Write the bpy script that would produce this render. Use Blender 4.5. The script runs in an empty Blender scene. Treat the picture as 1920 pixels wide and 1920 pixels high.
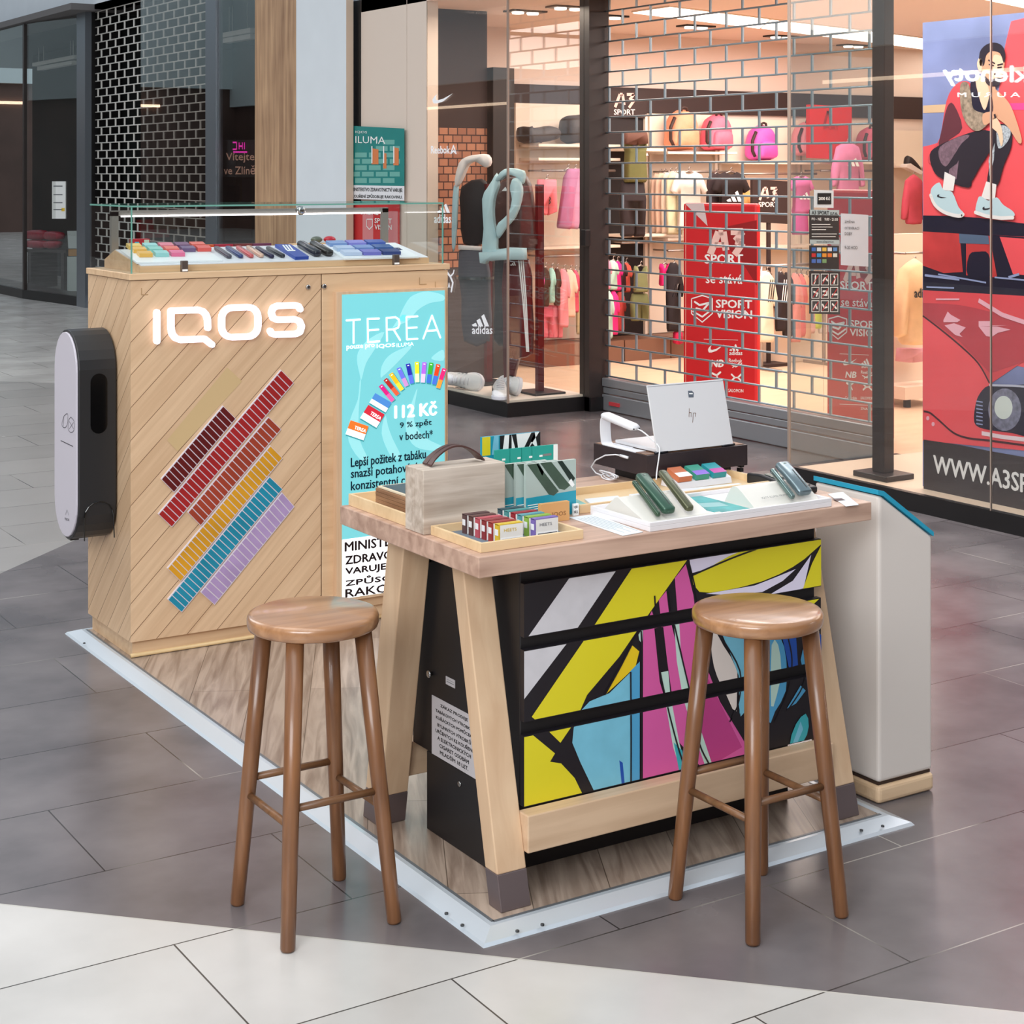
import bpy, bmesh, math, random
import numpy as np
from mathutils import Vector, Matrix
random.seed(7)
scene = bpy.context.scene
COL = scene.collection

# ------------------------------------------------------------------ camera, world, lights, exposure
F, CX, CY, YAW = 3160.0, 960.0, 325.0, -0.5614
CAM = Vector((-1.915, -3.162, 1.7))
FW = Vector((-math.sin(YAW), math.cos(YAW), 0)); RT = Vector((math.cos(YAW), math.sin(YAW), 0)); UP = Vector((0, 0, 1))
cd = bpy.data.cameras.new('camera'); cam = bpy.data.objects.new('camera', cd); COL.objects.link(cam)
cam.location = CAM; cam.rotation_euler = (math.pi/2, 0, YAW)
cd.sensor_width = 36.0; cd.lens = F/1920*36.0
cd.shift_y = -(960-CY)/1920.0; cd.clip_end = 200
scene.camera = cam
scene.view_settings.view_transform = 'Standard'; scene.view_settings.look = 'None'
scene.view_settings.gamma = 1.0; scene.view_settings.exposure = 0.08
scene.view_settings.use_curve_mapping = False
w = bpy.data.worlds.new('world'); scene.world = w; w.use_nodes = True
w.node_tree.nodes['Background'].inputs[0].default_value = (0.80, 0.90, 1.0, 1)
w.node_tree.nodes['Background'].inputs[1].default_value = 0.70
def area(name, loc, rot, sx, sy, power, color):
    l = bpy.data.lights.new(name, 'AREA'); l.shape = 'RECTANGLE'; l.size = sx; l.size_y = sy; l.energy = power; l.color = color
    o = bpy.data.objects.new(name, l); COL.objects.link(o); o.location = loc; o.rotation_euler = rot
    return o
area('concourse_overhead_fill', (-1.5, 0.0, 5.6), (0, 0, 0), 3.0, 7.0, 190, (1, 0.97, 0.92))  # this and the next: unseen overhead lamps added to give the light direction
area('concourse_overhead_fill', (-2.5, 12.0, 5.6), (0, 0, 0), 3.0, 12.0, 380, (1, 0.97, 0.92))
area('frontal_fill_light', (-6.0, -5.0, 4.2), (math.radians(62), 0, math.radians(-50)), 5.0, 3.0, 560, (0.94, 0.97, 1.0))  # unseen fill lamp added to brighten the faces turned to the camera
area('shop_ceiling_light', (7.4, 6.6, 2.93), (0, 0, 0), 3.2, 4.5, 215, (1, 0.88, 0.82))
area('shop_ceiling_light', (7.5, 2.0, 2.93), (0, 0, 0), 3.2, 4.0, 140, (1, 0.88, 0.82))
area('window_spot_light', (4.7, 7.3, 2.9), (0, 0, 0), 0.5, 0.8, 14, (1, 0.82, 0.68))
area('banner_fill_light', (3.2, 2.2, 3.6), (0, math.radians(-40), 0), 0.5, 2.4, 125, (1, 0.95, 0.93))  # unseen lamp added to brighten the banner and its floor reflection

# ------------------------------------------------------------------ unprojection on the scene's own planes
def ray(u, v): return FW + RT*((u-CX)/F) - UP*((v-CY)/F)
class Plane:
    def __init__(s, axis, val, lift_sign=-1): s.a = axis; s.v = val; s.s = lift_sign
    def __call__(s, u, v, lift=0.0):
        r = ray(u, v); t = (s.v-CAM[s.a])/r[s.a]; p = CAM + r*t
        n = Vector((0, 0, 0)); n[s.a] = s.s
        return p + n*lift
    @property
    def n(s):
        n = Vector((0, 0, 0)); n[s.a] = s.s; return n
def ZP(z): return Plane(2, z, 1)
def XP(x): return Plane(0, x, -1)
def YP(y): return Plane(1, y, -1)
class Quad:
    """maps points of a flat face, given in the frame's coordinates, onto the built rectangle O, R, U"""
    def __init__(s, px, O, R, U):
        s.O = Vector(O); s.R = Vector(R); s.U = Vector(U); s.n = s.R.cross(s.U).normalized()
        dst = [(0, 0), (1, 0), (1, 1), (0, 1)]; A = []; b = []
        for (x, y), (X, Y) in zip(px, dst):
            A.append([x, y, 1, 0, 0, 0, -X*x, -X*y]); b.append(X)
            A.append([0, 0, 0, x, y, 1, -Y*x, -Y*y]); b.append(Y)
        s.h = np.append(np.linalg.solve(np.array(A, float), np.array(b, float)), 1).reshape(3, 3)
    def __call__(s, u, v, lift=0.0):
        q = s.h @ np.array([u, v, 1.0]); a, b = q[0]/q[2], q[1]/q[2]
        return s.O + s.R*float(a) + s.U*float(b) + s.n*lift
    def uv(s, a, b, lift=0.0): return s.O + s.R*a + s.U*b + s.n*lift

# ------------------------------------------------------------------ materials
def lin(c):
    c = c/255.0
    return c/12.92 if c <= 0.04045 else ((c+0.055)/1.055)**2.4
def rgb(r, g, b): return (lin(r), lin(g), lin(b), 1)
_m = {}
def mat(name, col, rough=0.5, metal=0.0, emis=0.0, noise=0.0, nscale=20.0, spec=0.5, bump=0.0, stretch=None, alpha=None, ecol=None):
    if name in _m: return _m[name]
    m = bpy.data.materials.new(name); m.use_nodes = True; nt = m.node_tree; b = nt.nodes['Principled BSDF']
    c = rgb(*col)
    b.inputs['Base Color'].default_value = c; b.inputs['Roughness'].default_value = rough; b.inputs['Metallic'].default_value = metal
    b.inputs['Specular IOR Level'].default_value = spec
    if emis: b.inputs['Emission Color'].default_value = rgb(*(ecol or col)); b.inputs['Emission Strength'].default_value = emis
    if noise or bump:
        tc = nt.nodes.new('ShaderNodeTexCoord'); mp = nt.nodes.new('ShaderNodeMapping'); n = nt.nodes.new('ShaderNodeTexNoise')
        nt.links.new(tc.outputs['Object'], mp.inputs[0]); nt.links.new(mp.outputs[0], n.inputs['Vector'])
        n.inputs['Scale'].default_value = nscale; n.inputs['Detail'].default_value = 5
        if stretch: mp.inputs['Scale'].default_value = stretch
        if noise:
            r = nt.nodes.new('ShaderNodeValToRGB'); nt.links.new(n.outputs['Fac'], r.inputs[0])
            r.color_ramp.elements[0].position = 0.3; r.color_ramp.elements[1].position = 0.7
            r.color_ramp.elements[0].color = tuple(x*(1-noise) for x in c[:3])+(1,)
            r.color_ramp.elements[1].color = tuple(min(1, x*(1+noise)) for x in c[:3])+(1,)
            nt.links.new(r.outputs[0], b.inputs['Base Color'])
            if emis: nt.links.new(r.outputs[0], b.inputs['Emission Color'])
        if bump:
            bp = nt.nodes.new('ShaderNodeBump'); bp.inputs['Strength'].default_value = bump; bp.inputs['Distance'].default_value = 0.01
            nt.links.new(n.outputs['Fac'], bp.inputs['Height']); nt.links.new(bp.outputs[0], b.inputs['Normal'])
    _m[name] = m
    return m
def wood(name, c1, c2, axis='x', scale=1.0, rough=0.45, amount=1.0, coat=0.0):
    """oak-like: long streaks along the axis with slow tone changes"""
    if name in _m: return _m[name]
    m = bpy.data.materials.new(name); m.use_nodes = True; nt = m.node_tree; b = nt.nodes['Principled BSDF']; L = nt.links.new
    tc = nt.nodes.new('ShaderNodeTexCoord'); mp = nt.nodes.new('ShaderNodeMapping')
    L(tc.outputs['Object'], mp.inputs[0])
    k = 28*scale; s = [k, k, k]; s['xyz'.index(axis)] = 1.8*scale; mp.inputs['Scale'].default_value = s
    n = nt.nodes.new('ShaderNodeTexNoise'); n.inputs['Scale'].default_value = 1.0; n.inputs['Detail'].default_value = 6; n.inputs['Distortion'].default_value = 0.6
    n2 = nt.nodes.new('ShaderNodeTexNoise'); n2.inputs['Scale'].default_value = 4.0*scale; n2.inputs['Detail'].default_value = 2
    L(mp.outputs[0], n.inputs['Vector']); L(tc.outputs['Object'], n2.inputs['Vector'])
    mx = nt.nodes.new('ShaderNodeMath'); mx.operation = 'MULTIPLY_ADD'; L(n2.outputs['Fac'], mx.inputs[0]); mx.inputs[1].default_value = 0.35; L(n.outputs['Fac'], mx.inputs[2])
    r = nt.nodes.new('ShaderNodeValToRGB'); L(mx.outputs[0], r.inputs[0])
    r.color_ramp.elements[0].position = 0.45; r.color_ramp.elements[1].position = 0.85
    r.color_ramp.elements[0].color = rgb(*c2); r.color_ramp.elements[1].color = rgb(*c1)
    L(r.outputs[0], b.inputs['Base Color']); b.inputs['Roughness'].default_value = rough
    b.inputs['Coat Weight'].default_value = coat; b.inputs['Coat Roughness'].default_value = 0.12
    _m[name] = m
    return m
def glass(name, tint=(0.93, 0.97, 0.96), refl=0.9, ior=1.5, extra=0.0):
    """thin pane: clear transmission with Fresnel reflection"""
    if name in _m: return _m[name]
    m = bpy.data.materials.new(name); m.use_nodes = True; nt = m.node_tree; nt.nodes.clear(); L = nt.links.new
    o = nt.nodes.new('ShaderNodeOutputMaterial'); t = nt.nodes.new('ShaderNodeBsdfTransparent'); g = nt.nodes.new('ShaderNodeBsdfGlossy')
    t.inputs[0].default_value = tuple(tint)+(1,); g.inputs['Roughness'].default_value = 0.0; g.inputs[0].default_value = (refl, refl, refl, 1)
    ge = nt.nodes.new('ShaderNodeNewGeometry'); d = nt.nodes.new('ShaderNodeVectorMath'); d.operation = 'DOT_PRODUCT'
    L(ge.outputs['Normal'], d.inputs[0]); L(ge.outputs['Incoming'], d.inputs[1])
    def mt(op, x, y, z=None):
        n = nt.nodes.new('ShaderNodeMath'); n.operation = op
        for i, q in enumerate((x, y, z)):
            if q is None: continue
            if isinstance(q, (int, float)): n.inputs[i].default_value = q
            else: L(q, n.inputs[i])
        return n.outputs[0]
    r0 = ((ior-1)/(ior+1))**2
    p5 = mt('POWER', mt('SUBTRACT', 1.0, mt('ABSOLUTE', d.outputs['Value'], None)), 5.0)
    a = nt.nodes.new('ShaderNodeMath'); a.operation = 'MULTIPLY_ADD'; L(p5, a.inputs[0]); a.inputs[1].default_value = 1-r0; a.inputs[2].default_value = r0+extra
    mx = nt.nodes.new('ShaderNodeMixShader'); L(a.outputs[0], mx.inputs[0]); L(t.outputs[0], mx.inputs[1]); L(g.outputs[0], mx.inputs[2]); L(mx.outputs[0], o.inputs[0])
    _m[name] = m
    return m

# ------------------------------------------------------------------ mesh builder
ROOTLOC = {}
class MB:
    def __init__(s): s.v = []; s.f = []; s.mi = []; s.mats = []; s.cur = 0; s.sm = []; s.smooth = False
    def use(s, m):
        if m not in s.mats: s.mats.append(m)
        s.cur = s.mats.index(m); return s
    def add(s, vs, fs):
        o = len(s.v); s.v += [Vector(p) for p in vs]
        for f in fs: s.f.append(tuple(i+o for i in f)); s.mi.append(s.cur); s.sm.append(s.smooth)
        return s
    def box(s, x0, x1, y0, y1, z0, z1):
        v = [(x, y, z) for z in (z0, z1) for y in (y0, y1) for x in (x0, x1)]
        return s.add(v, [(0, 2, 3, 1), (4, 5, 7, 6), (0, 1, 5, 4), (2, 6, 7, 3), (0, 4, 6, 2), (1, 3, 7, 5)])
    def face(s, pts): return s.add(pts, [tuple(range(len(pts)))])
    def prism(s, pts, vec):
        pts = [Vector(p) for p in pts]; vec = Vector(vec); n = len(pts)
        return s.add(pts+[p+vec for p in pts], [tuple(range(n)), tuple(range(2*n-1, n-1, -1))]+[(i, n+i, n+(i+1) % n, (i+1) % n) for i in range(n)])
    def puff(s, pts, nrm, t, inner=0.72, back=1.0):
        """soft body from an outline: a rounded cushion in front and behind"""
        pts = [Vector(p) for p in pts]; n = len(pts); c = sum(pts, Vector())/n; nrm = Vector(nrm)
        rings = [pts]
        a = [c+(p-c)*(0.5+0.5*inner)+nrm*t*0.7 for p in pts]; b = [c+(p-c)*inner+nrm*t for p in pts]
        a2 = [c+(p-c)*(0.5+0.5*inner)-nrm*t*0.7*back for p in pts]; b2 = [c+(p-c)*inner-nrm*t*back for p in pts]
        V = pts+a+b+a2+b2; Fs = []
        for i in range(n):
            j = (i+1) % n
            Fs += [(i, j, n+j, n+i), (n+i, n+j, 2*n+j, 2*n+i), (j, i, 3*n+i, 3*n+j), (3*n+j, 3*n+i, 4*n+i, 4*n+j)]
        Fs += [tuple(range(2*n, 3*n)), tuple(range(5*n-1, 4*n-1, -1))]
        return s.add(V, Fs)
    def ring(s, c, r1, r2, a, b, n=16): return [Vector(c)+Vector(a)*(r1*math.cos(2*math.pi*i/n))+Vector(b)*(r2*math.sin(2*math.pi*i/n)) for i in range(n)]
    def loft(s, rings, cap=True, closed=True):
        n = len(rings[0]); V = [p for r in rings for p in r]; Fs = []
        for k in range(len(rings)-1):
            for i in range(n if closed else n-1):
                j = (i+1) % n; Fs.append((k*n+i, k*n+j, (k+1)*n+j, (k+1)*n+i))
        if cap: Fs += [tuple(range(n-1, -1, -1)), tuple(range((len(rings)-1)*n, len(rings)*n))]
        return s.add(V, Fs)
    def tube(s, pts, r, n=8, r1=None):
        pts = [Vector(p) for p in pts]; rings = []; prev = None
        for i, p in enumerate(pts):
            d = (pts[min(i+1, len(pts)-1)]-pts[max(i-1, 0)]).normalized()
            if prev is None:
                a = d.cross(Vector((0, 0, 1)))
                if a.length < 1e-3: a = d.cross(Vector((1, 0, 0)))
            else: a = prev-d*prev.dot(d)
            a.normalize(); prev = a; b = d.cross(a)
            rr = r if r1 is None else r+(r1-r)*i/(len(pts)-1)
            rings.append(s.ring(p, rr, rr, a, b, n))
        return s.loft(rings)
    def lathe(s, c, prof, n=32, axis=2):
        c = Vector(c); A = [Vector((1, 0, 0)), Vector((0, 1, 0)), Vector((0, 0, 1))]; ax = A[axis]; a = A[(axis+1) % 3]; b = A[(axis+2) % 3]
        return s.loft([s.ring(c+ax*h, r, r, a, b, n) for r, h in prof])
    def ell(s, c, rx, ry, rz, n=14, m=8):
        c = Vector(c); rings = []
        for k in range(m+1):
            t = -math.pi/2+math.pi*k/m; q = max(math.cos(t), 0.02)
            rings.append([c+Vector((rx*q*math.cos(2*math.pi*i/n), ry*q*math.sin(2*math.pi*i/n), rz*math.sin(t))) for i in range(n)])
        return s.loft(rings)
    def poly(s, P, px, lift=0.001): return s.face([P(u, v, lift) for u, v in px])
    def slab(s, P, px, th, lift=0.0):
        """outline on plane P with real thickness behind the face"""
        return s.prism([P(u, v, lift) for u, v in px], -P.n*th)
    def stroke(s, P, px, w, lift=0.001, th=0.0, cap=True, closed=False, ws=1.0):
        """line of a letter or mark, w wide (metres) on plane P"""
        pts = [P(u, v, lift) for u, v in px]
        if closed: pts = pts+[pts[0]]
        n = P.n
        for a, b in zip(pts[:-1], pts[1:]):
            d = b-a
            if d.length < 1e-6: continue
            t = n.cross(d).normalized()*(w/2); q = [a-t, b-t, b+t, a+t]
            s.prism(q, -n*th) if th else s.face(q)
        if cap:
            e1 = (pts[1]-pts[0]).normalized(); e2 = n.cross(e1)
            for p in pts:
                q = [p+e1*(w/2*math.cos(k*math.pi/5))+e2*(w/2*math.sin(k*math.pi/5)) for k in range(10)]
                if th: s.prism([x+n*0.0002 for x in q], -n*th)
                else: s.face([x+n*0.0001 for x in q])
        return s
    def text(s, st, O, R, U, bold=0.0, ext=0.0, fit=True, h=None, align='L'):
        """lettering whose box starts at O and spans R (width) and U (height)"""
        cu = bpy.data.curves.new('lettering', 'FONT'); cu.body = st; cu.resolution_u = 2
        ob = bpy.data.objects.new('lettering', cu); COL.objects.link(ob)
        dg = bpy.context.evaluated_depsgraph_get(); dg.update()
        me = bpy.data.meshes.new_from_object(ob.evaluated_get(dg))
        bpy.data.objects.remove(ob); bpy.data.curves.remove(cu)
        if not me.vertices: return s
        xs = [v.co.x for v in me.vertices]; ys = [v.co.y for v in me.vertices]
        x0, x1, y0, y1 = min(xs), max(xs), min(ys), max(ys); O = Vector(O); R = Vector(R); U = Vector(U)
        n = R.cross(U).normalized()
        vs = [O+R*((v.co.x-x0)/(x1-x0))+U*((v.co.y-y0)/(y1-y0)) for v in me.vertices]
        fs = [tuple(p.vertices) for p in me.polygons]; s.add(vs, fs)
        if bold:   # heavier weight: the same letters shifted a hair each way
            k = U.length*min(bold, 0.04)*1.5; r_ = R.normalized()*k; u_ = U.normalized()*k*0.7
            for j, d_ in enumerate((r_, -r_, u_, -u_)): s.add([v+d_+n*(0.00002*(j+1)) for v in vs], fs)
        if ext: s.add([v-n*ext for v in vs], [tuple(p.vertices) for p in me.polygons])
        bpy.data.meshes.remove(me)
        return s
    def tpx(s, st, P, bl, br, tl, bold=0.0, lift=0.0015):
        """lettering given by three corners of its box in the frame: bottom-left, bottom-right, top-left"""
        O = P(*bl, lift); return s.text(st, O, P(*br, lift)-O, P(*tl, lift)-O, bold)
    def build(s, name, m=None, parent=None, bevel=0.0, smooth=None, seg=2, local=False, origin=None, sub=0):
        me = bpy.data.meshes.new(name)
        if parent is not None: off = ROOTLOC.get(parent.name, Vector())
        elif origin is not None: off = Vector(origin)
        elif local: off = Vector()
        else:
            lo = [min(p[i] for p in s.v) for i in range(3)]; hi = [max(p[i] for p in s.v) for i in range(3)]
            off = Vector(((lo[0]+hi[0])/2, (lo[1]+hi[1])/2, lo[2]))
        if local and parent is not None: off = Vector()
        me.from_pydata([tuple(p-off) for p in s.v], [], s.f)
        ms = s.mats or [m]
        for x in ms: me.materials.append(x)
        if s.mats: me.polygons.foreach_set('material_index', s.mi)
        sm = smooth if smooth is not None else None
        me.polygons.foreach_set('use_smooth', [bool(sm)]*len(s.f) if sm is not None else s.sm)
        me.update()
        if smooth:
            bm = bmesh.new(); bm.from_mesh(me); bmesh.ops.recalc_face_normals(bm, faces=bm.faces); bm.to_mesh(me); bm.free()
        o = bpy.data.objects.new(name, me); COL.objects.link(o)
        if parent is not None: o.parent = parent
        else: o.location = off
        ROOTLOC[o.name] = off
        if bevel:
            b = o.modifiers.new('bevel', 'BEVEL'); b.width = bevel; b.segments = seg; b.limit_method = 'ANGLE'; b.angle_limit = math.radians(40)
        if sub:
            b = o.modifiers.new('sub', 'SUBSURF'); b.levels = sub; b.render_levels = sub
        return o
def tag(o, label, cat, group=None, kind=None):
    if label: o['label'] = label
    if cat: o['category'] = cat
    if group: o['group'] = group
    if kind: o['kind'] = kind
    return o
def thing(name, label, cat, loc=(0, 0, 0), group=None, rotz=0.0):
    o = bpy.data.objects.new(name, None); COL.objects.link(o); o.location = loc; o.rotation_euler = (0, 0, rotz); o.empty_display_size = 0.05
    ROOTLOC[o.name] = Vector(loc)
    return tag(o, label, cat, group)
def struct(o): o['kind'] = 'structure'; return o
def dup(root, loc, label, group=None, rotz=None):
    r = root.copy(); COL.objects.link(r); r.location = loc; r['label'] = label
    if rotz is not None: r.rotation_euler = (0, 0, rotz)
    if group: r['group'] = group
    for ch in list(root.children):
        c = ch.copy(); COL.objects.link(c); c.parent = r
        for g in ch.children:
            d = g.copy(); COL.objects.link(d); d.parent = c
    return r
def B(x0, x1, y0, y1, z0, z1): return MB().box(x0, x1, y0, y1, z0, z1)
def smoothline(px, k=4, closed=False):
    out = []; n = len(px); rng = range(n if closed else n-1)
    g = lambda i: px[i % n] if closed else px[max(0, min(n-1, i))]
    for i in rng:
        p0, p1, p2, p3 = g(i-1), g(i), g(i+1), g(i+2)
        for j in range(k):
            t = j/k
            out.append(tuple(0.5*((2*p1[a])+(-p0[a]+p2[a])*t+(2*p0[a]-5*p1[a]+4*p2[a]-p3[a])*t*t+(-p0[a]+3*p1[a]-3*p2[a]+p3[a])*t**3) for a in (0, 1)))
    if not closed: out.append(px[-1])
    return out
def tf(ox, oy, s): return lambda L: [(ox+x*s, oy+y*s) for x, y in L]
WHITE = mat('white_print', (245, 245, 243), 0.5); BLACK = mat('black_print', (22, 20, 22), 0.5)

class GP:
    """vertical plane through a floor point, facing (nx, ny)"""
    def __init__(s, p, nx, ny): s.p = Vector((p[0], p[1], 0)); s.nn = Vector((nx, ny, 0)).normalized()
    def __call__(s, u, v, lift=0.0):
        r = ray(u, v); t = (s.p-CAM).dot(s.nn)/r.dot(s.nn); return CAM+r*t+s.nn*lift
    @property
    def n(s): return s.nn

# ------------------------------------------------------------------ floor
def floor_material():
    m = bpy.data.materials.new('floor_tiles'); m.use_nodes = True; nt = m.node_tree; b = nt.nodes['Principled BSDF']; L = nt.links.new; N = nt.nodes.new
    tc = N('ShaderNodeTexCoord'); sx = N('ShaderNodeSeparateXYZ'); L(tc.outputs['Object'], sx.inputs[0])
    def math_(op, a, c=None):
        n = N('ShaderNodeMath'); n.operation = op
        for i, q in enumerate((a, c)):
            if q is None: continue
            if isinstance(q, (int, float)): n.inputs[i].default_value = q
            else: L(q, n.inputs[i])
        return n.outputs[0]
    mp = N('ShaderNodeMapping'); mp.inputs['Location'].default_value = (0.13+8.76, 0.083+9.25, 0); L(tc.outputs['Object'], mp.inputs[0])
    def brick(ms):
        k = N('ShaderNodeTexBrick'); k.offset = 0.5; k.offset_frequency = 2; k.inputs['Scale'].default_value = 1.0
        k.inputs['Brick Width'].default_value = 0.876; k.inputs['Row Height'].default_value = 0.4625
        k.inputs['Mortar Size'].default_value = ms; k.inputs['Mortar Smooth'].default_value = 0.1; k.inputs['Bias'].default_value = 0.0
        k.inputs['Color1'].default_value = (0.92, 0.92, 0.92, 1); k.inputs['Color2'].default_value = (1.08, 1.08, 1.08, 1); k.inputs['Mortar'].default_value = (1, 1, 1, 1)
        L(mp.outputs[0], k.inputs['Vector']); return k
    k = brick(0.0022)
    s = math_('ADD', sx.outputs[0], sx.outputs[1]); d = math_('SUBTRACT', sx.outputs[1], sx.outputs[0])
    near = math_('LESS_THAN', s, -0.045)
    mid = math_('MULTIPLY', math_('GREATER_THAN', d, 4.0), math_('LESS_THAN', s, 12.6))
    far = math_('MULTIPLY', math_('GREATER_THAN', d, 4.0), math_('GREATER_THAN', s, 12.6))
    light = math_('MAXIMUM', near, far)
    n1 = N('ShaderNodeTexNoise'); n1.inputs['Scale'].default_value = 2.6; n1.inputs['Detail'].default_value = 5; L(tc.outputs['Object'], n1.inputs['Vector'])
    r1 = N('ShaderNodeValToRGB'); L(n1.outputs['Fac'], r1.inputs[0]); r1.color_ramp.elements[0].position = 0.3; r1.color_ramp.elements[1].position = 0.72
    r1.color_ramp.elements[0].color = rgb(88, 82, 84); r1.color_ramp.elements[1].color = rgb(122, 115, 116)
    r2 = N('ShaderNodeValToRGB'); L(n1.outputs['Fac'], r2.inputs[0]); r2.color_ramp.elements[0].position = 0.3; r2.color_ramp.elements[1].position = 0.7
    r2.color_ramp.elements[0].color = rgb(184, 180, 176); r2.color_ramp.elements[1].color = rgb(202, 198, 194)
    def mix(f, a, c, typ='MIX'):
        n = N('ShaderNodeMix'); n.data_type = 'RGBA'; n.blend_type = typ
        if isinstance(f, (int, float)): n.inputs[0].default_value = f
        else: L(f, n.inputs[0])
        for i, q in ((6, a), (7, c)):
            if isinstance(q, tuple): n.inputs[i].default_value = q
            else: L(q, n.inputs[i])
        return n.outputs[2]
    base = mix(light, r1.outputs[0], r2.outputs[0]); base = mix(mid, base, rgb(160, 156, 153))
    base = mix(1.0, base, k.outputs['Color'], 'MULTIPLY')
    n2 = N('ShaderNodeTexNoise'); n2.inputs['Scale'].default_value = 1.3; L(tc.outputs['Object'], n2.inputs['Vector'])
    gr = N('ShaderNodeValToRGB'); L(n2.outputs['Fac'], gr.inputs[0]); gr.color_ramp.elements[0].position = 0.52; gr.color_ramp.elements[1].position = 0.6
    gr.color_ramp.elements[0].color = rgb(50, 46, 46); gr.color_ramp.elements[1].color = rgb(168, 162, 155)
    grout = mix(light, gr.outputs[0], rgb(70, 66, 62))
    base = mix(k.outputs['Fac'], base, grout)
    # thin pale line where the dark field meets the light one
    e = math_('LESS_THAN', math_('ABSOLUTE', math_('ADD', s, 0.045)), 0.004)
    base = mix(e, base, rgb(190, 186, 178))
    L(base, b.inputs['Base Color'])
    rr = N('ShaderNodeMapRange'); L(n1.outputs['Fac'], rr.inputs[0]); rr.inputs[3].default_value = 0.16; rr.inputs[4].default_value = 0.32; L(rr.outputs[0], b.inputs['Roughness'])
    b.inputs['Specular IOR Level'].default_value = 0.5
    bp = N('ShaderNodeBump'); bp.inputs['Strength'].default_value = 0.4; bp.inputs['Distance'].default_value = 0.002; bp.invert = True
    L(k.outputs['Fac'], bp.inputs['Height']); L(bp.outputs[0], b.inputs['Normal'])
    return m
struct(MB().box(-9, 14, -8, 46, -0.1, 0.0).build('floor', floor_material(), origin=(0, 0, 0)))

def planks_material(name, cols, ang, pw, pl, rough=0.4):
    m = bpy.data.materials.new(name); m.use_nodes = True; nt = m.node_tree; b = nt.nodes['Principled BSDF']; L = nt.links.new; N = nt.nodes.new
    tc = N('ShaderNodeTexCoord'); mp = N('ShaderNodeMapping'); mp.inputs['Rotation'].default_value = (0, 0, -ang); mp.inputs['Location'].default_value = (20, 20, 0)
    L(tc.outputs['Object'], mp.inputs[0])
    k = N('ShaderNodeTexBrick'); k.offset = 0.37; k.inputs['Scale'].default_value = 1; k.inputs['Brick Width'].default_value = pl; k.inputs['Row Height'].default_value = pw
    k.inputs['Mortar Size'].default_value = 0.0012; k.inputs['Color1'].default_value = (0.82, 0.82, 0.82, 1); k.inputs['Color2'].default_value = (1.12, 1.12, 1.12, 1); k.inputs['Mortar'].default_value = (0.3, 0.28, 0.26, 1)
    L(mp.outputs[0], k.inputs['Vector'])
    m2 = N('ShaderNodeMapping'); m2.inputs['Scale'].default_value = (2.2, 26, 1); L(mp.outputs[0], m2.inputs[0])
    n = N('ShaderNodeTexNoise'); n.inputs['Scale'].default_value = 1; n.inputs['Detail'].default_value = 7; n.inputs['Distortion'].default_value = 1.4; L(m2.outputs[0], n.inputs['Vector'])
    r = N('ShaderNodeValToRGB'); L(n.outputs['Fac'], r.inputs[0]); r.color_ramp.elements[0].position = 0.34; r.color_ramp.elements[1].position = 0.62
    r.color_ramp.elements[0].color = rgb(*cols[0]); r.color_ramp.elements[1].color = rgb(*cols[1])
    x = N('ShaderNodeMix'); x.data_type = 'RGBA'; x.blend_type = 'MULTIPLY'; x.inputs[0].default_value = 1; L(r.outputs[0], x.inputs[6]); L(k.outputs['Color'], x.inputs[7])
    L(x.outputs[2], b.inputs['Base Color']); b.inputs['Roughness'].default_value = rough
    return m

# ------------------------------------------------------------------ concourse shell
M_DARK = mat('dark_frame', (46, 38, 36), 0.4)
M_BLACK = mat('black_metal', (20, 18, 19), 0.38)
M_SHOPWALL = mat('warm_white_wall', (233, 214, 202), 0.8)
M_PEACH = mat('peach_ceiling', (236, 214, 200), 0.85)
M_BROWNP = mat('dark_brown_panel', (52, 36, 34), 0.6)
M_CREAM = mat('cream_shelving', (238, 222, 204), 0.6)
M_GREYW = mat('pale_grey_plaster', (222, 228, 234), 0.8, noise=0.02, nscale=3)
M_BEIGE = mat('beige_cladding', (226, 208, 194), 0.55)
M_GLASS = glass('shop_glass', (0.95, 0.96, 0.95), 0.85, 1.5, 0.035)
M_METAL = mat('brushed_steel', (150, 156, 164), 0.3, 0.9)
M_ALU = mat('grey_aluminium', (128, 134, 142), 0.35, 0.7)
# the far side of the concourse, behind the camera: shopfronts below, bulkhead above (seen in the panes)
M_OPP = mat('opposite_shopfronts', (96, 74, 66), 0.7, noise=0.35, nscale=0.6)
struct(B(-9.2, -9, -8, 46, 0, 3.75).build('wall_left', M_OPP))
M_BULK = mat('bulkhead', (214, 226, 226), 0.8)
struct(B(-9.2, -8.8, -8, 46, 3.75, 8.0).build('wall_left', M_BULK))
struct(B(-9.2, 14, 45.8, 46, 0, 4.3).build('wall_back', M_OPP)); struct(B(-9.2, 14, 45.6, 46, 4.3, 8.0).build('wall_back', M_BULK))
struct(B(-9.2, 14, -8.2, -8, 0, 3.75).build('wall_front', M_OPP)); struct(B(-9.2, 14, -8.2, -8, 3.75, 8.0).build('wall_front', M_BULK))
M_STRIP = mat('light_strip', (255, 222, 190), 0.5, emis=3.0)
for y in (4, 12, 20, 28):
    tag(B(-9.0, -8.94, y, y+6.0, 3.2, 3.26).build('light_strip', M_STRIP), 'thin warm light strip along the opposite shopfronts, out of the frame', 'light', 'light strips opposite')
for (x, w_, z_) in ((-6.5, 5.0, 3.7), (-1.0, 4.0, 3.5), (4.0, 3.0, 3.8)):
    tag(B(x, x+w_, 45.70, 45.78, z_, z_+.08).build('light_strip', M_STRIP), 'warm light strip at the far end of the concourse, seen only mirrored in the panes', 'light', 'light strips at the far end')
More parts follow.
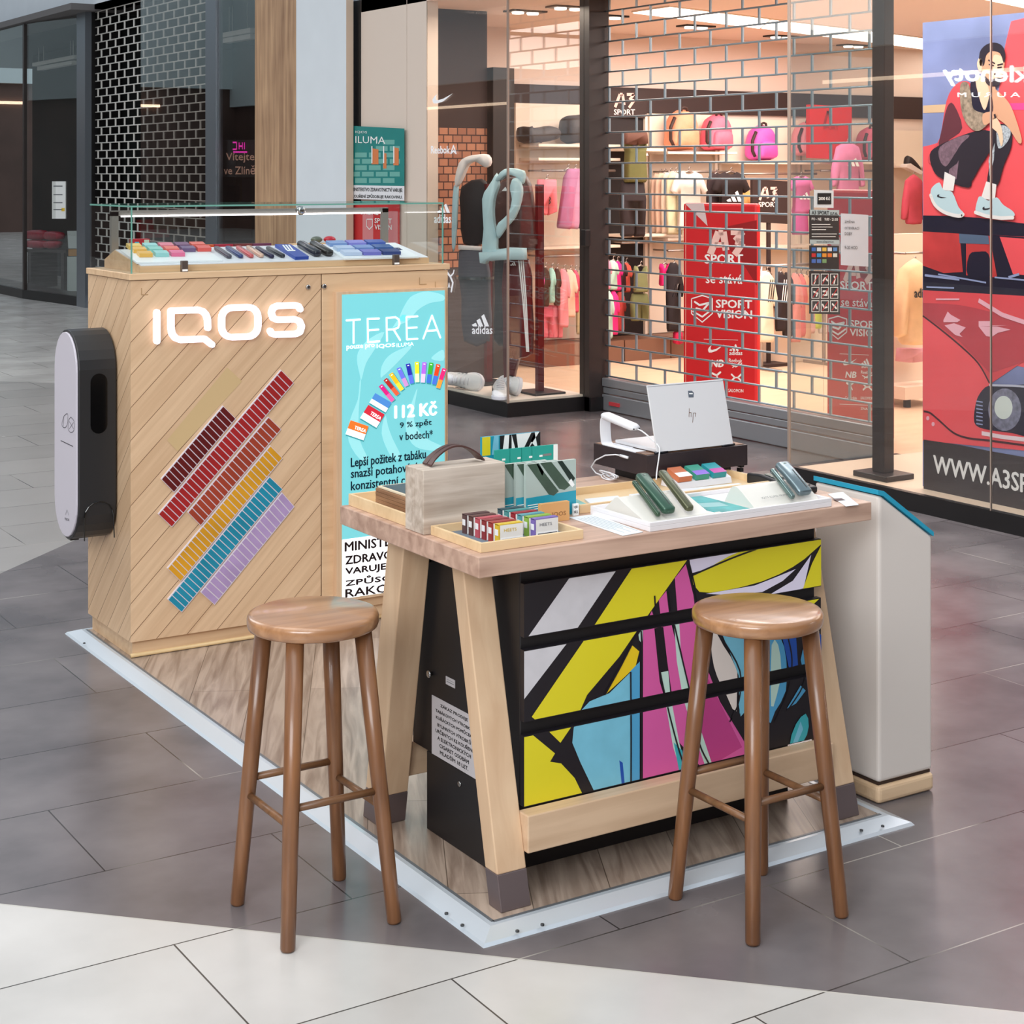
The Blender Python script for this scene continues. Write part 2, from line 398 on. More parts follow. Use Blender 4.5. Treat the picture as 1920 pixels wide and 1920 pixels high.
# lit shop name across the concourse, seen mirrored in the right hand window
q = MB().use(mat('lit_sign_white', (250, 248, 250), 0.5, emis=9.0))
vp = Plane(0, 2*4.3+8.9)
def opp(u, v):
    p = vp(u, v); return Vector((-8.9, p.y, p.z))
q_l, q_r = opp(1926, 164), opp(1768, 160)
q.text('klenoty', q_l, q_r-q_l, opp(1926, 124)-q_l, 0.03); q_l, q_r = opp(1912, 182), opp(1795, 182); q.text('A U R U M', q_l, q_r-q_l, opp(1912, 173)-q_l, 0.02)
tag(q.build('shop_sign'), 'lit white shop name across the concourse, seen mirrored over the banner', 'sign')
# header above the storefront line
struct(B(4.3, 4.6, -8, 10.9, 3.1, 8.0).build('wall_right', M_GREYW)); struct(B(4.3, 4.6, -8, -3, 0, 3.1).build('wall_right', M_OPP))
struct(B(4.9, 5.2, 11.3, 46, 3.76, 8.0).build('wall_right', M_GREYW))

# shop interior
M_SHOPFLOOR = mat('tan_shop_floor', (226, 196, 166), 0.35, noise=0.07, nscale=2.5, stretch=(0.5, 3, 1))
struct(B(4.98, 15, 6.9, 9.6, 0.0, 0.004).build('floor', M_SHOPFLOOR))
struct(B(5.2, 15, -3, 6.9, 0.0, 0.004).build('floor', M_SHOPFLOOR))
struct(B(4.4, 15.2, 9.6, 9.8, 0, 3.0).build('wall_back', M_SHOPWALL))
struct(B(15, 15.2, -3, 9.6, 0, 3.0).build('wall_right', M_SHOPWALL))
struct(B(4.3, 15.2, -3, 9.8, 3.0, 3.1).build('ceiling', M_PEACH))
struct(B(5.5, 11.9, 9.57, 9.6, 2.27, 2.5).build('trim_1', M_BROWNP))
# ceiling light panels of the shop
M_PANEL = mat('ceiling_panel_light', (255, 246, 236), 0.5, emis=3.2)
PC = ZP(2.99)
for k, px in enumerate([[(1187, 23), (1257, 13), (1442, 36), (1424, 52)], [(1428, 52), (1446, 37), (1640, 60), (1640, 79)], [(1643, 79), (1643, 60), (1850, 88), (1850, 108)], [(1800, -12), (1830, -22), (2000, 4), (2000, 30)]]):
    P4 = [PC(*p) for p in px]; c = sum(P4, Vector())/4
    t = thing('ceiling_light', ['long white ceiling panel light at the left end of the shop row', 'long white ceiling panel light in the middle of the shop row', 'long white ceiling panel light seen right of the brown post', 'white ceiling panel light above the banner'][k], 'light', (c.x, c.y, 2.985), 'shop ceiling panels')
    P4 = [Vector((p.x, p.y, 2.982)) for p in P4]; PF = [c+(p-c)*1.02 for p in P4]
    MB().prism([Vector((p.x, p.y, 2.988)) for p in PF], (0, 0, .012)).build('frame', M_CREAM, t); MB().prism(P4, (0, 0, .006)).build('diffuser', M_PANEL, t)
for k, (u, v) in enumerate([(1305, 48), (1465, 67), (1600, 84), (985, 20), (1065, 12), (1140, 29)]):
    c = ZP(3.0)(u, v); t = thing('spot_light', ['twin ceiling spot in the middle of the grille view', 'twin ceiling spot left of the glass edge', 'twin ceiling spot beside the brown post', 'twin ceiling spot above the glass bay', 'twin ceiling spot right of the one over the glass bay', 'twin ceiling spot behind the top left corner of the grille'][k], 'light', (c.x, c.y, 2.97), 'shop ceiling spots')
    B(c.x-.16, c.x+.16, c.y-.08, c.y+.08, 2.985, 3.0).build('housing', M_BLACK, t)
    for dx in (-.07, .07): MB().lathe((c.x+dx, c.y, 2.97), [(0.045, 0), (0.05, 0.015)], 14).build('lamp', M_PANEL, t)

# left display bay: plane x = 4.3 from y 7.93 to the corner 6.78, return pane to the grille post
struct(B(4.3, 4.98, 6.78, 7.95, 0.0, 0.10).build('trim_2', M_BLACK))
struct(B(4.32, 4.98, 6.8, 7.95, 0.10, 0.115).build('floor', mat('bay_platform', (238, 226, 212), 0.45)))
struct(B(4.3, 4.308, 6.78, 7.93, 0.10, 3.0).build('window_1', M_GLASS))
struct(B(4.312, 4.95, 6.78, 6.788, 0.10, 3.0).build('window_2', M_GLASS))
struct(B(4.298, 4.312, 6.774, 6.788, 0.10, 3.0).build('trim_3', mat('glass_edge', (150, 132, 120), 0.3)))
struct(B(4.95, 5.12, 6.72, 6.84, 0.0, 3.0).build('trim_4', M_DARK))
struct(B(4.95, 5.12, 6.70, 6.86, 0.0, 0.10).build('trim_4', M_BLACK))
# brick-tiled divider and brown panel closing the bay
def tile_wall():
    m = bpy.data.materials.new('orange_wall_tiles'); m.use_nodes = True; nt = m.node_tree; b = nt.nodes['Principled BSDF']; L = nt.links.new; N = nt.nodes.new
    tc = N('ShaderNodeTexCoord'); sp = N('ShaderNodeSeparateXYZ'); cb = N('ShaderNodeCombineXYZ'); L(tc.outputs['Object'], sp.inputs[0]); L(sp.outputs[0], cb.inputs[0]); L(sp.outputs[2], cb.inputs[1])
    k = N('ShaderNodeTexBrick'); k.inputs['Scale'].default_value = 1; k.inputs['Brick Width'].default_value = 0.085; k.inputs['Row Height'].default_value = 0.062; k.inputs['Mortar Size'].default_value = 0.005
    k.inputs['Color1'].default_value = rgb(186, 130, 100); k.inputs['Color2'].default_value = rgb(146, 96, 74); k.inputs['Mortar'].default_value = rgb(60, 34, 28)
    L(cb.outputs[0], k.inputs['Vector']); L(k.outputs['Color'], b.inputs['Base Color']); b.inputs['Roughness'].default_value = 0.35
    return m
struct(B(4.4, 5.12, 8.40, 8.44, 0.95, 2.06).build('wall_bay', tile_wall()))
struct(B(4.4, 5.12, 8.40, 8.44, 2.06, 3.0).build('wall_bay', M_BROWNP))
struct(B(4.4, 5.12, 8.40, 8.44, 0.0, 0.95).build('wall_bay', mat('grey_brown_panel', (70, 60, 60), 0.5)))
struct(B(5.14, 5.34, 8.34, 8.46, 0.0, 2.55).build('trim_5', M_DARK))
# cladding, white column and timber pillar left of the bay
struct(B(4.3, 4.4, 7.93, 8.236, 0, 3.1).build('wall_front', M_BEIGE)); struct(B(4.3, 4.4, 8.242, 9.01, 0, 3.1).build('wall_front', M_BEIGE))
struct(B(4.29, 4.4, 9.012, 9.13, 0, 3.1).build('trim_6', M_BLACK)); struct(B(4.2005, 4.262, 9.072, 9.0795, 0, 6.0).build('trim_6', mat('sand_trim', (206, 184, 164), 0.5)))
struct(MB().box(4.2, 4.26, 9.08, 10.03, 0, 6.0).build('wall_column', M_GREYW)); struct(B(4.26, 4.32, 9.14, 10.9, 0, 6.0).build('wall_column', M_GREYW))
struct(B(4.2, 4.259, 10.034, 10.906, 0, 6.0).build('trim_7', wood('column_wood', (196, 158, 122), (142, 106, 78), 'z', 0.6, 0.6)))

# right display bay
struct(B(4.3, 4.34, -3, 3.87, 0.0, 0.09).build('trim_8', M_BLACK)); struct(B(4.34, 5.12, 3.83, 3.87, 0.0, 0.09).build('trim_8', M_BLACK))
struct(B(4.34, 5.3, -3, 3.83, 0.0, 0.09).build('floor', mat('bay_platform_tan', (232, 208, 184), 0.45)))
struct(B(4.3, 4.308, 2.434, 3.862, 0.09, 3.0).build('window_3', M_GLASS)); struct(B(4.3, 4.308, -3, 2.428, 0.09, 3.0).build('window_4', M_GLASS))
struct(B(4.312, 5.04, 3.862, 3.87, 0.09, 3.0).build('window_5', M_GLASS))
for (x0, x1, y0, y1) in ((4.297, 4.311, 3.86, 3.873), (4.299, 4.309, 2.428, 2.434)):
    struct(B(x0, x1, y0, y1, 0.09, 3.0).build('trim_9', mat('glass_edge', (150, 132, 120), 0.3)))
struct(B(5.04, 5.10, 3.88, 3.96, 0.0, 3.0).build('trim_10', M_DARK))
q = thing('steel_post', 'dark brown square post on a black base plate behind the corner glass', 'post', (4.50, 3.34, 0.09))
B(4.46, 4.535, 3.30, 3.39, 0.12, 3.0).build('post', M_DARK, q, bevel=0.006); B(4.40, 4.60, 3.22, 3.47, 0.09, 0.12).build('base_plate', M_DARK, q, bevel=0.004)

# roller grille of the sports shop
gr = thing('roller_grille', 'closed roller grille of staggered steel rods across the sports shop entrance', 'grille', (5.1, 5.35, 0))
mb = MB().use(mat('grille_steel', (150, 164, 172), 0.3, 0.55)); mb.smooth = True; z = 2.863+0.109; rows = []
while z > 0.24: rows.append(z); mb.tube([(5.1, 3.97, z), (5.1, 6.72, z)], 0.0065, 8); z -= 0.109
mb.smooth = False
for k, z in enumerate(rows[:-1]):
    y = 6.519 if k % 2 == 1 else 6.519+0.1635
    while y > 4.0: mb.box(5.094, 5.106, y-0.007, y+0.007, z-0.109, z); y -= 0.327
mb.build('grille_curtain', None, gr)
zb = rows[-1]
mb = MB(); mb.box(5.06, 5.13, 3.97, 6.72, 0.005, 0.12); mb.box(5.07, 5.12, 3.97, 6.72, 0.125, 0.17); mb.box(5.06, 5.13, 3.97, 6.72, 0.175, zb-0.012)
mb.build('bottom_bar', mat('bottom_bar_grey', (150, 150, 154), 0.32, 0.45), gr, bevel=0.006)
B(5.05, 5.06, 6.50, 6.62, 0.05, 0.075).build('sticker', mat('red_sticker', (196, 60, 66), 0.5), gr)
q = B(4.90, 4.95, 6.70, 6.76, 1.18, 1.30); tag(q.build('grille_lock', M_BLACK, bevel=0.006), 'small black lock box on the dark post left of the grille', 'lock')

# left shop: dark glass box, silver post, second grille
LX = 4.9
struct(MB().prism([(4.66, 19.7, .12), (4.66, 23.5, .12), (4.67, 23.5, .12), (4.67, 19.7, .12)], (0, 0, 3.72)).build('window_6', M_GLASS))
struct(MB().prism([(4.66, 19.7, .12), (4.88, 18.1, .12), (4.89, 18.1, .12), (4.67, 19.7, .12)], (0, 0, 3.6)).build('window_7', M_GLASS))
struct(MB().prism([(4.64, 19.75, 0), (4.87, 18.05, 0), (5.1, 18.05, 0), (5.1, 23.5, 0), (4.64, 23.5, 0)], (0, 0, .12)).build('trim_11', M_BLACK))
struct(B(4.85, 4.93, 17.72, 18.06, 0, 3.75).build('trim_12', M_ALU)); struct(B(4.93, 5.3, 17.71, 18.04, 0, 3.75).build('trim_12', M_BLACK)); struct(B(4.64, 4.68, 19.67, 19.74, 0.12, 3.72).build('trim_12', M_DARK))
struct(B(4.84, 4.92, 13.40, 13.68, 0, 3.76).build('trim_13', M_ALU))
struct(B(4.86, 4.868, 13.68, 15.72, 0.0, 3.76).build('window_8', glass('tinted_glass', (0.93, 0.92, 0.91), 0.95, 1.5, 0.09)))
struct(B(4.86, 4.868, 12.2, 13.40, 0.0, 3.76).build('window_9', glass('tinted_glass', (0.93, 0.92, 0.91), 0.95, 1.5, 0.09)))
struct(B(4.80, 4.92, 10.95, 12.19, 0, 3.76).build('wall_front', M_BROWNP))
struct(B(4.6, 5.3, 17.5, 24.0, 3.74, 3.82).build('ceiling', mat('grey_soffit', (108, 104, 104), 0.7)))
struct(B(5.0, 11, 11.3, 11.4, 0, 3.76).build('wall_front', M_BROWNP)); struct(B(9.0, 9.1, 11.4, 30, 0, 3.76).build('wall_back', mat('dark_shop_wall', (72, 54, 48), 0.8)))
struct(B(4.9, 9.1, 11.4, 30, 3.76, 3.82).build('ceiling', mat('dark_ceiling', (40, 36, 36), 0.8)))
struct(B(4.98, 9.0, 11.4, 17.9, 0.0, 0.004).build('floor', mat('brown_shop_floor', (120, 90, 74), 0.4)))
struct(B(6.6, 6.7, 17.95, 26, 0, 3.74).build('wall_bay', mat('dark_green_black', (26, 30, 30), 0.7))); struct(B(5.1, 6.6, 17.95, 18.02, 0, 3.74).build('wall_bay', mat('dark_green_black', (26, 30, 30), 0.7)))  # near-black backing panels added so the glass box looks dark inside
g2 = thing('roller_grille', 'closed silver roller grille in front of the dark shop on the left', 'grille', (LX+.08, 15.7, 0))
mb = MB().use(mat('silver_grille', (226, 222, 216), 0.5, 0.0)); mb.smooth = True; rows = []; z = 3.74
while z > 0.15: rows.append(z); mb.tube([(LX+.08, 13.7, z), (LX+.08, 17.7, z)], 0.0075, 6); z -= 0.0975
mb.smooth = False
for k, z in enumerate(rows[:-1]):
    y = 17.6-(0.13 if k % 2 else 0.0)
    while y > 13.72: mb.box(LX+.073, LX+.087, y-0.010, y+0.010, z-0.0975, z); y -= 0.33
mb.build('grille_curtain', None, g2)
B(LX+.05, LX+.11, 13.7, 17.7, 0.004, 0.15).build('bottom_bar', M_ALU, g2)
# things seen in the left shop
PL = XP(5.4)
mb = MB(); mb.use(mat('crimson_wrap', (176, 36, 62), 0.4, noise=0.3, nscale=14))
for k, (px, lb) in enumerate([([(50, 433), (85, 432), (85, 448), (52, 448)], 'upper left'), ([(89, 434), (116, 436), (114, 449), (89, 449)], 'upper right'), ([(52, 451), (85, 451), (85, 465), (54, 464)], 'lower left'), ([(89, 452), (112, 452), (108, 465), (89, 465)], 'lower right')]):
    q = MB(); q.puff([PL(*p) for p in smoothline(px, 3, True)], PL.n, 0.07); tag(q.build('gift_bundle', mat('crimson_wrap', (176, 36, 62), 0.4, noise=0.3, nscale=14), smooth=True), 'shiny crimson bundle in the dark window, %s of the four' % lb, 'bundle', 'crimson bundles in the dark window')
tag(MB().slab(PL, [(48, 467), (124, 468), (124, 474), (48, 473)], 0.5).slab(PL, [(52, 473), (58, 473), (58, 540), (52, 540)], 0.4).slab(PL, [(114, 474), (120, 474), (120, 545), (114, 545)], 0.4).build('display_table', M_DARK), 'dark display table under the crimson bundles', 'table')
P7 = GP((4.88, 18.1), -0.99, -0.13)
q = MB().use(WHITE).slab(P7, [(98, 340), (123, 340), (123, 410), (98, 410)], 0.01, 0.004).use(mat('pale_grey_print', (120, 122, 126), 0.5))
for yy in (348, 364, 379, 392): q.poly(P7, [(101, yy), (118, yy), (118, yy+2), (101, yy+2)], 0.006)
q.use(mat('yellow_dot', (236, 196, 60), 0.5)).poly(P7, [(116, 390), (122, 390), (122, 396), (116, 396)], 0.006)
tag(q.build('price_list'), 'white printed list hanging in the dark window', 'sign')
for k, (px, c, lb) in enumerate([([(126, 433), (148, 433), (148, 466), (128, 466)], (214, 222, 222), 'white carton beside the crimson bundles'), ([(128, 467), (148, 467), (148, 480), (128, 480)], (196, 148, 92), 'brown carton under the white one'), ([(126, 481), (148, 481), (148, 546), (126, 546)], (206, 216, 214), 'tall white carton at the bottom of the dark window')]):
    tag(MB().slab(XP(5.3), px, 0.3).build('carton', mat('carton_%d' % k, c, 0.7)), lb, 'box')
# shelves and goods behind the left grille
PW_ = XP(8.6)
for k, (a, b) in enumerate([(176, 283), (176, 316), (176, 343)]):
    pass
lsh = thing('shelf_unit', 'dim wall shelving far behind the left grille', 'shelving', (8.6, 20, 0))
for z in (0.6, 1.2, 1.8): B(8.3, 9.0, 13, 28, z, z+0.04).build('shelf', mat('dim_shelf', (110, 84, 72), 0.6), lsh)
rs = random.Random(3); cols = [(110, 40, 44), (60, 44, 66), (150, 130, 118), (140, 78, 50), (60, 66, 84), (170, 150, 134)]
for k in range(26):
    y = 13.8+k*0.52; z = (0.642, 1.242, 1.842)[k % 3]; hgt = rs.uniform(0.18, 0.4); c = cols[k % 6]
    tag(B(8.34, 8.8, y, y+rs.uniform(0.3, 0.46), z, z+hgt).build('storage_box', mat('box_dim_%d' % (k % 6), c, 0.7), bevel=0.01), 'dim box on the %s shelf behind the left grille' % ('lower', 'middle', 'upper')[k % 3], 'box', 'dim boxes on the %s far shelf' % ('lower', 'middle', 'upper')[k % 3])
for k, (px, c, lb) in enumerate([([(176, 424), (206, 424), (206, 470), (176, 470)], (36, 32, 60), 'navy block low behind the left grille'), ([(214, 412), (262, 412), (262, 446), (214, 446)], (150, 34, 40), 'dark red block low behind the left grille'), ([(288, 404), (330, 404), (330, 430), (288, 430)], (90, 70, 60), 'brown block low behind the left grille')]):
    q = MB().slab(XP(5.6), px, 0.4); o = q.build('display_block', mat('block_%d' % k, c, 0.6)); tag(o, lb, 'box')
    zz = min(v[2] for v in q.v); yy = sum(v[1] for v in q.v)/8
    MB().box(5.75, 5.85, yy-.05, yy+.05, 0.005, zz).build('pedestal', M_DARK, o)
# white track lights in the left shop
for k, (a, b, r) in enumerate([((66, 120), (145, 108), 0), ((75, 128), (140, 118), 0), ((172, 110), (268, 90), 0), ((418, 66), (476, 58), 0), ((424, 77), (476, 68), 0)]):
    P = XP(6.2); A, Bv = P(*a), P(*b); m1 = (A.z+Bv.z)/2
    q = MB().box(6.15, 6.25, min(A.y, Bv.y), max(A.y, Bv.y), m1-.03, m1+.03)
    for yy in (min(A.y, Bv.y)+.2, max(A.y, Bv.y)-.2): q.box(6.195, 6.205, yy-.005, yy+.005, m1+.025, 3.76)
    tag(q.build('track_light', mat('white_track', (226, 224, 220), 0.5), bevel=0.01), ['white ceiling track bar in the dark glass box', 'shorter white track bar under the first in the dark glass box', 'white ceiling track bar behind the left grille', 'white track bar at the top of the pane beside the timber pillar', 'lower white track bar in the pane beside the timber pillar'][k], 'light')
# dark information screen in the pane beside the timber pillar
P = XP(4.95); sc = MB().use(M_BLACK).slab(P, [(418, 262), (478, 262), (478, 332), (418, 332)], 0.05)
sc.use(mat('tan_print', (206, 160, 140), 0.6, emis=0.15)); sc.tpx('Vítejte', P, (424, 305), (477, 305), (424, 287), 0.01); sc.tpx('ve Zlíně', P, (420, 327), (479, 327), (420, 311), 0.01)
sc.use(mat('magenta_sign', (232, 50, 180), 0.5, emis=0.8))
for a, b in [((437, 267), (444, 267)), ((444, 267), (444, 280)), ((444, 280), (437, 280)), ((449, 267), (449, 280)), ((449, 274), (455, 274)), ((455, 267), (455, 280)), ((459, 267), (459, 280)), ((438, 285), (464, 285))]: sc.stroke(P, [a, b], 0.016, 0.004, cap=False)
tag(sc.build('information_screen'), 'dark screen with welcome text beside the timber pillar', 'screen')

# ------------------------------------------------------------------ signs on the left bay and beside it
PA = XP(4.3)
def decal(name, fn, label, cat='decal'):
    q = MB().use(mat('white_vinyl', (244, 244, 248), 0.5, emis=0.12)); fn(q); tag(q.build(name), label, cat)
def sw(q, P, x, y, s, lift=0.004):   # curved tick
    pts = [(0, 6), (2, 10), (8, 10), (20, 6), (38, -9), (20, 1), (10, 4), (6, 3), (6, -3), (9, -8), (3, -3), (0, 2)]
    q.poly(P, [(x+a*s, y+b*s) for a, b in pts], lift)
def bars(q, P, x, y, s, lift=0.004):   # three slanted bars
    for k in range(3):
        h = (7, 15, 23)[k]; x0 = x+k*11*s
        q.poly(P, [(x0, y), (x0+8*s, y), (x0+8*s-h*0.42*s, y-h*s), (x0-h*0.25*s-1*s, y-h*s+4*s)], lift)
decal('logo_decal', lambda q: sw(q, PA, 812, 184, 1.0), 'white curved tick decal at the top of the left glass bay')
decal('logo_decal', lambda q: (q.tpx('Reebok', PA, (809, 288), (844, 288), (809, 274), 0.02, 0.004), q.stroke(PA, [(846, 288), (851, 273), (856, 288), (851, 283), (846, 288)], 0.012, 0.004)), 'white lettering with a small triangle on the left glass bay')
def ad(q):
    bars(q, PA, 822, 399, 0.75); q.tpx('adidas', PA, (815, 418), (846, 418), (815, 402), 0.02, 0.004)
decal('logo_decal', ad, 'white three-bar logo decal beside the glass case corner')
decal('logo_decal', lambda q: (q.stroke(PA, [(836, 507), (845, 518), (850, 530), (847, 546)], 0.02, 0.004), q.stroke(PA, [(845, 519), (851, 512), (852, 507)], 0.013, 0.004), q.tpx('PUMA', PA, (828, 540), (845, 540), (828, 530), 0.02, 0.004)), 'white leaping animal logo decal just right of the counter corner')
def ad2(q):
    bars(q, PA, 888, 612, 1.0); q.tpx('adidas', PA, (886, 626), (924, 626), (886, 611), 0.02, 0.004)
decal('logo_decal', ad2, 'larger white three-bar logo decal low on the left glass bay')

PB = XP(4.27)
q = MB().use(mat('teal_poster', (24, 132, 128), 0.45, noise=0.06, nscale=5)).slab(PB, [(660, 236), (757, 241), (757, 349), (660, 347)], 0.006)
q.use(mat('poster_brick', (108, 176, 166), 0.5))
for r in range(7):
    for c in range(4):
        x0 = 662+c*26-(13 if r % 2 else 0)+4; x1 = x0+22; x0, x1 = max(x0, 662), min(x1, 750)
        if x1-x0 > 6 and not (r < 2 and c < 2): q.poly(PB, [(x0, 262+r*12), (x1, 262+r*12), (x1, 271+r*12), (x0, 271+r*12)], 0.001)
q.use(mat('orange_device', (222, 130, 78), 0.4))
for x0, x1, y0, y1 in [(697, 710, 278, 308), (719, 725, 286, 316), (738, 748, 276, 310)]: q.poly(PB, [(x0, y0), (x1, y0+2), (x1, y1), (x0, y1)], 0.002)
q.use(WHITE); q.tpx('ILUMA', PB, (667, 268), (723, 270), (667, 255), 0.0, 0.003); q.tpx('IQOS', PB, (667, 250), (689, 251), (667, 245), 0.0, 0.003)
for x in (697, 719, 738): q.poly(PB, [(x, 274), (x+2, 274), (x+2, 306), (x, 306)], 0.003)
q.use(mat('paper_white', (232, 232, 236), 0.6)).slab(PB, [(659, 347), (757, 349), (757, 376), (659, 373)], 0.006, 0.0005)
q.use(BLACK); q.tpx('MINISTERSTVO ZDRAVOTNICTVÍ VARUJE:', PB, (661, 360), (755, 362), (661, 350), 0.01, 0.003); q.tpx('KOUŘENÍ ZPŮSOBUJE RAKOVINU.', PB, (661, 372), (755, 374), (661, 363), 0.01, 0.003)
tag(q.build('poster'), 'teal poster with warning strip on the beige cladding', 'poster')
q = MB().use(mat('poster_red', (206, 34, 40), 0.45)).slab(XP(4.28), [(662, 378), (748, 380), (748, 470), (662, 468)], 0.006)
q.use(mat('poster_pink', (222, 130, 134), 0.5)).poly(XP(4.28), [(680, 396), (700, 396), (700, 466), (680, 466)], 0.001).poly(XP(4.28), [(726, 396), (746, 396), (746, 468), (726, 467)], 0.001)
q.use(WHITE); q.tpx('ONLINE', XP(4.28), (675, 402), (710, 403), (675, 393), 0.01, 0.003); q.tpx('SPORT', XP(4.28), (703, 418), (735, 419), (703, 409), 0.02, 0.003); q.tpx('VISION', XP(4.28), (703, 430), (735, 431), (703, 421), 0.02, 0.003)
q.stroke(XP(4.28), [(688, 411), (699, 411), (699, 424), (693, 430), (688, 424), (688, 411)], 0.008, 0.003)
tag(q.build('poster'), 'red and pink poster below the teal one, seen through the glass case', 'poster')

# signs on the right return pane
PR_ = YP(3.85)
def slabthing(name, P, px, th, m, label, cat, group=None, extra=None, lift=0.0):
    q = MB().use(m).slab(P, px, th, lift)
    if extra: extra(q)
    return tag(q.build(name), label, cat, group)
M_SIGN = mat('charcoal_sign', (44, 42, 44), 0.5); M_SILV = mat('silver_strip', (176, 190, 194), 0.4)
def s1(q):
    q.use(M_BLACK).poly(PR_, [(1532, 362), (1558, 362), (1558, 383), (1532, 383)], 0.003); q.use(WHITE); q.tpx('2000 Kč', PR_, (1534, 375), (1555, 375), (1534, 369), 0.03, 0.005)
slabthing('price_sign', PR_, [(1527, 356), (1563, 357), (1563, 390), (1527, 389)], 0.004, mat('sign_white', (220, 226, 232), 0.5), 'small white framed price sign on the glass above the opening hours', 'sign', extra=s1)
def s2(q):
    q.use(M_SILV).poly(PR_, [(1518, 393), (1573, 394), (1573, 404), (1518, 403)], 0.002); q.poly(PR_, [(1518, 449), (1573, 450), (1573, 458), (1518, 457)], 0.002)
    q.use(BLACK); q.tpx('A3 SPORT s.r.o.', PR_, (1521, 402), (1570, 403), (1521, 395), 0.02, 0.004); q.tpx('www.a3sport.cz', PR_, (1530, 456), (1562, 456), (1530, 451), 0.0, 0.004)
    q.use(WHITE); q.tpx('PO - NE    9:00 - 21:00', PR_, (1521, 413), (1570, 414), (1521, 408), 0.01, 0.004)
    for yy, x1 in ((420, 1556), (425, 1560), (430, 1548), (438, 1568), (443, 1566)): q.poly(PR_, [(1521, yy), (x1, yy), (x1, yy+1.2), (1521, yy+1.2)], 0.004)
slabthing('opening_hours_sign', PR_, [(1518, 393), (1573, 394), (1573, 458), (1518, 457)], 0.004, M_SIGN, 'charcoal opening hours board on the corner glass', 'sign', extra=s2)
def s3(q):
    cc = [(60, 110, 190), (210, 220, 230), (230, 190, 80), (220, 225, 235), (90, 140, 200), (200, 40, 44), (60, 150, 210), (226, 150, 50), (230, 120, 50), (220, 220, 210), (70, 110, 190), (80, 120, 190), (120, 160, 110)]
    k = 0
    for r, n in ((0, 5), (1, 5), (2, 3)):
        for c in range(n):
            q.use(mat('card_%d' % k, cc[k], 0.5)).poly(PR_, [(1521+c*10, 464+r*11), (1529+c*10, 464+r*11), (1529+c*10, 471+r*11), (1521+c*10, 471+r*11)], 0.003); k += 1
slabthing('payment_card_sign', PR_, [(1518, 460), (1573, 461), (1573, 505), (1518, 504)], 0.004, M_SIGN, 'charcoal board with rows of small card stickers on the corner glass', 'sign', extra=s3)
def s4(q):
    for r in range(3):
        for c in range(3):
            x, y = 1521+c*17.5, 513+r*25
            q.use(WHITE).poly(PR_, [(x, y), (x+15, y), (x+15, y+22), (x, y+22)], 0.002); q.use(M_SIGN).poly(PR_, [(x+1.2, y+1.4), (x+13.8, y+1.4), (x+13.8, y+20.6), (x+1.2, y+20.6)], 0.003)
            q.use(WHITE); q.stroke(PR_, [[(x+7, y+4), (x+7, y+11), (x+5, y+18)], [(x+4, y+13), (x+8, y+8), (x+12, y+13)], [(x+7, y+5), (x+9, y+9), (x+7, y+18)], [(x+4, y+9), (x+11, y+12), (x+9, y+17)], [(x+4, y+8), (x+11, y+8), (x+11, y+15), (x+4, y+15)], [(x+4, y+14), (x+12, y+14)], [(x+4, y+16), (x+8, y+8), (x+10, y+15)], [(x+3, y+8), (x+6, y+14), (x+11, y+13)], [(x+4, y+7), (x+11, y+15)]][r*3+c], 0.010, 0.004)
            q.use(mat('red_bar', (206, 40, 44), 0.5)).stroke(PR_, [(x+2.5, y+19), (x+12.5, y+3)], 0.005, 0.005, cap=False)
slabthing('prohibition_sign', PR_, [(1518, 508), (1575, 509), (1575, 590), (1518, 588)], 0.004, M_SIGN, 'charcoal board with nine struck-out pictograms on the corner glass', 'sign', extra=s4)
def s5(q):
    q.use(BLACK)
    for i, s_ in enumerate(('ZMĚNA', 'OTEVÍRACÍ', 'DOBY', '9-20 HOD')):
        yy = (418, 430, 441, 467)[i]; q.tpx(s_, PR_, (1583, yy), (1583+(19, 27, 14, 24)[i], yy+.4), (1583, yy-6), 0.0, 0.004)
slabthing('paper_notice', PR_, [(1577, 400), (1628, 403), (1628, 500), (1577, 497)], 0.003, mat('paper_grey', (208, 212, 222), 0.7), 'white paper notice of changed hours taped on the corner glass', 'notice', extra=s5)
# ------------------------------------------------------------------ shop goods seen through the grille
YW = 9.6
PWL = YP(9.58); PG = YP(9.2)
M_RACKM = mat('rack_chrome', (170, 160, 154), 0.3, 0.8)
M_SHELF = mat('shelf_board', (240, 224, 206), 0.5)
def wx(u, y): return YP(y)(u, 300).x
def wz(u, v, y): return YP(y)(u, v).z
# wall bays: cream back panels with uprights and shelves; a black bay on the left
def bay(u0, u1, vt, vb, m, label, uprights=True):
    x0, x1 = wx(u0, 9.5), wx(u1, 9.5); zt = wz((u0+u1)/2, vt, 9.5)
    t = thing('shelf_bay', label, 'shelving', ((x0+x1)/2, 9.55, 0.0))
    B(x0, x1, 9.52, 9.568, 0.20, zt).build('back_panel', m, t)
    B(x0, x1, 9.15, 9.568, 0.005, 0.195).build('plinth', mat('walnut_plinth', (120, 84, 66), 0.5), t)
    if uprights:
        for x in (x0+.02, x1-.02):
            B(x-.015, x+.015, 9.49, 9.52, 0.2, zt).build('upright', M_SHELF, t)
    return t
b1 = bay(1130, 1214, 214, 660, mat('black_bay', (30, 22, 24), 0.6), 'black wall bay at the left end of the grille view')
b2 = bay(1216, 1345, 214, 660, M_CREAM, 'cream wall bay holding the orange and rose backpacks')
b3 = bay(1347, 1500, 224, 660, M_CREAM, 'cream wall bay right of the orange backpack bay')
b4 = bay(1502, 1640, 236, 660, M_CREAM, 'cream wall bay seen through the corner glass')
b5 = bay(1642, 1800, 245, 660, M_CREAM, 'cream wall bay between the brown post and the large banner')
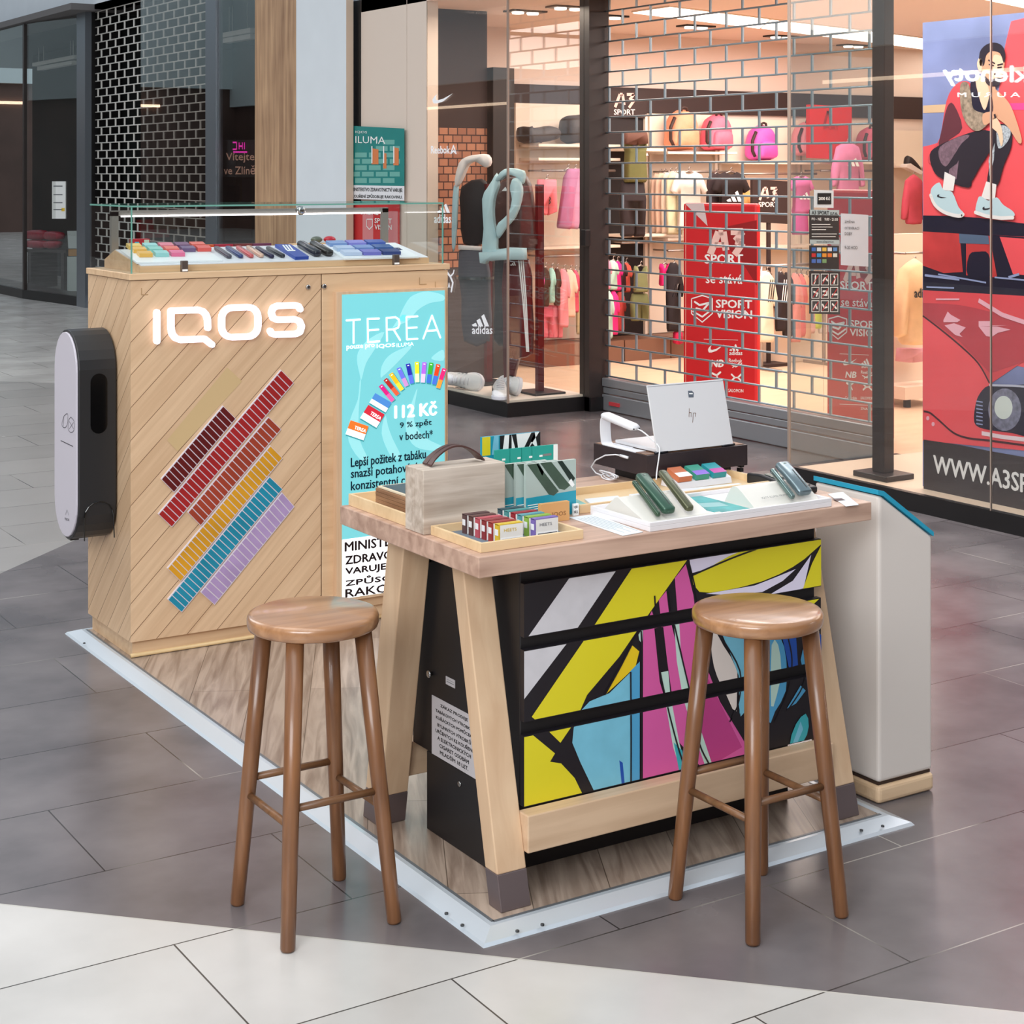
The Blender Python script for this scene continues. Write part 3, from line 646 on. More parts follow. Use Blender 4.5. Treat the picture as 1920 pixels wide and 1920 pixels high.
b0 = bay(965, 1128, 195, 665, M_CREAM, 'cream wall bay seen through the left glass bay')
def shelf(par, u0, u1, v, name='shelf', d=0.35):
    x0, x1 = wx(u0, 9.5)+.002, wx(u1, 9.5)-.002; z = wz((u0+u1)/2, v, 9.2)
    B(x0, x1, 9.2, 9.52, z-0.025, z).build(name, M_SHELF, par, bevel=0.004); return z
def rail(par, u0, u1, v, y=9.25):
    x0, x1 = wx(u0, 9.5)+.01, wx(u1, 9.5)-.01; z = wz((u0+u1)/2, v, y)
    mb = MB().tube([(x0, y, z), (x1, y, z)], 0.012, 8)
    for x in (x0+.04, x1-.04): mb.tube([(x, y, z), (x, 9.53, z)], 0.009, 6)
    mb.build('hanging_rail', M_RACKM, par, smooth=True); return z
shelf(b2, 1216, 1345, 284); shelf(b3, 1347, 1500, 303); shelf(b4, 1502, 1640, 303); shelf(b0, 975, 1128, 270); shelf(b0, 975, 1128, 296)
shelf(b1, 1134, 1214, 278); shelf(b1, 1134, 1214, 440); shelf(b2, 1216, 1345, 446); shelf(b3, 1347, 1500, 462); shelf(b4, 1502, 1640, 468); shelf(b0, 975, 1128, 462); shelf(b5, 1660, 1800, 310)
rail(b2, 1220, 1345, 322); rail(b3, 1350, 1500, 326); rail(b1, 1134, 1214, 455); rail(b0, 985, 1125, 320); rail(b0, 985, 1125, 480); rail(b2, 1220, 1300, 470); rail(b4, 1505, 1635, 320)

TEE = [(.35, 0), (.42, .04), (.5, .055), (.58, .04), (.65, 0), (.84, .06), (1, .33), (.86, .40), (.79, .28), (.80, 1), (.5, 1.02), (.2, 1), (.21, .28), (.14, .40), (0, .33), (.16, .06)]
HOOD = [(.36, 0), (.5, -.04), (.64, 0), (.82, .08), (.95, .5), (1, .9), (.88, .92), (.80, .5), (.8, 1), (.5, 1.01), (.2, 1), (.2, .5), (.12, .92), (0, .9), (.05, .5), (.18, .08)]
SIDE = [(.25, 0), (.55, .0), (.8, .1), (.98, .38), (.9, .5), (.72, .46), (.78, 1), (.1, 1), (.05, .5), (.08, .12)]
TANK = [(.2, 0), (.28, .18), (.5, .24), (.72, .18), (.8, 0), (.86, .2), (.8, .32), (.86, 1), (.14, 1), (.2, .32), (.14, .2)]
PANT = [(.1, 0), (.9, 0), (1, .3), (.95, 1), (.58, 1), (.52, .35), (.46, 1), (.05, 1), (0, .3)]
SHRT = [(.05, 0), (.95, 0), (1, .9), (.56, 1), (.5, .6), (.44, 1), (0, .9)]
_gn = 0
def garment(name, shape, u0, v0, wd, ht, col, y, label, cat, group=None, th=0.03, hanger=True, extra=None, plane=None):
    global _gn; _gn += 1
    P = plane or YP(y); px = [(u0+a*wd, v0+b*ht) for a, b in shape]
    m = mat('cloth_%02x%02x%02x' % col, col, 0.85, noise=0.10, nscale=9, bump=0.3)
    pts = [P(*p) for p in px]; c = P(u0+wd/2, v0+ht)
    t = thing(name, label, cat, tuple(c), group)
    MB().puff(pts, P.n, th, 0.86).build('fabric', m, t, smooth=True)
    if hanger:
        h = MB(); top = P(u0+wd*.5, v0-6); sh1, sh2 = P(u0+wd*.3, v0+ht*.05), P(u0+wd*.7, v0+ht*.05); nk = P(u0+wd*.5, v0-1)
        h.tube([sh1, nk, sh2], 0.008, 6).tube([nk, top, top+Vector((0.012, 0, 0.012)), top+Vector((0.02, 0, 0))], 0.004, 6)
        h.build('hanger', M_RACKM, t, smooth=True)
    if extra:
        q = MB(); extra(q, P); q.build('print', None, t)
    return t
def adbars(x, y, s, col=WHITE, lift=0.035):
    def f(q, P): q.use(col); bars(q, P, x, y, s, lift)
    return f
# hanging tops, front facing ones of each rail
garment('t_shirt', TEE, 1256, 321, 71, 110, (240, 234, 226), 9.10, 'white V-neck T-shirt facing the grille, under the orange backpack', 't-shirt')
for k, (x, c, lb) in enumerate([(1247, (214, 206, 170), 'pale green'), (1237, (232, 208, 186), 'cream'), (1226, (226, 190, 166), 'sand'), (1218, (236, 200, 176), 'peach')]):
    garment('t_shirt', SIDE, x, 322+k, 40, 118-k*2, c, 9.16+k*.07, '%s T-shirt sideways on the rail left of the white V-neck one' % lb, 't-shirt', 'T-shirts behind the white V-neck', 0.02)
garment('t_shirt', TEE, 1333, 322, 74, 100, (44, 34, 36), 9.10, 'black T-shirt with a white three-bar print beside the white V-neck', 't-shirt', extra=adbars(1360, 378, 0.9))
garment('t_shirt', SIDE, 1322, 324, 44, 104, (54, 40, 42), 9.19, 'dark T-shirt just behind the black one with the white print', 't-shirt', None, 0.02)
garment('t_shirt', SIDE, 1380, 352, 30, 60, (240, 178, 110), 9.22, 'orange T-shirt peeping out right of the black one', 't-shirt', None, 0.02)
garment('t_shirt', TEE, 1478, 330, 48, 70, (236, 120, 186), 9.10, 'pink T-shirt with white bars behind the glass corner edge', 't-shirt', extra=adbars(1496, 374, 0.6))
garment('dress', TANK, 1480, 384, 40, 56, (222, 96, 170), 9.12, 'pink ribbed top hanging under the pink T-shirt', 'top', hanger=False)
garment('hoodie', HOOD, 1556, 268, 66, 90, (236, 140, 186), 9.05, 'pink hoodie with white bars left of the brown post', 'hoodie', extra=adbars(1586, 312, 0.7))
garment('jacket', HOOD, 1690, 330, 46, 90, (220, 84, 106), 9.05, 'crimson pink hooded jacket between the brown post and the banner', 'jacket')
# left black bay: dressed torso and hanging tops
garment('tunic', TANK, 1164, 258, 54, 84, (112, 112, 66), 9.08, 'olive green top with a white mark in the black wall bay', 'top', hanger=False, th=0.05, extra=adbars(1204, 292, 0.25))
garment('bag', SHRT, 1168, 248, 46, 24, (100, 66, 54), 9.02, 'glossy brown pouch above the olive top', 'bag', hanger=False, th=0.04)
garment('leggings', PANT, 1162, 340, 48, 104, (44, 34, 36), 9.12, 'black leggings below the olive top', 'trousers', hanger=False, th=0.04)
for k, (x, c, lb, wd) in enumerate([(1131, (236, 150, 176), 'rose', 16), (1139, (180, 214, 200), 'mint', 22), (1148, (234, 40, 140), 'magenta', 20), (1157, (60, 30, 34), 'black', 20), (1162, (214, 92, 76), 'coral', 24)]):
    garment('t_shirt', SIDE, x, 486+k*1.5, wd, 56, c, 9.12+k*.05, '%s top sideways on the low rail in the black bay' % lb, 't-shirt', 'tops on the low rail of the black bay', 0.02)
for k, (x, c, lb) in enumerate([(1132, (176, 206, 196), 'pale mint'), (1142, (230, 44, 130), 'deep magenta'), (1154, (170, 56, 50), 'brick red')]):
    garment('trousers', SIDE, x, 545+k, 20, 90-k*8, c, 9.13+k*.05, '%s trousers hanging below the low rail tops' % lb, 'trousers', 'trousers below the low rail tops', 0.02, hanger=False)
garment('t_shirt', TANK, 1184, 498, 34, 50, (130, 134, 92), 9.08, 'pale green strappy top on the low rail of the black bay', 'top')
garment('shorts', PANT, 1182, 550, 34, 52, (108, 112, 72), 9.12, 'pale green trousers below the strappy top', 'trousers', hanger=False)
garment('t_shirt', TANK, 1234, 494, 26, 42, (234, 30, 120), 9.08, 'hot pink crop top left of the red totem', 'top')
garment('track_jacket', SIDE, 1248, 492, 34, 130, (34, 26, 30), 9.02, 'black track top with white stripes touching the red totem', 'jacket', extra=lambda q, P: [q.use(WHITE).poly(P, [(1262+i*4, 532), (1264+i*4, 532), (1258+i*4, 556), (1256+i*4, 556)], 0.03) for i in range(3)])
garment('shorts', SHRT, 1264, 622, 14, 24, (206, 30, 80), 9.05, 'small crimson shorts at the foot of the red totem', 'shorts', hanger=False)
# floor rack right of the totem
fr = thing('clothes_rack', 'chrome clothes rack between the two red totems', 'rack', (wx(1475, 8.0), 8.0, 0))
x0, x1 = wx(1424, 8.0), wx(1548, 8.0); zr = wz(1480, 497, 8.0)
mb = MB().tube([(x0, 8, zr), (x1, 8, zr)], 0.014, 8)
mb.build('rail', M_RACKM, fr, smooth=True)
for x in (x0+.02, x1-.02): MB().tube([(x, 8, 0.02), (x, 8, zr)], 0.016, 8).build('post', M_RACKM, fr, smooth=True); B(x-.02, x+.02, 7.75, 8.25, 0.0, 0.03).build('foot', M_RACKM, fr)
cols = [((238, 222, 200), 'cream'), ((40, 30, 34), 'black striped'), ((38, 30, 32), 'plain black'), ((232, 150, 140), 'salmon'), ((226, 120, 116), 'coral'), ((214, 170, 140), 'tan'), ((238, 190, 180), 'blush'), ((214, 236, 90), 'lime'), ((238, 232, 228), 'white')]
for k, (c, lb) in enumerate(cols):
    x = (1420, 1452, 1466, 1480, 1490, 1500, 1508, 1520, 1533)[k]; ht = (134, 112, 122, 130, 118, 124, 110, 100, 108)[k]; wd = (38, 26, 24, 26, 24, 24, 24, 24, 22)[k]
    ex = None
    if k in (0, 1): ex = (lambda xx, cc: (lambda q, P: [q.use(cc).poly(P, [(xx+i*4, 524), (xx+1.6+i*4, 524), (xx-3+i*4, 566), (xx-4.6+i*4, 566)], 0.026) for i in range(3)]))(x+wd*.55, BLACK if k == 0 else WHITE)
    garment('track_jacket' if k < 3 else 't_shirt', SIDE, x, 508+k*1.2, wd, ht, c, 7.95+0.02*k, '%s top on the floor rack between the red totems' % lb, 'jacket' if k < 3 else 't-shirt', 'clothes on the floor rack', 0.022, extra=ex)
# clothes seen through the left bay pane
garment('shorts', SHRT, 1006, 336, 38, 68, (250, 128, 140), 9.05, 'coral pink shorts on a clear hanger in the left glass bay view', 'shorts', extra=lambda q, P: q.use(BLACK).stroke(P, [(1027, 370), (1028, 373), (1026, 376), (1028, 379), (1026, 382)], 0.01, 0.034))
for k, (x, c, lb) in enumerate([(1044, (178, 112, 150), 'mauve'), (1058, (204, 140, 172), 'light pink'), (1078, (84, 48, 50), 'dark plum')]):
    garment('leggings', [(.5, 0), (.98, .0), (.80, .35), (.60, 1), (.02, .98), (.22, .45), (.34, .12)], x, 316, 42, 114, c, 9.02+k*.06, '%s leggings folded over a hanger in the left glass bay view' % lb, 'trousers', 'leggings on hangers', 0.03)
for k, (x, c, lb, wd, ht) in enumerate([(1006, (226, 90, 170), 'magenta', 14, 70), (1014, (58, 46, 34), 'dark olive', 18, 74), (1028, (160, 210, 200), 'aqua', 14, 66), (1038, (60, 46, 36), 'dark brown', 14, 70), (1046, (236, 150, 160), 'pink', 24, 110), (1056, (238, 200, 178), 'beige', 28, 90), (1070, (226, 70, 100), 'raspberry', 18, 80), (1080, (196, 176, 130), 'khaki', 14, 120), (1086, (230, 214, 160), 'straw', 12, 116)]):
    garment('t_shirt', SIDE, x, 500+k, wd, ht, c, 9.02+k*.03, '%s top on the low rail in the left glass bay view' % lb, 't-shirt', 'tops on the low rail behind the glass bay', 0.02)
for k, (x, c, lb) in enumerate([(1014, (222, 110, 130), 'rose'), (1032, (230, 130, 146), 'light rose')]):
    garment('trousers', PANT, x, 572, 22, 62, c, 9.2, '%s trousers under the low rail in the left glass bay view' % lb, 'trousers', 'trousers behind the glass bay', 0.03, hanger=False)

# backpacks and bags: rounded bodies with pockets and straps
def backpack(u0, v0, wd, ht, col, y, label, dark=None, tag_=True):
    P = YP(y); c = P(u0+wd/2, v0+ht); t = thing('backpack', label, 'backpack', tuple(c))
    m = mat('nylon_%02x%02x%02x' % col, col, 0.55, noise=0.08, nscale=12, bump=0.5)
    S = smoothline([(.22, .08), (.5, 0), (.78, .08), (.93, .3), (1, .7), (.98, .97), (.5, 1), (.02, .97), (0, .7), (.07, .3)], 3, True)
    MB().puff([P(u0+a*wd, v0+b*ht) for a, b in S], P.n, 0.10, 0.72).build('body', m, t, smooth=True)
    S2 = smoothline([(.2, .5), (.5, .46), (.8, .5), (.86, .75), (.82, .93), (.5, .95), (.18, .93), (.14, .75)], 3, True)
    MB().puff([P(u0+a*wd, v0+b*ht, 0.10) for a, b in S2], P.n, 0.035, 0.8).build('pocket', m, t, smooth=True)
    d = mat('strap_dark', dark or (70, 50, 50), 0.6)
    MB().tube([P(u0+a*wd, v0+b*ht, 0.04) for a, b in [(.4, .05), (.42, -.03), (.5, -.05), (.58, -.03), (.6, .05)]], 0.012, 6).build('handle', d, t, smooth=True)
    MB().tube([P(u0+a*wd, v0+b*ht, 0.07) for a, b in [(.12, .2), (-.02, .45), (-.02, .75), (.08, .9)]], 0.016, 6).build('strap', d, t, smooth=True)
    MB().stroke(P, [(u0+.24*wd, v0+.3*ht), (u0+.5*wd, v0+.26*ht), (u0+.76*wd, v0+.3*ht)], 0.012, 0.085, th=0.02).build('zip', d, t)
    return t
backpack(1250, 205, 56, 76, (238, 156, 120), 9.36, 'crumpled orange backpack on the top shelf', (60, 40, 36))
backpack(1318, 214, 50, 68, (240, 110, 134), 9.36, 'rose pink backpack beside the orange one')
backpack(1403, 234, 48, 66, (220, 90, 180), 9.36, 'violet pink backpack with dark edges on the second shelf', (70, 20, 60))
backpack(1490, 228, 42, 64, (240, 150, 160), 9.36, 'light pink backpack with a clear handle behind the corner glass')
backpack(1612, 238, 34, 62, (206, 96, 120), 9.36, 'dusky rose backpack next to the brown post')
t = thing('duffel_bag', 'charcoal duffel bag drooping over the shelf in the left glass bay view', 'bag', tuple(YP(9.3)(1010, 268)))
P = YP(9.3); MB().puff([P(*p) for p in smoothline([(975, 238), (1000, 240), (1030, 236), (1046, 246), (1040, 262), (1000, 268), (976, 266)], 3, True)], P.n, 0.12, 0.75).build('body', mat('charcoal_nylon', (66, 56, 52), 0.6, bump=0.5, noise=0.1), t, smooth=True)
MB().tube([P(*p, 0.10) for p in [(984, 238), (992, 262), (1002, 266), (1018, 242)]], 0.016, 6).build('strap', mat('strap_dark', (70, 50, 50), 0.6), t, smooth=True)
t = thing('duffel_bag', 'dark bag with a white loop mark on the shelf beside the dark post', 'bag', tuple(YP(9.3)(1085, 268)))
MB().puff([P(*p) for p in smoothline([(1056, 224), (1075, 216), (1110, 220), (1116, 262), (1080, 268), (1058, 266)], 3, True)], P.n, 0.12, 0.75).build('body', mat('charcoal_nylon', (66, 56, 52), 0.6), t, smooth=True)
MB().use(WHITE).stroke(P, [(1082, 238), (1080, 228), (1085, 226), (1088, 238), (1084, 240)], 0.012, 0.125).build('print', None, t)

# A3 board signs inside
def a3(q, P, x, y, s, lift=0.003):
    q.use(mat('blush_print', (240, 200, 190), 0.5))
    q.stroke(P, [(x, y+24*s), (x+9*s, y), (x+14*s, y), (x+17*s, y+20*s)], 0.030*s, lift, cap=False).stroke(P, [(x+5*s, y+14*s), (x+15*s, y+14*s)], 0.022*s, lift, cap=False)
    q.stroke(P, [(x+22*s, y), (x+35*s, y), (x+27*s, y+10*s), (x+35*s, y+12*s), (x+26*s, y+25*s)], 0.028*s, lift, cap=False)
def a3sign(q, P, x, y, s):
    a3(q, P, x, y, s); q.use(mat('blush_white', (246, 232, 226), 0.5)); q.tpx('SPORT', P, (x-2*s, y+38*s), (x+37*s, y+38*s), (x-2*s, y+28*s), 0.03, 0.003)
P = YP(9.49)
q = MB().use(M_BROWNP).slab(P, [(1132, 168), (1212, 172), (1212, 222), (1132, 218)], 0.078); a3sign(q, P, 1153, 177, 1.0)
tag(q.build('shop_sign'), 'brown board with pale A3 lettering at the top left behind the grille', 'sign')
P = YP(8.2); q = MB().use(M_BROWNP).slab(P, [(1411, 336), (1478, 340), (1478, 420), (1411, 416)], 0.03).slab(P, [(1440, 417), (1446, 417), (1446, 600), (1440, 600)], 0.02, -.005).box(P(1443, 500).x-.14, P(1443, 500).x+.14, 8.1, 8.34, 0.005, 0.03); q.slab(P, [(1440, 599), (1446, 599), (1446, 722), (1440, 722)], 0.02, -.005); a3sign(q, P, 1424, 353, 0.92)
tag(q.build('shop_sign'), 'brown board with pale A3 lettering right of the front red totem', 'sign')
M_RED = mat('totem_red', (206, 32, 38), 0.4); M_DRED = mat('totem_dark_red', (150, 24, 28), 0.4)
P = YP(9.1); q = MB().use(M_RED).slab(P, [(1518, 196), (1597, 200), (1597, 300), (1518, 296)], 0.05)
q.use(M_DRED).stroke(P, [(1545, 236), (1552, 208), (1560, 234)], 0.03, 0.003, cap=False); q.tpx('SPORT', P, (1543, 242), (1572, 244), (1543, 234), 0.02, 0.003)
tag(q.build('hanging_banner'), 'red hanging banner behind the pink hoodie', 'banner')
# red totems
def totem(A, Bp, ztop, label, px, full=True):
    A = Vector(A); Bp = Vector(Bp); R = Bp-A; back = Vector((-R.y, R.x, 0)).normalized()*0.07
    t = thing('advertising_totem', label, 'totem', tuple((A+Bp)/2+back*0.5))
    MB().prism([A, Bp, Bp+back, A+back], (0, 0, ztop)).build('body', M_RED, t, bevel=0.02)
    Q = Quad(px, A, R, Vector((0, 0, ztop)))
    return t, Q
A = ZP(0)(1280, 768); A2 = ZP(0)(1420, 779)
zt = GP(A, -(A2-A).y*-1, (A2-A).x*-1)
n_ = Vector(((A2-A).y, -(A2-A).x, 0)).normalized(); g_ = GP(A, n_.x, n_.y); ztop = g_(1350, 381).z
t, Q = totem(A, A2, ztop, 'red totem with lettering and small sport logos right behind the grille', [(1280, 768), (1420, 779), (1420, 383), (1280, 380)])
def totem_print(q, Q, dx=0.0, dy=0.0, k=1.0):
    X = lambda L: [(1350+(x-1350)*k+dx, 600+(y-600)*k+dy) for x, y in L]; p = lambda x, y: X([(x, y)])[0]
    q.use(mat('totem_line', (240, 190, 170), 0.5)); q.stroke(Q, X([(1286, 385), (1286, 762)]), 0.004, 0.002, cap=False)
    q.use(M_DRED); q.poly(Q, X([(1326, 433), (1419, 414), (1419, 536), (1390, 490), (1334, 436)]), 0.001)
    q.use(mat('pale_triangle', (214, 196, 196), 0.5)); q.poly(Q, X([(1284, 381), (1320, 381), (1327, 424)]), 0.0015)
    a3(q, Q, *p(1332, 435), 1.75*k, 0.003)
    q.use(WHITE)
    q.tpx('SPORT', Q, p(1322, 494), p(1393, 495), p(1322, 477), 0.03, 0.002); q.tpx('se stává', Q, p(1324, 531), p(1392, 533), p(1324, 514), 0.01, 0.002)
    q.tpx('SPORT', Q, p(1343, 577), p(1410, 579), p(1343, 562), 0.03, 0.002); q.tpx('VISION', Q, p(1343, 596), p(1410, 598), p(1343, 581), 0.03, 0.002)
    q.stroke(Q, X([(1297, 560), (1297, 588), (1317, 604), (1336, 588), (1336, 560), (1317, 554), (1297, 560)]), 0.008, 0.002)
    q.stroke(Q, X([(1303, 566), (1312, 572), (1330, 568), (1318, 582), (1306, 578)]), 0.014, 0.002); q.stroke(Q, X([(1300, 584), (1317, 594), (1333, 582)]), 0.012, 0.002)
    for y_ in (636, 746): q.stroke(Q, X([(1320, y_), (1384, y_+2)]), 0.003, 0.002, cap=False)
    sw(q, Q, *p(1328, 653), 0.8*k, 0.002); bars(q, Q, *p(1369, 658), 0.55*k, 0.002); q.tpx('adidas', Q, p(1368, 666), p(1392, 666), p(1368, 658), 0.02, 0.002)
    q.tpx('NB', Q, p(1333, 688), p(1356, 688), p(1335, 675), 0.06, 0.002); q.tpx('Reebok', Q, p(1367, 679), p(1392, 680), p(1367, 672), 0.01, 0.002)
    q.stroke(Q, X([(1370, 683), (1380, 688), (1391, 682)]), 0.007, 0.002); q.stroke(Q, X([(1374, 689), (1388, 680)]), 0.006, 0.002)
    q.stroke(Q, X([(1336, 700), (1344, 704), (1351, 698)]), 0.014, 0.002); q.stroke(Q, X([(1344, 704), (1348, 714)]), 0.010, 0.002)
    q.stroke(Q, X([(1372, 702), (1378, 708), (1372, 714)]), 0.012, 0.002); q.stroke(Q, X([(1390, 702), (1384, 708), (1390, 714)]), 0.012, 0.002); q.stroke(Q, X([(1378, 708), (1384, 708)]), 0.010, 0.002)
    q.tpx('Columbia', Q, p(1332, 735), p(1358, 735), p(1332, 729), 0.01, 0.002); q.tpx('SALOMON', Q, p(1366, 735), p(1394, 736), p(1366, 729), 0.01, 0.002)
    q.tpx('ZNAČEK', Q, p(1366, 758), p(1396, 759), p(1366, 751), 0.02, 0.002)
q = MB(); totem_print(q, Q); q.build('print', None, t)
A = ZP(0)(1549, 802); A2 = ZP(0)(1640, 823)
n_ = Vector(((A2-A).y, -(A2-A).x, 0)).normalized(); g_ = GP(A, n_.x, n_.y); ztop = g_(1560, 355).z
A2 = g_(1662, 827); A2.z = 0.0
t, Q = totem(A, A2, ztop, 'second red totem standing behind the notices on the corner glass', [(1549, 802), (1662, 828), (1662, 352), (1549, 355)])
q = MB(); totem_print(q, Q, 250, 32, 0.86); q.build('print', None, t)

# low cream counter behind the rack and the right hand hoodie stand
t = thing('shop_counter', 'low cream counter under the clothes between the red totems', 'counter', (wx(1480, 8.3), 8.4, 0))
x0, x1 = wx(1424, 8.3), wx(1552, 8.3); B(x0, x1, 8.3, 8.8, 0.004, 0.50).build('body', M_CREAM, t, bevel=0.01); B(x0-.02, x1+.02, 8.28, 8.82, 0.50, 0.55).build('top', mat('walnut_plinth', (120, 84, 66), 0.5), t)
ps = YP(5.7); c0 = ps(1682, 480); c1 = ps(1740, 480)
t = thing('clothes_stand', 'cream display stand carrying the sand coloured hoodie', 'rack', ((c0.x+c1.x)/2, 5.9, 0.004))
zt_ = ps(1700, 440).z; zb_ = ps(1700, 735).z
B(c0.x-.02, c1.x+.1, 5.85, 5.9, zb_+.05, zt_).build('back_panel', mat('stand_cream', (236, 216, 196), 0.6), t); B(c0.x-.02, c1.x+.1, 5.6, 6.1, zb_-.04, zb_+.05).build('base', mat('stand_cream', (236, 216, 196), 0.6), t)
for x in (c0.x+.06, c1.x+.02): MB().lathe((x, 5.66, 0.004), [(0.028, 0), (0.028, max(zb_-.044, .02))], 12).build('wheel', M_BLACK, t)
zz = ps(1700, 474).z; MB().tube([(c0.x, 5.84, zz), (c0.x, 5.62, zz)], 0.01, 6).tube([(c0.x, 5.64, zz), (c1.x, 5.64, zz)], 0.01, 6).build('arm', M_RACKM, t, smooth=True)
garment('hoodie', HOOD, 1676, 490, 76, 156, (238, 206, 160), 5.6, 'sand coloured hoodie with black lettering right of the brown post', 'hoodie', th=0.06, extra=lambda q, P: q.use(BLACK).tpx('adidas', P, (1702, 557), (1738, 557), (1702, 540), 0.02, 0.066))
garment('trousers', SHRT, 1680, 652, 56, 28, (224, 160, 170), 5.72, 'pink fabric hanging below the sand hoodie', 'trousers', hanger=False)
# black and white shoe on the far shelf
def shoe(t, P, pts_sole, pts_up, m1, m2, extra=None, th=0.045):
    MB().prism([P(*p, 0.0) for p in pts_sole], -P.n*th*2).build('sole', m1, t, bevel=0.006)
    MB().puff([P(*p, -th) for p in smoothline(pts_up, 3, True)], P.n, th*0.95, 0.75).build('upper', m2, t, smooth=True)
    if extra: q = MB(); extra(q, P); q.build('stripes', None, t)
P = YP(9.1); t = thing('shoe', 'black and white running shoe on the shelf right of the brown post', 'shoe', tuple(P(1712, 322)))
shoe(t, P, [(1700, 308), (1708, 306), (1732, 322), (1728, 328), (1700, 314)], [(1703, 304), (1706, 292), (1714, 296), (1730, 316), (1728, 321), (1706, 310)], mat('shoe_sole', (232, 222, 214), 0.6), mat('shoe_black', (40, 34, 36), 0.6))

# ------------------------------------------------------------------ left bay display: two dressed stands, shoes
def stand(base, u, vt, label):
    t = thing('garment_stand', label, 'stand', (base[0], base[1], 0.115))
    B(base[0]-.12, base[0]+.14, base[1]-.14, base[1]+.14, 0.115, 0.13).build('base_plate', M_BLACK, t, bevel=0.003)
    B(base[0]-.02, base[0]+.03, base[1]-.02, base[1]+.02, 0.13, 1.62).build('pole', mat('burgundy_pole', (92, 22, 22), 0.3), t)
    return t
GN = (-0.78, -0.62)
b = (4.725, 7.03); stand(b, 0, 0, 'burgundy pole stand on a black plate behind the corner of the glass bay')
G1 = GP((4.60, 7.12), *GN)
def soft(name, P, px, th, m, label, cat, lift=0.0, parent=None, k=2, inner=0.9):
    q = MB().puff([P(u, v, lift) for u, v in smoothline(px, k, True)], P.n, th*0.6, inner)
    o = q.build(name, m, parent, smooth=True)
    if label: tag(o, label, cat)
    return o
M_BRN = mat('quilted_brown', (84, 52, 46), 0.4, noise=0.25, nscale=9, bump=1.0)
t = thing('quilted_vest', 'dark brown quilted vest on the front stand of the glass bay', 'vest', tuple(G1(958, 480)))
soft('body', G1, [(930, 350), (945, 335), (975, 328), (992, 345), (1004, 440), (1000, 470), (930, 478), (920, 420)], 0.09, M_BRN, None, None, -0.05, t)
MB().use(WHITE).poly(G1, [(945, 358), (952, 350), (956, 358)], 0.05).build('print', None, t)
M_LBL = mat('light_blue_fleece', (196, 226, 232), 0.8, noise=0.08, nscale=8, bump=0.6)
t = thing('hoodie', 'light blue hoodie draped in a loop around the quilted vest', 'hoodie', tuple(G1(955, 500)))
soft('body', G1, [(929, 338), (938, 324), (943, 342), (936, 362), (932, 390), (934, 420), (940, 445), (939, 470), (946, 484), (912, 486), (914, 430), (911, 372), (920, 352)], 0.05, M_LBL, None, None, 0.07, t)
soft('hood', G1, [(936, 338), (946, 322), (962, 315), (990, 320), (992, 335), (988, 345), (978, 332), (958, 327), (944, 338)], 0.05, M_LBL, None, None, 0.08, t)
soft('sleeve', G1, [(971, 335), (982, 335), (990, 350), (988, 375), (976, 408), (958, 428), (946, 446), (940, 436), (944, 420), (964, 402), (972, 372), (968, 352)], 0.045, M_LBL, None, None, 0.11, t)
soft('hem', G1, [(907, 472), (940, 470), (943, 466), (966, 463), (996, 464), (997, 486), (960, 486), (922, 488), (919, 494), (909, 492)], 0.06, M_LBL, None, None, 0.10, t, 1, 0.9)
t = thing('track_trousers', 'burgundy track trousers with three white stripes on the front stand', 'trousers', tuple(G1(975, 690)))
soft('fabric', G1, [(945, 486), (992, 486), (998, 560), (1000, 662), (975, 672), (962, 725), (946, 722), (944, 600)], 0.06, mat('burgundy_satin', (88, 26, 26), 0.35, noise=0.2, nscale=6, bump=0.8), None, None, 0.0, t)
q = MB().use(WHITE)
for k in range(3): q.poly(G1, [(977+k*4, 487), (979.4+k*4, 487), (987+k*3, 560), (994+k*1.8, 658), (992+k*1.8, 658), (984.6+k*3, 560)], 0.064)
bars(q, G1, 963, 497, 0.33, 0.064); q.build('stripes', None, t)
t = thing('track_trousers', 'black trousers hanging beside the burgundy pair at the glass corner', 'trousers', tuple(G1(937, 690)))
soft('fabric', G1, [(924, 486), (950, 486), (953, 560), (950, 640), (940, 650), (922, 640), (924, 560)], 0.05, mat('black_cloth', (26, 22, 26), 0.7), None, None, -0.06, t)
b = (4.70, 7.70); stand(b, 0, 0, 'burgundy pole stand behind the white draped top in the glass bay')
G2 = GP((4.60, 7.80), *GN)
t = thing('sweatshirt', 'white and black top draped over the rear stand of the glass bay', 'sweatshirt', tuple(G2(875, 470)))
M_WHT = mat('white_fleece', (232, 226, 224), 0.8, bump=0.5)
soft('hood', G2, [(866, 306), (880, 294), (900, 290), (922, 290), (928, 304), (920, 314), (900, 302), (884, 308), (874, 330), (862, 352), (858, 340)], 0.05, M_WHT, None, None, 0.06, t)
soft('sleeve', G2, [(856, 348), (864, 346), (862, 400), (858, 462), (853, 466), (853, 400)], 0.03, mat('pale_blue_trim', (176, 210, 220), 0.7), None, None, 0.05, t)
soft('body', G2, [(862, 350), (900, 335), (912, 360), (906, 455), (866, 458), (861, 400)], 0.06, mat('black_cloth', (26, 22, 26), 0.7), None, None, -0.04, t)
soft('hem', G2, [(860, 459), (904, 462), (904, 470), (860, 468)], 0.05, M_WHT, None, None, 0.0, t, 1, 0.9)
t = thing('track_trousers', 'grey trousers under the white and black top in the glass bay', 'trousers', tuple(G2(885, 640)))
soft('fabric', G2, [(860, 470), (912, 470), (920, 560), (918, 640), (870, 640), (866, 560)], 0.05, mat('grey_cloth', (74, 74, 84), 0.8), None, None, 0.0, t)
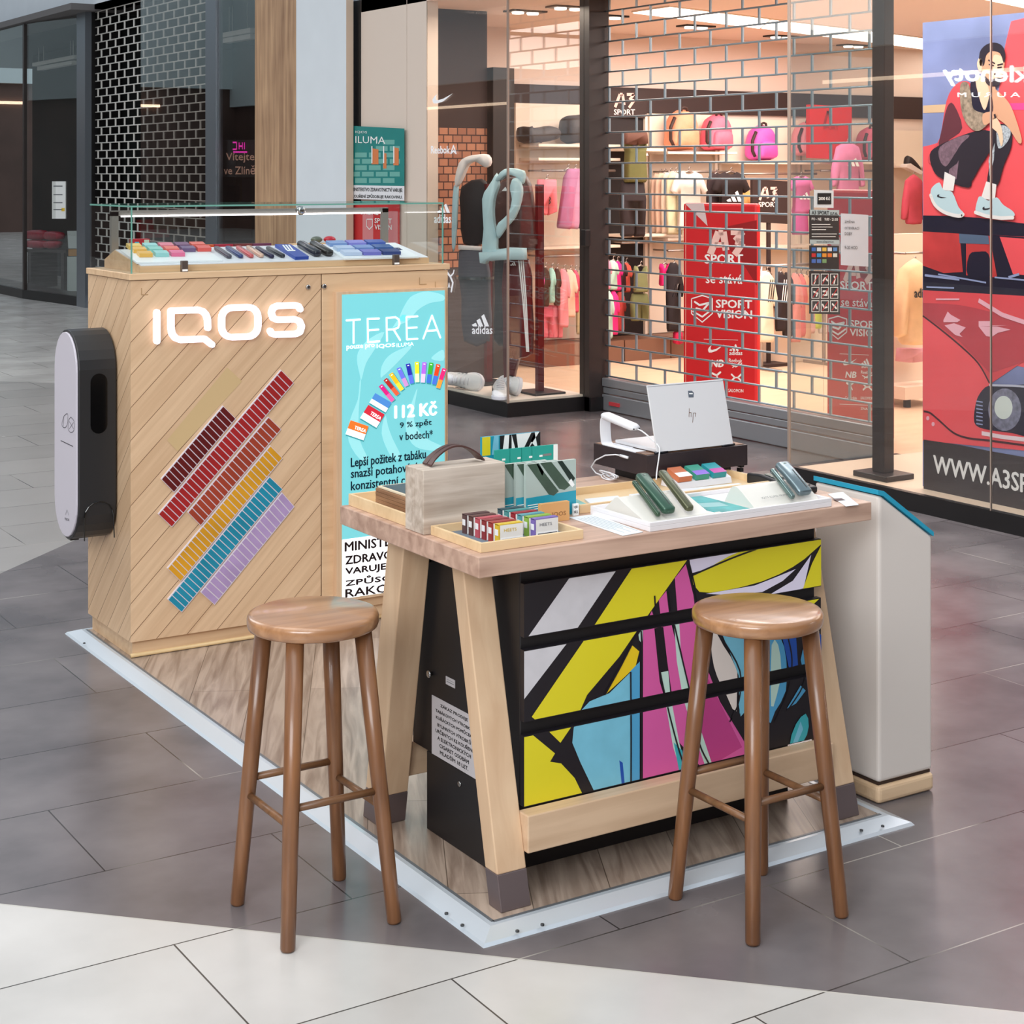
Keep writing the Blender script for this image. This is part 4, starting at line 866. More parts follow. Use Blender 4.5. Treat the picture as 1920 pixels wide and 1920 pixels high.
gs = MB().lathe((4.62, 7.75, 0.905), [(0.15, 0), (0.15, 0.02)], 24); tag(gs.build('glass_shelf', glass('green_glass', (0.6, 0.8, 0.78), 0.9, 1.6, 0.1)), 'round glass shelf edge beside the leaping animal logo', 'shelf')
# sneakers on the platform of the bay
def sneaker(name, c, ang, label, tip=0.0):
    """white low sneaker lying with its toe along ang"""
    t = thing(name, label, 'shoe', c, 'white sneakers in the glass bay', ang)
    n = 16; rings = []; rs_ = []
    prof = [(-.145, .030, .018, .050), (-.135, .036, .012, .085), (-.10, .040, .010, .095), (-.05, .040, .010, .085), (0, .044, .010, .075), (.05, .050, .010, .058), (.10, .050, .010, .045), (.135, .040, .012, .036), (.15, .02, .018, .026)]
    for x, w_, z0, z1 in prof:
        zc, rz = (z0+z1)/2, (z1-z0)/2
        rings.append([Vector((x, w_*math.cos(2*math.pi*i/n)*(1-0.35*max(0, math.sin(2*math.pi*i/n))), zc+rz*math.sin(2*math.pi*i/n))) for i in range(n)])
    MB().loft(rings).build('upper', mat('white_leather', (236, 236, 238), 0.45), t, smooth=True, local=True)
    S = [(-.15, .0), (-.14, .032), (-.08, .042), (0, .046), (.08, .056), (.13, .046), (.158, .018), (.158, -.018), (.13, -.046), (.08, -.054), (0, -.04), (-.08, -.04), (-.14, -.032)]
    MB().prism([(a, b, 0) for a, b in smoothline(S, 3, True)], (0, 0, .022)).build('sole', mat('sole_white', (224, 224, 232), 0.5), t, bevel=0.004, local=True)
    q = MB().use(BLACK)
    for k in range(3):
        for s in (-1, 1): q.box(-.03+k*.028, -.018+k*.028, s*.0445-.004*(s < 0), s*.0445+.004*(s > 0), .026+k*.0, .062-k*.004)
    q.build('stripes', None, t, local=True)
    q = MB()
    for k in range(5): q.tube([(-.035+k*.025, -.022, .088-k*.010), (-.030+k*.025, 0, .096-k*.010), (-.035+k*.025, .022, .088-k*.010)], 0.004, 6)
    q.build('laces', mat('sole_white', (224, 224, 232), 0.5), t, smooth=True, local=True)
    return t
s1_ = sneaker('sneaker', tuple(ZP(.116)(938, 744)), math.radians(240), 'white sneaker with three black stripes standing left of the glass corner')
s2_ = sneaker('sneaker', tuple(ZP(.175)(968, 722)), math.radians(250), 'white sneaker tipped on its side at the glass corner'); s2_.rotation_euler = (math.radians(75), 0, math.radians(250))
s3_ = sneaker('sneaker', tuple(ZP(.175)(876, 714)), math.radians(280), 'white sneaker lying on its side further left in the glass bay'); s3_.rotation_euler = (math.radians(80), 0, math.radians(280))
for o_ in (s1_, s2_, s3_): o_.scale = (1.22, 1.22, 1.22)

# ------------------------------------------------------------------ large hanging banner on the right
P0 = XP(4.45); yl = P0(1730, 500).y; yr = 1.75
zt = 2.47; zb = 0.10
Rb = Vector((0, yr-yl, 0)); Ob = Vector((4.45, yl, zb))
# frame coordinates of the banner: use the plane itself so that the artwork keeps its scale
BP = P0
q = MB().use(mat('banner_blue', (128, 136, 180), 0.45, noise=0.28, nscale=2.2))
q.box(4.45, 4.465, yr, yl, zb, zt)
def bpoly(px, m, l): q.use(m).poly(BP, px, l*0.0006)
RD = mat('banner_red', (242, 84, 92), 0.4, noise=0.06, nscale=3); DR = mat('banner_deep_red', (190, 60, 72), 0.4, noise=0.08, nscale=4)
XR = 1975
bpoly(smoothline([(1731, 275), (1752, 270), (1770, 262), (1812, 240), (1858, 220), (1876, 150), (1884, 90), (1896, 40)], 3)+[(XR, 20), (XR, 700), (1731, 650)], RD, 1)
bpoly([(1731, 198), (1800, 194), (1792, 210), (1731, 212)], mat('banner_sand', (214, 176, 140), 0.5), 2)
bpoly([(1778, 194), (1796, 192), (1790, 212), (1772, 212)], mat('banner_gold', (214, 180, 50), 0.5), 3)
bpoly([(1876, 194), (XR, 192), (XR, 206), (1876, 206)], mat('banner_magenta', (230, 70, 140), 0.5), 3)
# car: dark roof band, windscreen, bonnet, wing, headlamp, bumper
NV = mat('banner_navy', (26, 26, 48), 0.3); SKN = mat('print_skin', (216, 160, 128), 0.5); SK2 = mat('print_skin_light', (238, 198, 168), 0.5); PUR = mat('print_plum', (76, 36, 58), 0.5)
bpoly(smoothline([(1731, 404), (1780, 405), (1830, 408), (1880, 414), (XR, 426)], 3)+[(XR, 446), (1731, 434)], NV, 3)
bpoly([(1731, 432), (XR, 448), (XR, 560), (1731, 545)], NV, 2)
bpoly([(1731, 434), (1800, 438), (1806, 510), (1770, 512), (1731, 498)], mat('banner_screen', (200, 60, 62), 0.35, noise=0.2, nscale=6), 4)
bpoly([(1812, 440), (1856, 442), (1870, 518), (1866, 520), (1812, 516)], mat('banner_screen', (200, 60, 62), 0.35), 4)
bpoly([(1875, 444), (XR, 452), (XR, 520), (1900, 514)], RD, 4)
bpoly(smoothline([(1818, 478), (1836, 472), (1854, 476), (1858, 518), (1816, 518)], 3, True), NV, 5)
bpoly([(1799, 438), (1854, 442), (1856, 458), (1800, 456)], mat('banner_mirror', (86, 104, 130), 0.3), 6)
for a, b, w_ in [((1735, 516), (1800, 524), .012), ((1760, 514), (1850, 530), .008), ((1738, 538), (1790, 540), .008), ((1866, 520), (XR, 530), .008), ((1892, 520), (1912, 514), .012)]: q.use(mat('banner_glint', (150, 160, 200), 0.3)).stroke(BP, [a, b], w_, 0.0042, cap=False)
bpoly([(1731, 544), (XR, 558), (XR, 640), (1857, 720), (1731, 593)], mat('banner_bonnet', (224, 72, 80), 0.35, noise=0.1, nscale=3), 3)
bpoly(smoothline([(1731, 568), (1800, 572), (1880, 590), (XR, 614)], 3)+[(XR, 660), (1857, 700), (1800, 640), (1731, 590)], DR, 4)
bpoly(smoothline([(1731, 593), (1760, 615), (1800, 648), (1835, 682), (1857, 720)], 3)+[(1857, 740), (XR, 740), (XR, 850), (1731, 826)], RD, 5)
q.use(mat('banner_line', (64, 18, 30), 0.5)).stroke(BP, smoothline([(1731, 592), (1760, 614), (1800, 647), (1835, 681), (1856, 718)], 4), 0.009, 0.0036, cap=False)
PNK = mat('banner_pink', (240, 176, 190), 0.5)
for px in ([(1770, 600), (1778, 584), (1784, 590), (1802, 600), (1796, 604), (1770, 604)], [(1772, 610), (1790, 606), (1812, 614), (1800, 626), (1806, 632), (1792, 628)], [(1836, 602), (1858, 602), (1860, 610), (1890, 610), (1836, 612)], [(1836, 612), (1870, 612), (1896, 618), (1872, 624), (1860, 632), (1850, 630)]): bpoly(px, PNK, 7)
q.use(PNK).stroke(BP, [(1836, 563), (1880, 590), (XR, 622)], 0.022, 0.0045, cap=False).stroke(BP, [(1756, 561), (1800, 561)], 0.008, 0.0045, cap=False)
bpoly(smoothline([(1830, 760), (1838, 738), (1857, 722), (1900, 722), (XR, 728), (XR, 822), (1900, 812), (1846, 804), (1828, 792)], 3, True), NV, 7)
def disc(cx, cy, rx, ry, m, l, n=22): bpoly([(cx+rx*math.cos(2*math.pi*i/n), cy+ry*math.sin(2*math.pi*i/n)) for i in range(n)], m, l)
disc(1885, 768, 31, 40, mat('lamp_rim', (120, 120, 140), 0.3, noise=0.4, nscale=40), 8); disc(1883, 764, 17, 22, mat('lamp_glass', (214, 220, 214), 0.3), 9)
for k in range(7): q.use(mat('banner_glint', (150, 160, 200), 0.3)).stroke(BP, [(1832, 752+k*7), (1844, 754+k*7)], 0.006, 0.0055, cap=False)
q.use(mat('banner_line', (64, 18, 30), 0.5)).stroke(BP, smoothline([(1733, 771), (1745, 774), (1762, 788), (1790, 812), (1820, 822), (1857, 826), (XR, 842)], 4), 0.010, 0.0048, cap=False)
q.use(mat('banner_highlight', (240, 214, 220), 0.4)).stroke(BP, [(1842, 812), (1880, 819), (XR, 830)], 0.020, 0.0052, cap=False); disc(1741, 784, 3, 4, PNK, 9); disc(1751, 795, 3, 4, PNK, 9)
q.use(mat('banner_chrome', (190, 190, 206), 0.3)).stroke(BP, [(1856, 722), (1900, 723), (XR, 729)], 0.010, 0.0055, cap=False)
bpoly([(1733, 824), (1800, 834), (1860, 846), (XR, 866), (XR, 1010), (1733, 960)], mat('banner_black', (44, 36, 38), 0.5), 9)
q.use(mat('banner_white', (236, 232, 230), 0.5)); q.tpx('WWW.A3SPORT.CZ', BP, (1752, 886), (2060, 954), (1752, 853), 0.02, 0.0062)
# crouching athlete
BK = mat('print_black', (34, 26, 40), 0.5); GR = mat('print_heather', (120, 92, 106), 0.6, noise=0.3, nscale=60)
JK = mat('print_jacket', (214, 74, 84), 0.5); DJ = mat('print_jacket_dark', (96, 40, 52), 0.5)
bpoly(smoothline([(1776, 190), (1792, 160), (1812, 152), (1826, 166), (1838, 230), (1826, 250), (1802, 262), (1770, 286), (1752, 308), (1741, 300), (1748, 282), (1764, 258)], 3, True), JK, 10)
bpoly(smoothline([(1778, 200), (1790, 196), (1806, 240), (1782, 262), (1762, 276), (1768, 240)], 3, True), DJ, 11)
bpoly(smoothline([(1745, 290), (1760, 274), (1800, 256), (1840, 244), (1862, 248), (1868, 262), (1850, 290), (1826, 330), (1818, 352), (1770, 336), (1752, 320)], 3, True), BK, 12)
bpoly(smoothline([(1764, 276), (1796, 258), (1820, 254), (1798, 280), (1782, 305), (1774, 312), (1764, 300)], 3, True), GR, 13)
bpoly(smoothline([(1790, 300), (1806, 268), (1838, 248), (1866, 250), (1862, 276), (1840, 312), (1818, 345), (1786, 338)], 3, True), BK, 14)
bpoly([(1782, 318), (1797, 306), (1800, 300), (1796, 336), (1780, 336)], GR, 15)
bpoly(smoothline([(1856, 250), (1880, 232), (1898, 244), (1898, 275), (1884, 310), (1872, 348), (1853, 346), (1858, 300)], 3, True), BK, 13)
bpoly(smoothline([(1872, 240), (1888, 236), (1898, 248), (1890, 268), (1874, 278)], 3, True), mat('print_ribs', (170, 176, 184), 0.5, noise=0.5, nscale=90), 16)
bpoly([(1856, 300), (1868, 268), (1866, 300), (1858, 330)], mat('print_ribs', (170, 176, 184), 0.5), 16)
# torso, arms, head
bpoly(smoothline([(1836, 158), (1846, 150), (1872, 170), (1892, 190), (1904, 214), (1918, 260), (1912, 268), (1892, 238), (1872, 222), (1856, 214), (1840, 222)], 3, True), SKN, 15)
bpoly(smoothline([(1822, 158), (1832, 146), (1840, 176), (1850, 206), (1858, 180), (1862, 178), (1864, 212), (1846, 222), (1826, 210)], 3, True), NV, 17)
bpoly(smoothline([(1832, 150), (1846, 144), (1858, 172), (1850, 206), (1841, 190)], 3, True), SK2, 18)
TAT = mat('print_tattoo', (150, 130, 112), 0.6, noise=0.5, nscale=45)
bpoly(smoothline([(1804, 158), (1818, 156), (1824, 180), (1828, 204), (1848, 212), (1866, 210), (1870, 218), (1858, 230), (1842, 244), (1828, 244), (1812, 226), (1804, 196)], 3, True), TAT, 19)
bpoly(smoothline([(1846, 214), (1866, 209), (1872, 216), (1862, 228), (1848, 234)], 3, True), SKN, 20)
bpoly(smoothline([(1860, 226), (1870, 220), (1880, 236), (1884, 262), (1880, 274), (1874, 250), (1864, 240)], 3, True), SK2, 20)
q.use(BK).stroke(BP, [(1868, 214), (1870, 222)], 0.012, 0.0125, cap=False)
bpoly(smoothline([(1846, 100), (1858, 92), (1876, 96), (1886, 112), (1884, 134), (1878, 152), (1864, 160), (1850, 150), (1843, 128)], 3, True), SKN, 17)
bpoly([(1845, 140), (1852, 162), (1868, 158), (1870, 172), (1856, 180), (1846, 160)], SKN, 16)
bpoly(smoothline([(1866, 104), (1880, 106), (1884, 118), (1878, 150), (1868, 150), (1864, 130)], 3, True), SK2, 18)
bpoly(smoothline([(1840, 122), (1840, 98), (1852, 84), (1868, 80), (1882, 86), (1888, 102), (1885, 118), (1878, 100), (1862, 96), (1852, 104), (1848, 122)], 3, True), BK, 19)
bpoly(smoothline([(1835, 118), (1840, 108), (1845, 118), (1843, 132), (1837, 130)], 3, True), SK2, 19)
bpoly(smoothline([(1848, 140), (1858, 150), (1872, 146), (1880, 148), (1874, 160), (1862, 162), (1852, 156)], 3, True), BK, 19)
for a, b in [((1857, 113), (1868, 119)), ((1874, 122), (1883, 120)), ((1858, 121), (1866, 123)), ((1874, 127), (1881, 126)), ((1868, 139), (1876, 139))]: q.use(BK).stroke(BP, [a, b], 0.007, 0.0125)
# socks and shoes
WS = mat('print_white', (236, 228, 226), 0.5); BS = mat('print_shoe_blue', (190, 212, 220), 0.5)
bpoly([(1774, 322), (1794, 332), (1790, 358), (1770, 356)], WS, 17); bpoly([(1852, 340), (1871, 346), (1868, 376), (1842, 372)], WS, 17)
bpoly(smoothline([(1750, 352), (1764, 342), (1772, 356), (1788, 360), (1800, 388), (1810, 400), (1800, 405), (1772, 398), (1756, 382), (1748, 366)], 3, True), BS, 18)
q.use(WS).stroke(BP, smoothline([(1748, 366), (1756, 384), (1774, 398), (1800, 405), (1809, 402)], 3), 0.018, 0.0118)
bpoly(smoothline([(1836, 374), (1842, 368), (1856, 376), (1872, 370), (1884, 384), (1902, 396), (1903, 406), (1870, 406), (1834, 400)], 3, True), BS, 18)
q.use(WS).stroke(BP, [(1832, 398), (1852, 405), (1880, 409), (1902, 408)], 0.018, 0.0118)
q.use(BK)
for (x, y, s, r) in ((1762, 364, 0.45, 0.6), (1846, 388, 0.5, 0.2)):
    pts = [(0, 6), (2, 10), (8, 10), (20, 6), (38, -9), (20, 1), (10, 4), (6, 3), (6, -3), (0, 2)]
    q.poly(BP, [(x+s*(a*math.cos(r)-b*math.sin(r)), y+s*(a*math.sin(r)+b*math.cos(r))) for a, b in pts], 0.0125)
# reflected signboard lettering printed pale across the chest
q.build_ = None
o = q.build('hanging_banner'); tag(o, 'tall banner of a crouching athlete above a red car, in the right window', 'banner')
# ------------------------------------------------------------------ stand platform with its metal edge
PX1, PY1 = 1.315, 2.985
pt = thing('stand_platform', 'low timber platform with a white metal edge under the counter and the table', 'platform', (0.65, 1.5, 0))
M_PLANK = planks_material('platform_planks', [(134, 114, 100), (180, 160, 144)], math.radians(62.5), 0.19, 1.6, 0.32)
o = MB().box(0.055, PX1-.055, 0.055, PY1-.055, 0.0, 0.02).build('boards', M_PLANK, pt)
M_TRIM = mat('white_metal_edge', (206, 214, 222), 0.28, 0.35)
def edge(a, b, ia, ib):
    a, b, ia, ib = [Vector(p) for p in (a, b, ia, ib)]; h = Vector((0, 0, 1))
    e = (ia-a)*0.10; e2 = (ib-b)*0.10
    MB().loft([[a, a+e+h*.007, ia-(ia-a)*.25+h*.021, ia+h*.021, ia], [b, b+e2+h*.007, ib-(ib-b)*.25+h*.021, ib+h*.021, ib]]).build('edge_profile', M_TRIM, pt)
i = 0.062
edge((0, 0, 0), (PX1, 0, 0), (i, i, 0), (PX1-i, i, 0)); edge((0, PY1, 0), (0, 0, 0), (i, PY1-i, 0), (i, i, 0))
edge((PX1, 0, 0), (PX1, PY1, 0), (PX1-i, i, 0), (PX1-i, PY1-i, 0)); edge((PX1, PY1, 0), (0, PY1, 0), (PX1-i, PY1-i, 0), (i, PY1-i, 0))
for (u, v) in [(970, 1746), (1017, 1734), (837, 1713), (867, 1735), (1615, 1557), (1655, 1549), (158, 1206)]:
    c = ZP(.016)(u, v); MB().lathe((c.x, c.y, .0145), [(.0045, 0), (.0045, .0035), (.0025, .0045)], 12).build('screw', mat('screw_grey', (92, 94, 96), 0.4, 0.8), pt)
MB().box(i, PX1-i, i-.004, i+.004, .019, .0222).box(i-.004, i+.004, i, PY1-i, .019, .0222).build('shadow_gap', mat('gap_grey', (120, 124, 128), 0.4, 0.5), pt)

# ------------------------------------------------------------------ tall display counter
def chevron(name, c1, c2):
    m = bpy.data.materials.new(name); m.use_nodes = True; nt = m.node_tree; b = nt.nodes['Principled BSDF']; L = nt.links.new; N = nt.nodes.new
    tc = N('ShaderNodeTexCoord'); sp = N('ShaderNodeSeparateXYZ'); L(tc.outputs['Object'], sp.inputs[0])
    def M(op, a, c=None, d=None):
        n = N('ShaderNodeMath'); n.operation = op
        for i_, q in enumerate((a, c, d)):
            if q is None: continue
            if isinstance(q, (int, float)): n.inputs[i_].default_value = q
            else: L(q, n.inputs[i_])
        return n.outputs[0]
    h = M('SUBTRACT', sp.outputs[0], sp.outputs[1])
    d = M('SUBTRACT', sp.outputs[2], h); e = M('ADD', sp.outputs[2], h)     # across and along the planks
    t = M('DIVIDE', M('ADD', d, 10.03), 0.113); fl = M('FLOOR', t); fr = M('FRACT', t)
    line = M('LESS_THAN', fr, 0.028)
    cb = N('ShaderNodeCombineXYZ'); L(M('MULTIPLY', d, 34.0), cb.inputs[0]); L(M('MULTIPLY', e, 1.8), cb.inputs[1]); L(M('MULTIPLY', fl, 7.3), cb.inputs[2])
    n = N('ShaderNodeTexNoise'); n.inputs['Scale'].default_value = 1.0; n.inputs['Detail'].default_value = 6; n.inputs['Distortion'].default_value = 0.4; L(cb.outputs[0], n.inputs['Vector'])
    wn = N('ShaderNodeTexWhiteNoise'); wn.noise_dimensions = '1D'; L(fl, wn.inputs['W'])
    v = M('MULTIPLY_ADD', wn.outputs['Value'], 0.22, n.outputs['Fac'])
    r = N('ShaderNodeValToRGB'); L(v, r.inputs[0]); r.color_ramp.elements[0].position = 0.4; r.color_ramp.elements[1].position = 0.8
    r.color_ramp.elements[0].color = rgb(*c2); r.color_ramp.elements[1].color = rgb(*c1)
    x = N('ShaderNodeMix'); x.data_type = 'RGBA'; L(line, x.inputs[0]); L(r.outputs[0], x.inputs[6]); x.inputs[7].default_value = rgb(118, 82, 56)
    L(x.outputs[2], b.inputs['Base Color']); b.inputs['Roughness'].default_value = 0.5
    return m
M_CHEV = chevron('plank_veneer', (224, 190, 154), (208, 172, 136))
M_OAKC = wood('counter_oak', (226, 192, 154), (206, 168, 130), 'x', 1.0, 0.5); M_OAKZ = wood('counter_oak_upright', (222, 186, 148), (198, 158, 120), 'z', 1.0, 0.5)
KX0, KX1, KY0, KY1, KZ = 0.07, 1.335, 2.47, 2.93, 1.352
ct = thing('display_counter', 'tall oak display counter clad in diagonal planks', 'counter', ((KX0+KX1)/2, (KY0+KY1)/2, 0.02))
B(KX0, 0.795, KY0, KY1, 0.078, KZ-.024).build('plank_cladding', M_CHEV, ct, origin=None)
B(0.80, KX1, KY0, KY1, 0.078, KZ-.024).build('side_door', M_OAKC, ct, bevel=0.002)
B(0.79, 0.805, KY0+.006, KY1-.01, 0.078, KZ-.026).build('door_gap', mat('gap_dark', (60, 40, 28), 0.7), ct)
B(KX0-.006, KX1+.006, KY0-.006, KY1+.006, KZ-.022, KZ).build('top_board', M_OAKC, ct, bevel=0.002)
B(KX0+.013, KX1-.01, KY0+.02, KY1-.01, 0.0205, 0.078).build('plinth', M_OAKC, ct)
MB().tube([(KX0+.005, KY0+.014, .028), (KX1-.01, KY0+.014, .028)], .0075, 8).build('quarter_round', mat('pale_moulding', (222, 190, 140), 0.5), ct, smooth=True)
QF = Quad([(247, 1207), (842, 1118), (842, 520), (247, 518)], (KX0, KY0, .078), (KX1-KX0, 0, 0), (0, 0, KZ-.024-.078))
for (u, v) in [(302, 1222), (436, 1201)]:
    c = YP(KY0+.02)(u, v); MB().lathe((c.x, KY0+.0185, c.z), [(.006, 0), (.006, .001)], 14, 1).build('vent_hole', BLACK, ct)
for (u, v) in [(584, 542), (614, 542)]:
    c = QF(u, v); t_ = MB().lathe((c.x, c.y-.008, c.z), [(.006, 0), (.0085, .001), (.0095, .004), (.0095, .01)], 18, 1).build('lock', mat('chrome', (190, 190, 190), 0.15, 1.0), ct, smooth=True)
    B(c.x-.0012, c.x+.0012, c.y-.009, c.y-.0078, c.z-.005, c.z+.005).build('keyhole', BLACK, t_).location = (0, 0, 0)
q = MB()
for (x, y) in ((268, 532), (790, 532), (819, 541)): q.stroke(QF, [(x, y), (x, y+13), (x+13, y+13)], .003, .0012, cap=False)
q.build('hook_slot', mat('slot_tan', (176, 140, 100), 0.6), ct)
# illuminated letters: rounded strokes standing off the planks
M_LED = mat('lit_letter', (250, 244, 255), 0.4, emis=0.8)
f = tf(0, 500, .3646)
def rr(x0, y0, x1, y1, r, n=5, start=None):
    out = []
    for (cx, cy, a0) in ((x1-r, y0+r, -90), (x1-r, y1-r, 0), (x0+r, y1-r, 90), (x0+r, y0+r, 180)):
        for k in range(n+1):
            a = math.radians(a0+90*k/n); out.append((cx+r*math.cos(a), cy+r*math.sin(a)))
    return out
def letter(strokes, nm='illuminated_letter'):
    q = MB()
    for px, closed in strokes: q.stroke(QF, f(px), .0225, .022, th=.014, closed=closed)
    o = q.build(nm, M_LED, ct); return o
letter([([(808, 216), (808, 366)], False)])
letter([([(1075, 306), (1074, 262)]+[(1066, 238), (1050, 220), (1026, 211)]+[(882, 211), (882, 300), (888, 330), (904, 352), (930, 363), (1058, 362), (1096, 393)], False)])
letter([(rr(1148, 206, 1336, 358, 52), True)])
letter([([(1553, 226), (1544, 210), (1528, 205), (1436, 205), (1414, 214), (1405, 238), (1413, 266), (1436, 277), (1526, 277), (1550, 288), (1561, 314), (1552, 342), (1530, 352), (1424, 352), (1407, 346), (1399, 332)], False)])
# six stepped strips of coloured cells
M_WB = mat('strip_backing', (226, 216, 226), 0.4)
def strip(c4, n, col, lb):
    tr, rt, bl2, lf = [Vector((a, b)) for a, b in c4]     # top, right, bottom, left corners
    q = MB().use(M_WB); P4 = f([tuple(x) for x in (tr, rt, bl2, lf)]); q.prism([QF(*p, .006) for p in P4], (0, .0062, 0))
    q.use(mat('cell_%02x%02x%02x' % col, col, 0.35, noise=0.12, nscale=10))
    for k in range(n):
        a, b = (k+.09)/n, (k+.93)/n; A_, B_ = tr+(lf-tr)*a, tr+(lf-tr)*b; C_, D_ = rt+(bl2-rt)*b, rt+(bl2-rt)*a
        s = 0.045; pts = [A_+(D_-A_)*s, B_+(C_-B_)*s, C_+(B_-C_)*s, D_+(A_-D_)*s]
        q.poly(QF, f([tuple(p) for p in pts]), .0072)
    q.build('colour_strip', None, ct)['label'] = lb
strip([(1160, 712), (1228, 782), (905, 1157), (835, 1085)], 16, (94, 20, 22), 'dark maroon strip of cells')
strip([(1460, 535), (1527, 605), (893, 1337), (820, 1267)], 31, (160, 34, 36), 'red strip of cells, the longest')
strip([(1395, 775), (1462, 842), (1045, 1332), (975, 1260)], 20, (158, 62, 42), 'brick red strip of cells')
strip([(1405, 922), (1470, 990), (940, 1620), (868, 1550)], 26, (214, 152, 36), 'amber strip of cells')
strip([(1400, 1082), (1470, 1150), (945, 1780), (870, 1712)], 26, (28, 136, 164), 'teal strip of cells')
strip([(1465, 1165), (1530, 1240), (1117, 1742), (1042, 1675)], 18, (172, 146, 190), 'lilac strip of cells')
q = MB().poly(QF, f([(1185, 515), (1262, 590), (925, 945), (870, 885)]), .0012); q.build('veneer_patch', mat('veneer_patch', (206, 176, 130), 0.5), ct)
# lightbox on the right hand part
LB = 2.442
lx0, lx1 = YP(LB)(631, 800).x, YP(LB)(836, 800).x; lzt, lzb = 1.262, 0.118
lbx = B(lx0, lx1, LB, KY0-.0005, lzb, lzt).build('lightbox', wood('lightbox_oak', (224, 190, 156), (206, 168, 132), 'z', 1.0, 0.5), ct)
sx0, sx1, sz0, sz1 = lx0+.022, lx1-.006, lzb+.010, lzt-.010
QL = Quad([(643, 1119), (829, 1091), (829, 553), (643, 555)], (sx0, LB-.0015, sz0), (sx1-sx0, 0, 0), (0, 0, sz1-sz0))
EM = 0.6
def em(name, col, e=EM, **k): return mat('lit_'+name, col, 0.5, emis=e, spec=0.2, **k)
q = MB().use(em('teal', (118, 200, 206), 0.42)); q.box(sx0, sx1, LB-.0015, LB-.0002, sz0, sz1)
def lp(px, m, l): q.use(m).poly(QL, px, .0004*l)
g = lambda L_: [(620+x/6, 540+y/6) for x, y in L_]
# pale flowing veils
VE = em('veil', (146, 212, 216), 0.5)
for px in ([(760, 380), (850, 180), (940, 110), (1070, 85), (1235, 130), (1240, 190), (1090, 215), (960, 290), (860, 400)],
           [(330, 980), (300, 820), (330, 700), (450, 580), (600, 520), (500, 700), (400, 860), (350, 1040)],
           [(560, 1020), (570, 900), (640, 790), (760, 720), (900, 680), (800, 800), (640, 960), (590, 1000)],
           [(690, 470), (800, 330), (860, 400), (740, 450)],
           [(1110, 830), (1160, 770), (1240, 735), (1240, 850)],
           [(330, 1060), (310, 1260), (220, 1500), (210, 1720), (330, 1920), (420, 1920), (330, 1700), (320, 1400), (345, 1080)],
           [(610, 1440), (570, 1640), (640, 1840), (700, 1920), (780, 1900), (690, 1700), (640, 1560)],
           [(960, 1150), (900, 1300), (830, 1560), (900, 1760), (1040, 1830), (1240, 1840), (1240, 1800), (1050, 1700), (940, 1560), (920, 1400)]):
    lp(g(smoothline(px, 3, True)), VE, 1)
q.use(em('white', (250, 250, 250), 0.8))
ST = lambda L_, w_: q.stroke(QL, g(L_), w_, .0016)
TW_ = .0072
ST([(185, 378), (332, 372)], TW_); ST([(262, 376), (262, 630)], TW_)
ST([(540, 368), (416, 368), (420, 626), (545, 620)], TW_); ST([(418, 495), (534, 490)], TW_)
ST([(628, 618), (622, 364), (720, 358), (756, 385), (764, 430), (748, 475), (700, 492), (624, 494)], TW_); ST([(700, 494), (770, 612)], TW_)
ST([(958, 356), (838, 360), (844, 608), (958, 603)], TW_); ST([(842, 482), (950, 478)], TW_)
ST([(1022, 602), (1115, 352), (1205, 596)], TW_); ST([(1054, 520), (1172, 514)], TW_)
q.tpx('pouze pro', QL, (651, 659), (702, 656.5), (651, 650), .02, .0016); q.tpx('IQOS', QL, (706, 657), (739, 655), (706, 649), .03, .0016); q.tpx('ILUMA', QL, (742, 655), (773, 653), (742, 648), 0.0, .0016)
q.tpx('112 Kč', QL, (739, 786), (814, 781), (739, 761), .05, .0016)
q.use(em('ink', (12, 40, 58), 0.0))
q.tpx('9 % zpět', QL, (748, 807), (805, 802), (748, 793), .015, .0016); q.tpx('v bodech*', QL, (747, 827), (807, 823), (747, 812), .015, .0016)
q.tpx('Lepší požitek z tabáku,', QL, (659, 880), (798, 865), (659, 858), .015, .0016); q.tpx('snazší potahování', QL, (659, 900), (779, 888), (659, 879), .015, .0016)
q.tpx('konzistentní chuť', QL, (659, 918), (780, 905), (659, 899), .015, .0016)
def pk(cx, cy, w_, h_, ang, c1, c2, word=False):
    a = math.radians(ang); ca, sa = math.cos(a), math.sin(a)
    R = lambda x, y: (620+(cx+x*ca-y*sa)/6, 540+(cy+x*sa+y*ca)/6)
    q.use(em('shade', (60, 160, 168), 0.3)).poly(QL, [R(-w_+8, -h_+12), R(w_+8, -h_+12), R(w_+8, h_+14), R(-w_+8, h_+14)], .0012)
    q.use(em('c%02x%02x%02x' % c1, c1)).poly(QL, [R(-w_, -h_), R(w_, -h_), R(w_, h_*.15), R(-w_, h_*.15)], .0016)
    q.use(em('c%02x%02x%02x' % c2, c2)).poly(QL, [R(-w_, h_*.15), R(w_, h_*.15), R(w_, h_), R(-w_, h_)], .0016)
    if word: q.use(em('white', (250, 250, 250), 0.8)); q.tpx('TEREA', QL, R(-w_*.35, -h_*.05), R(w_*.9, -h_*.05), R(-w_*.35, -h_*.5), .02, .0022)
    elif w_ < 40: q.use(em('white', (250, 250, 250), 0.8)); q.stroke(QL, [R(-w_*.3, -h_*.82), R(w_*.3, -h_*.82)], .003, .0022)
pk(300, 1600, 105, 82, 20, (236, 110, 40), (244, 238, 236), True); pk(468, 1448, 105, 85, 32, (196, 40, 56), (244, 238, 236), True); pk(556, 1300, 105, 62, 32, (74, 130, 196), (236, 240, 246))
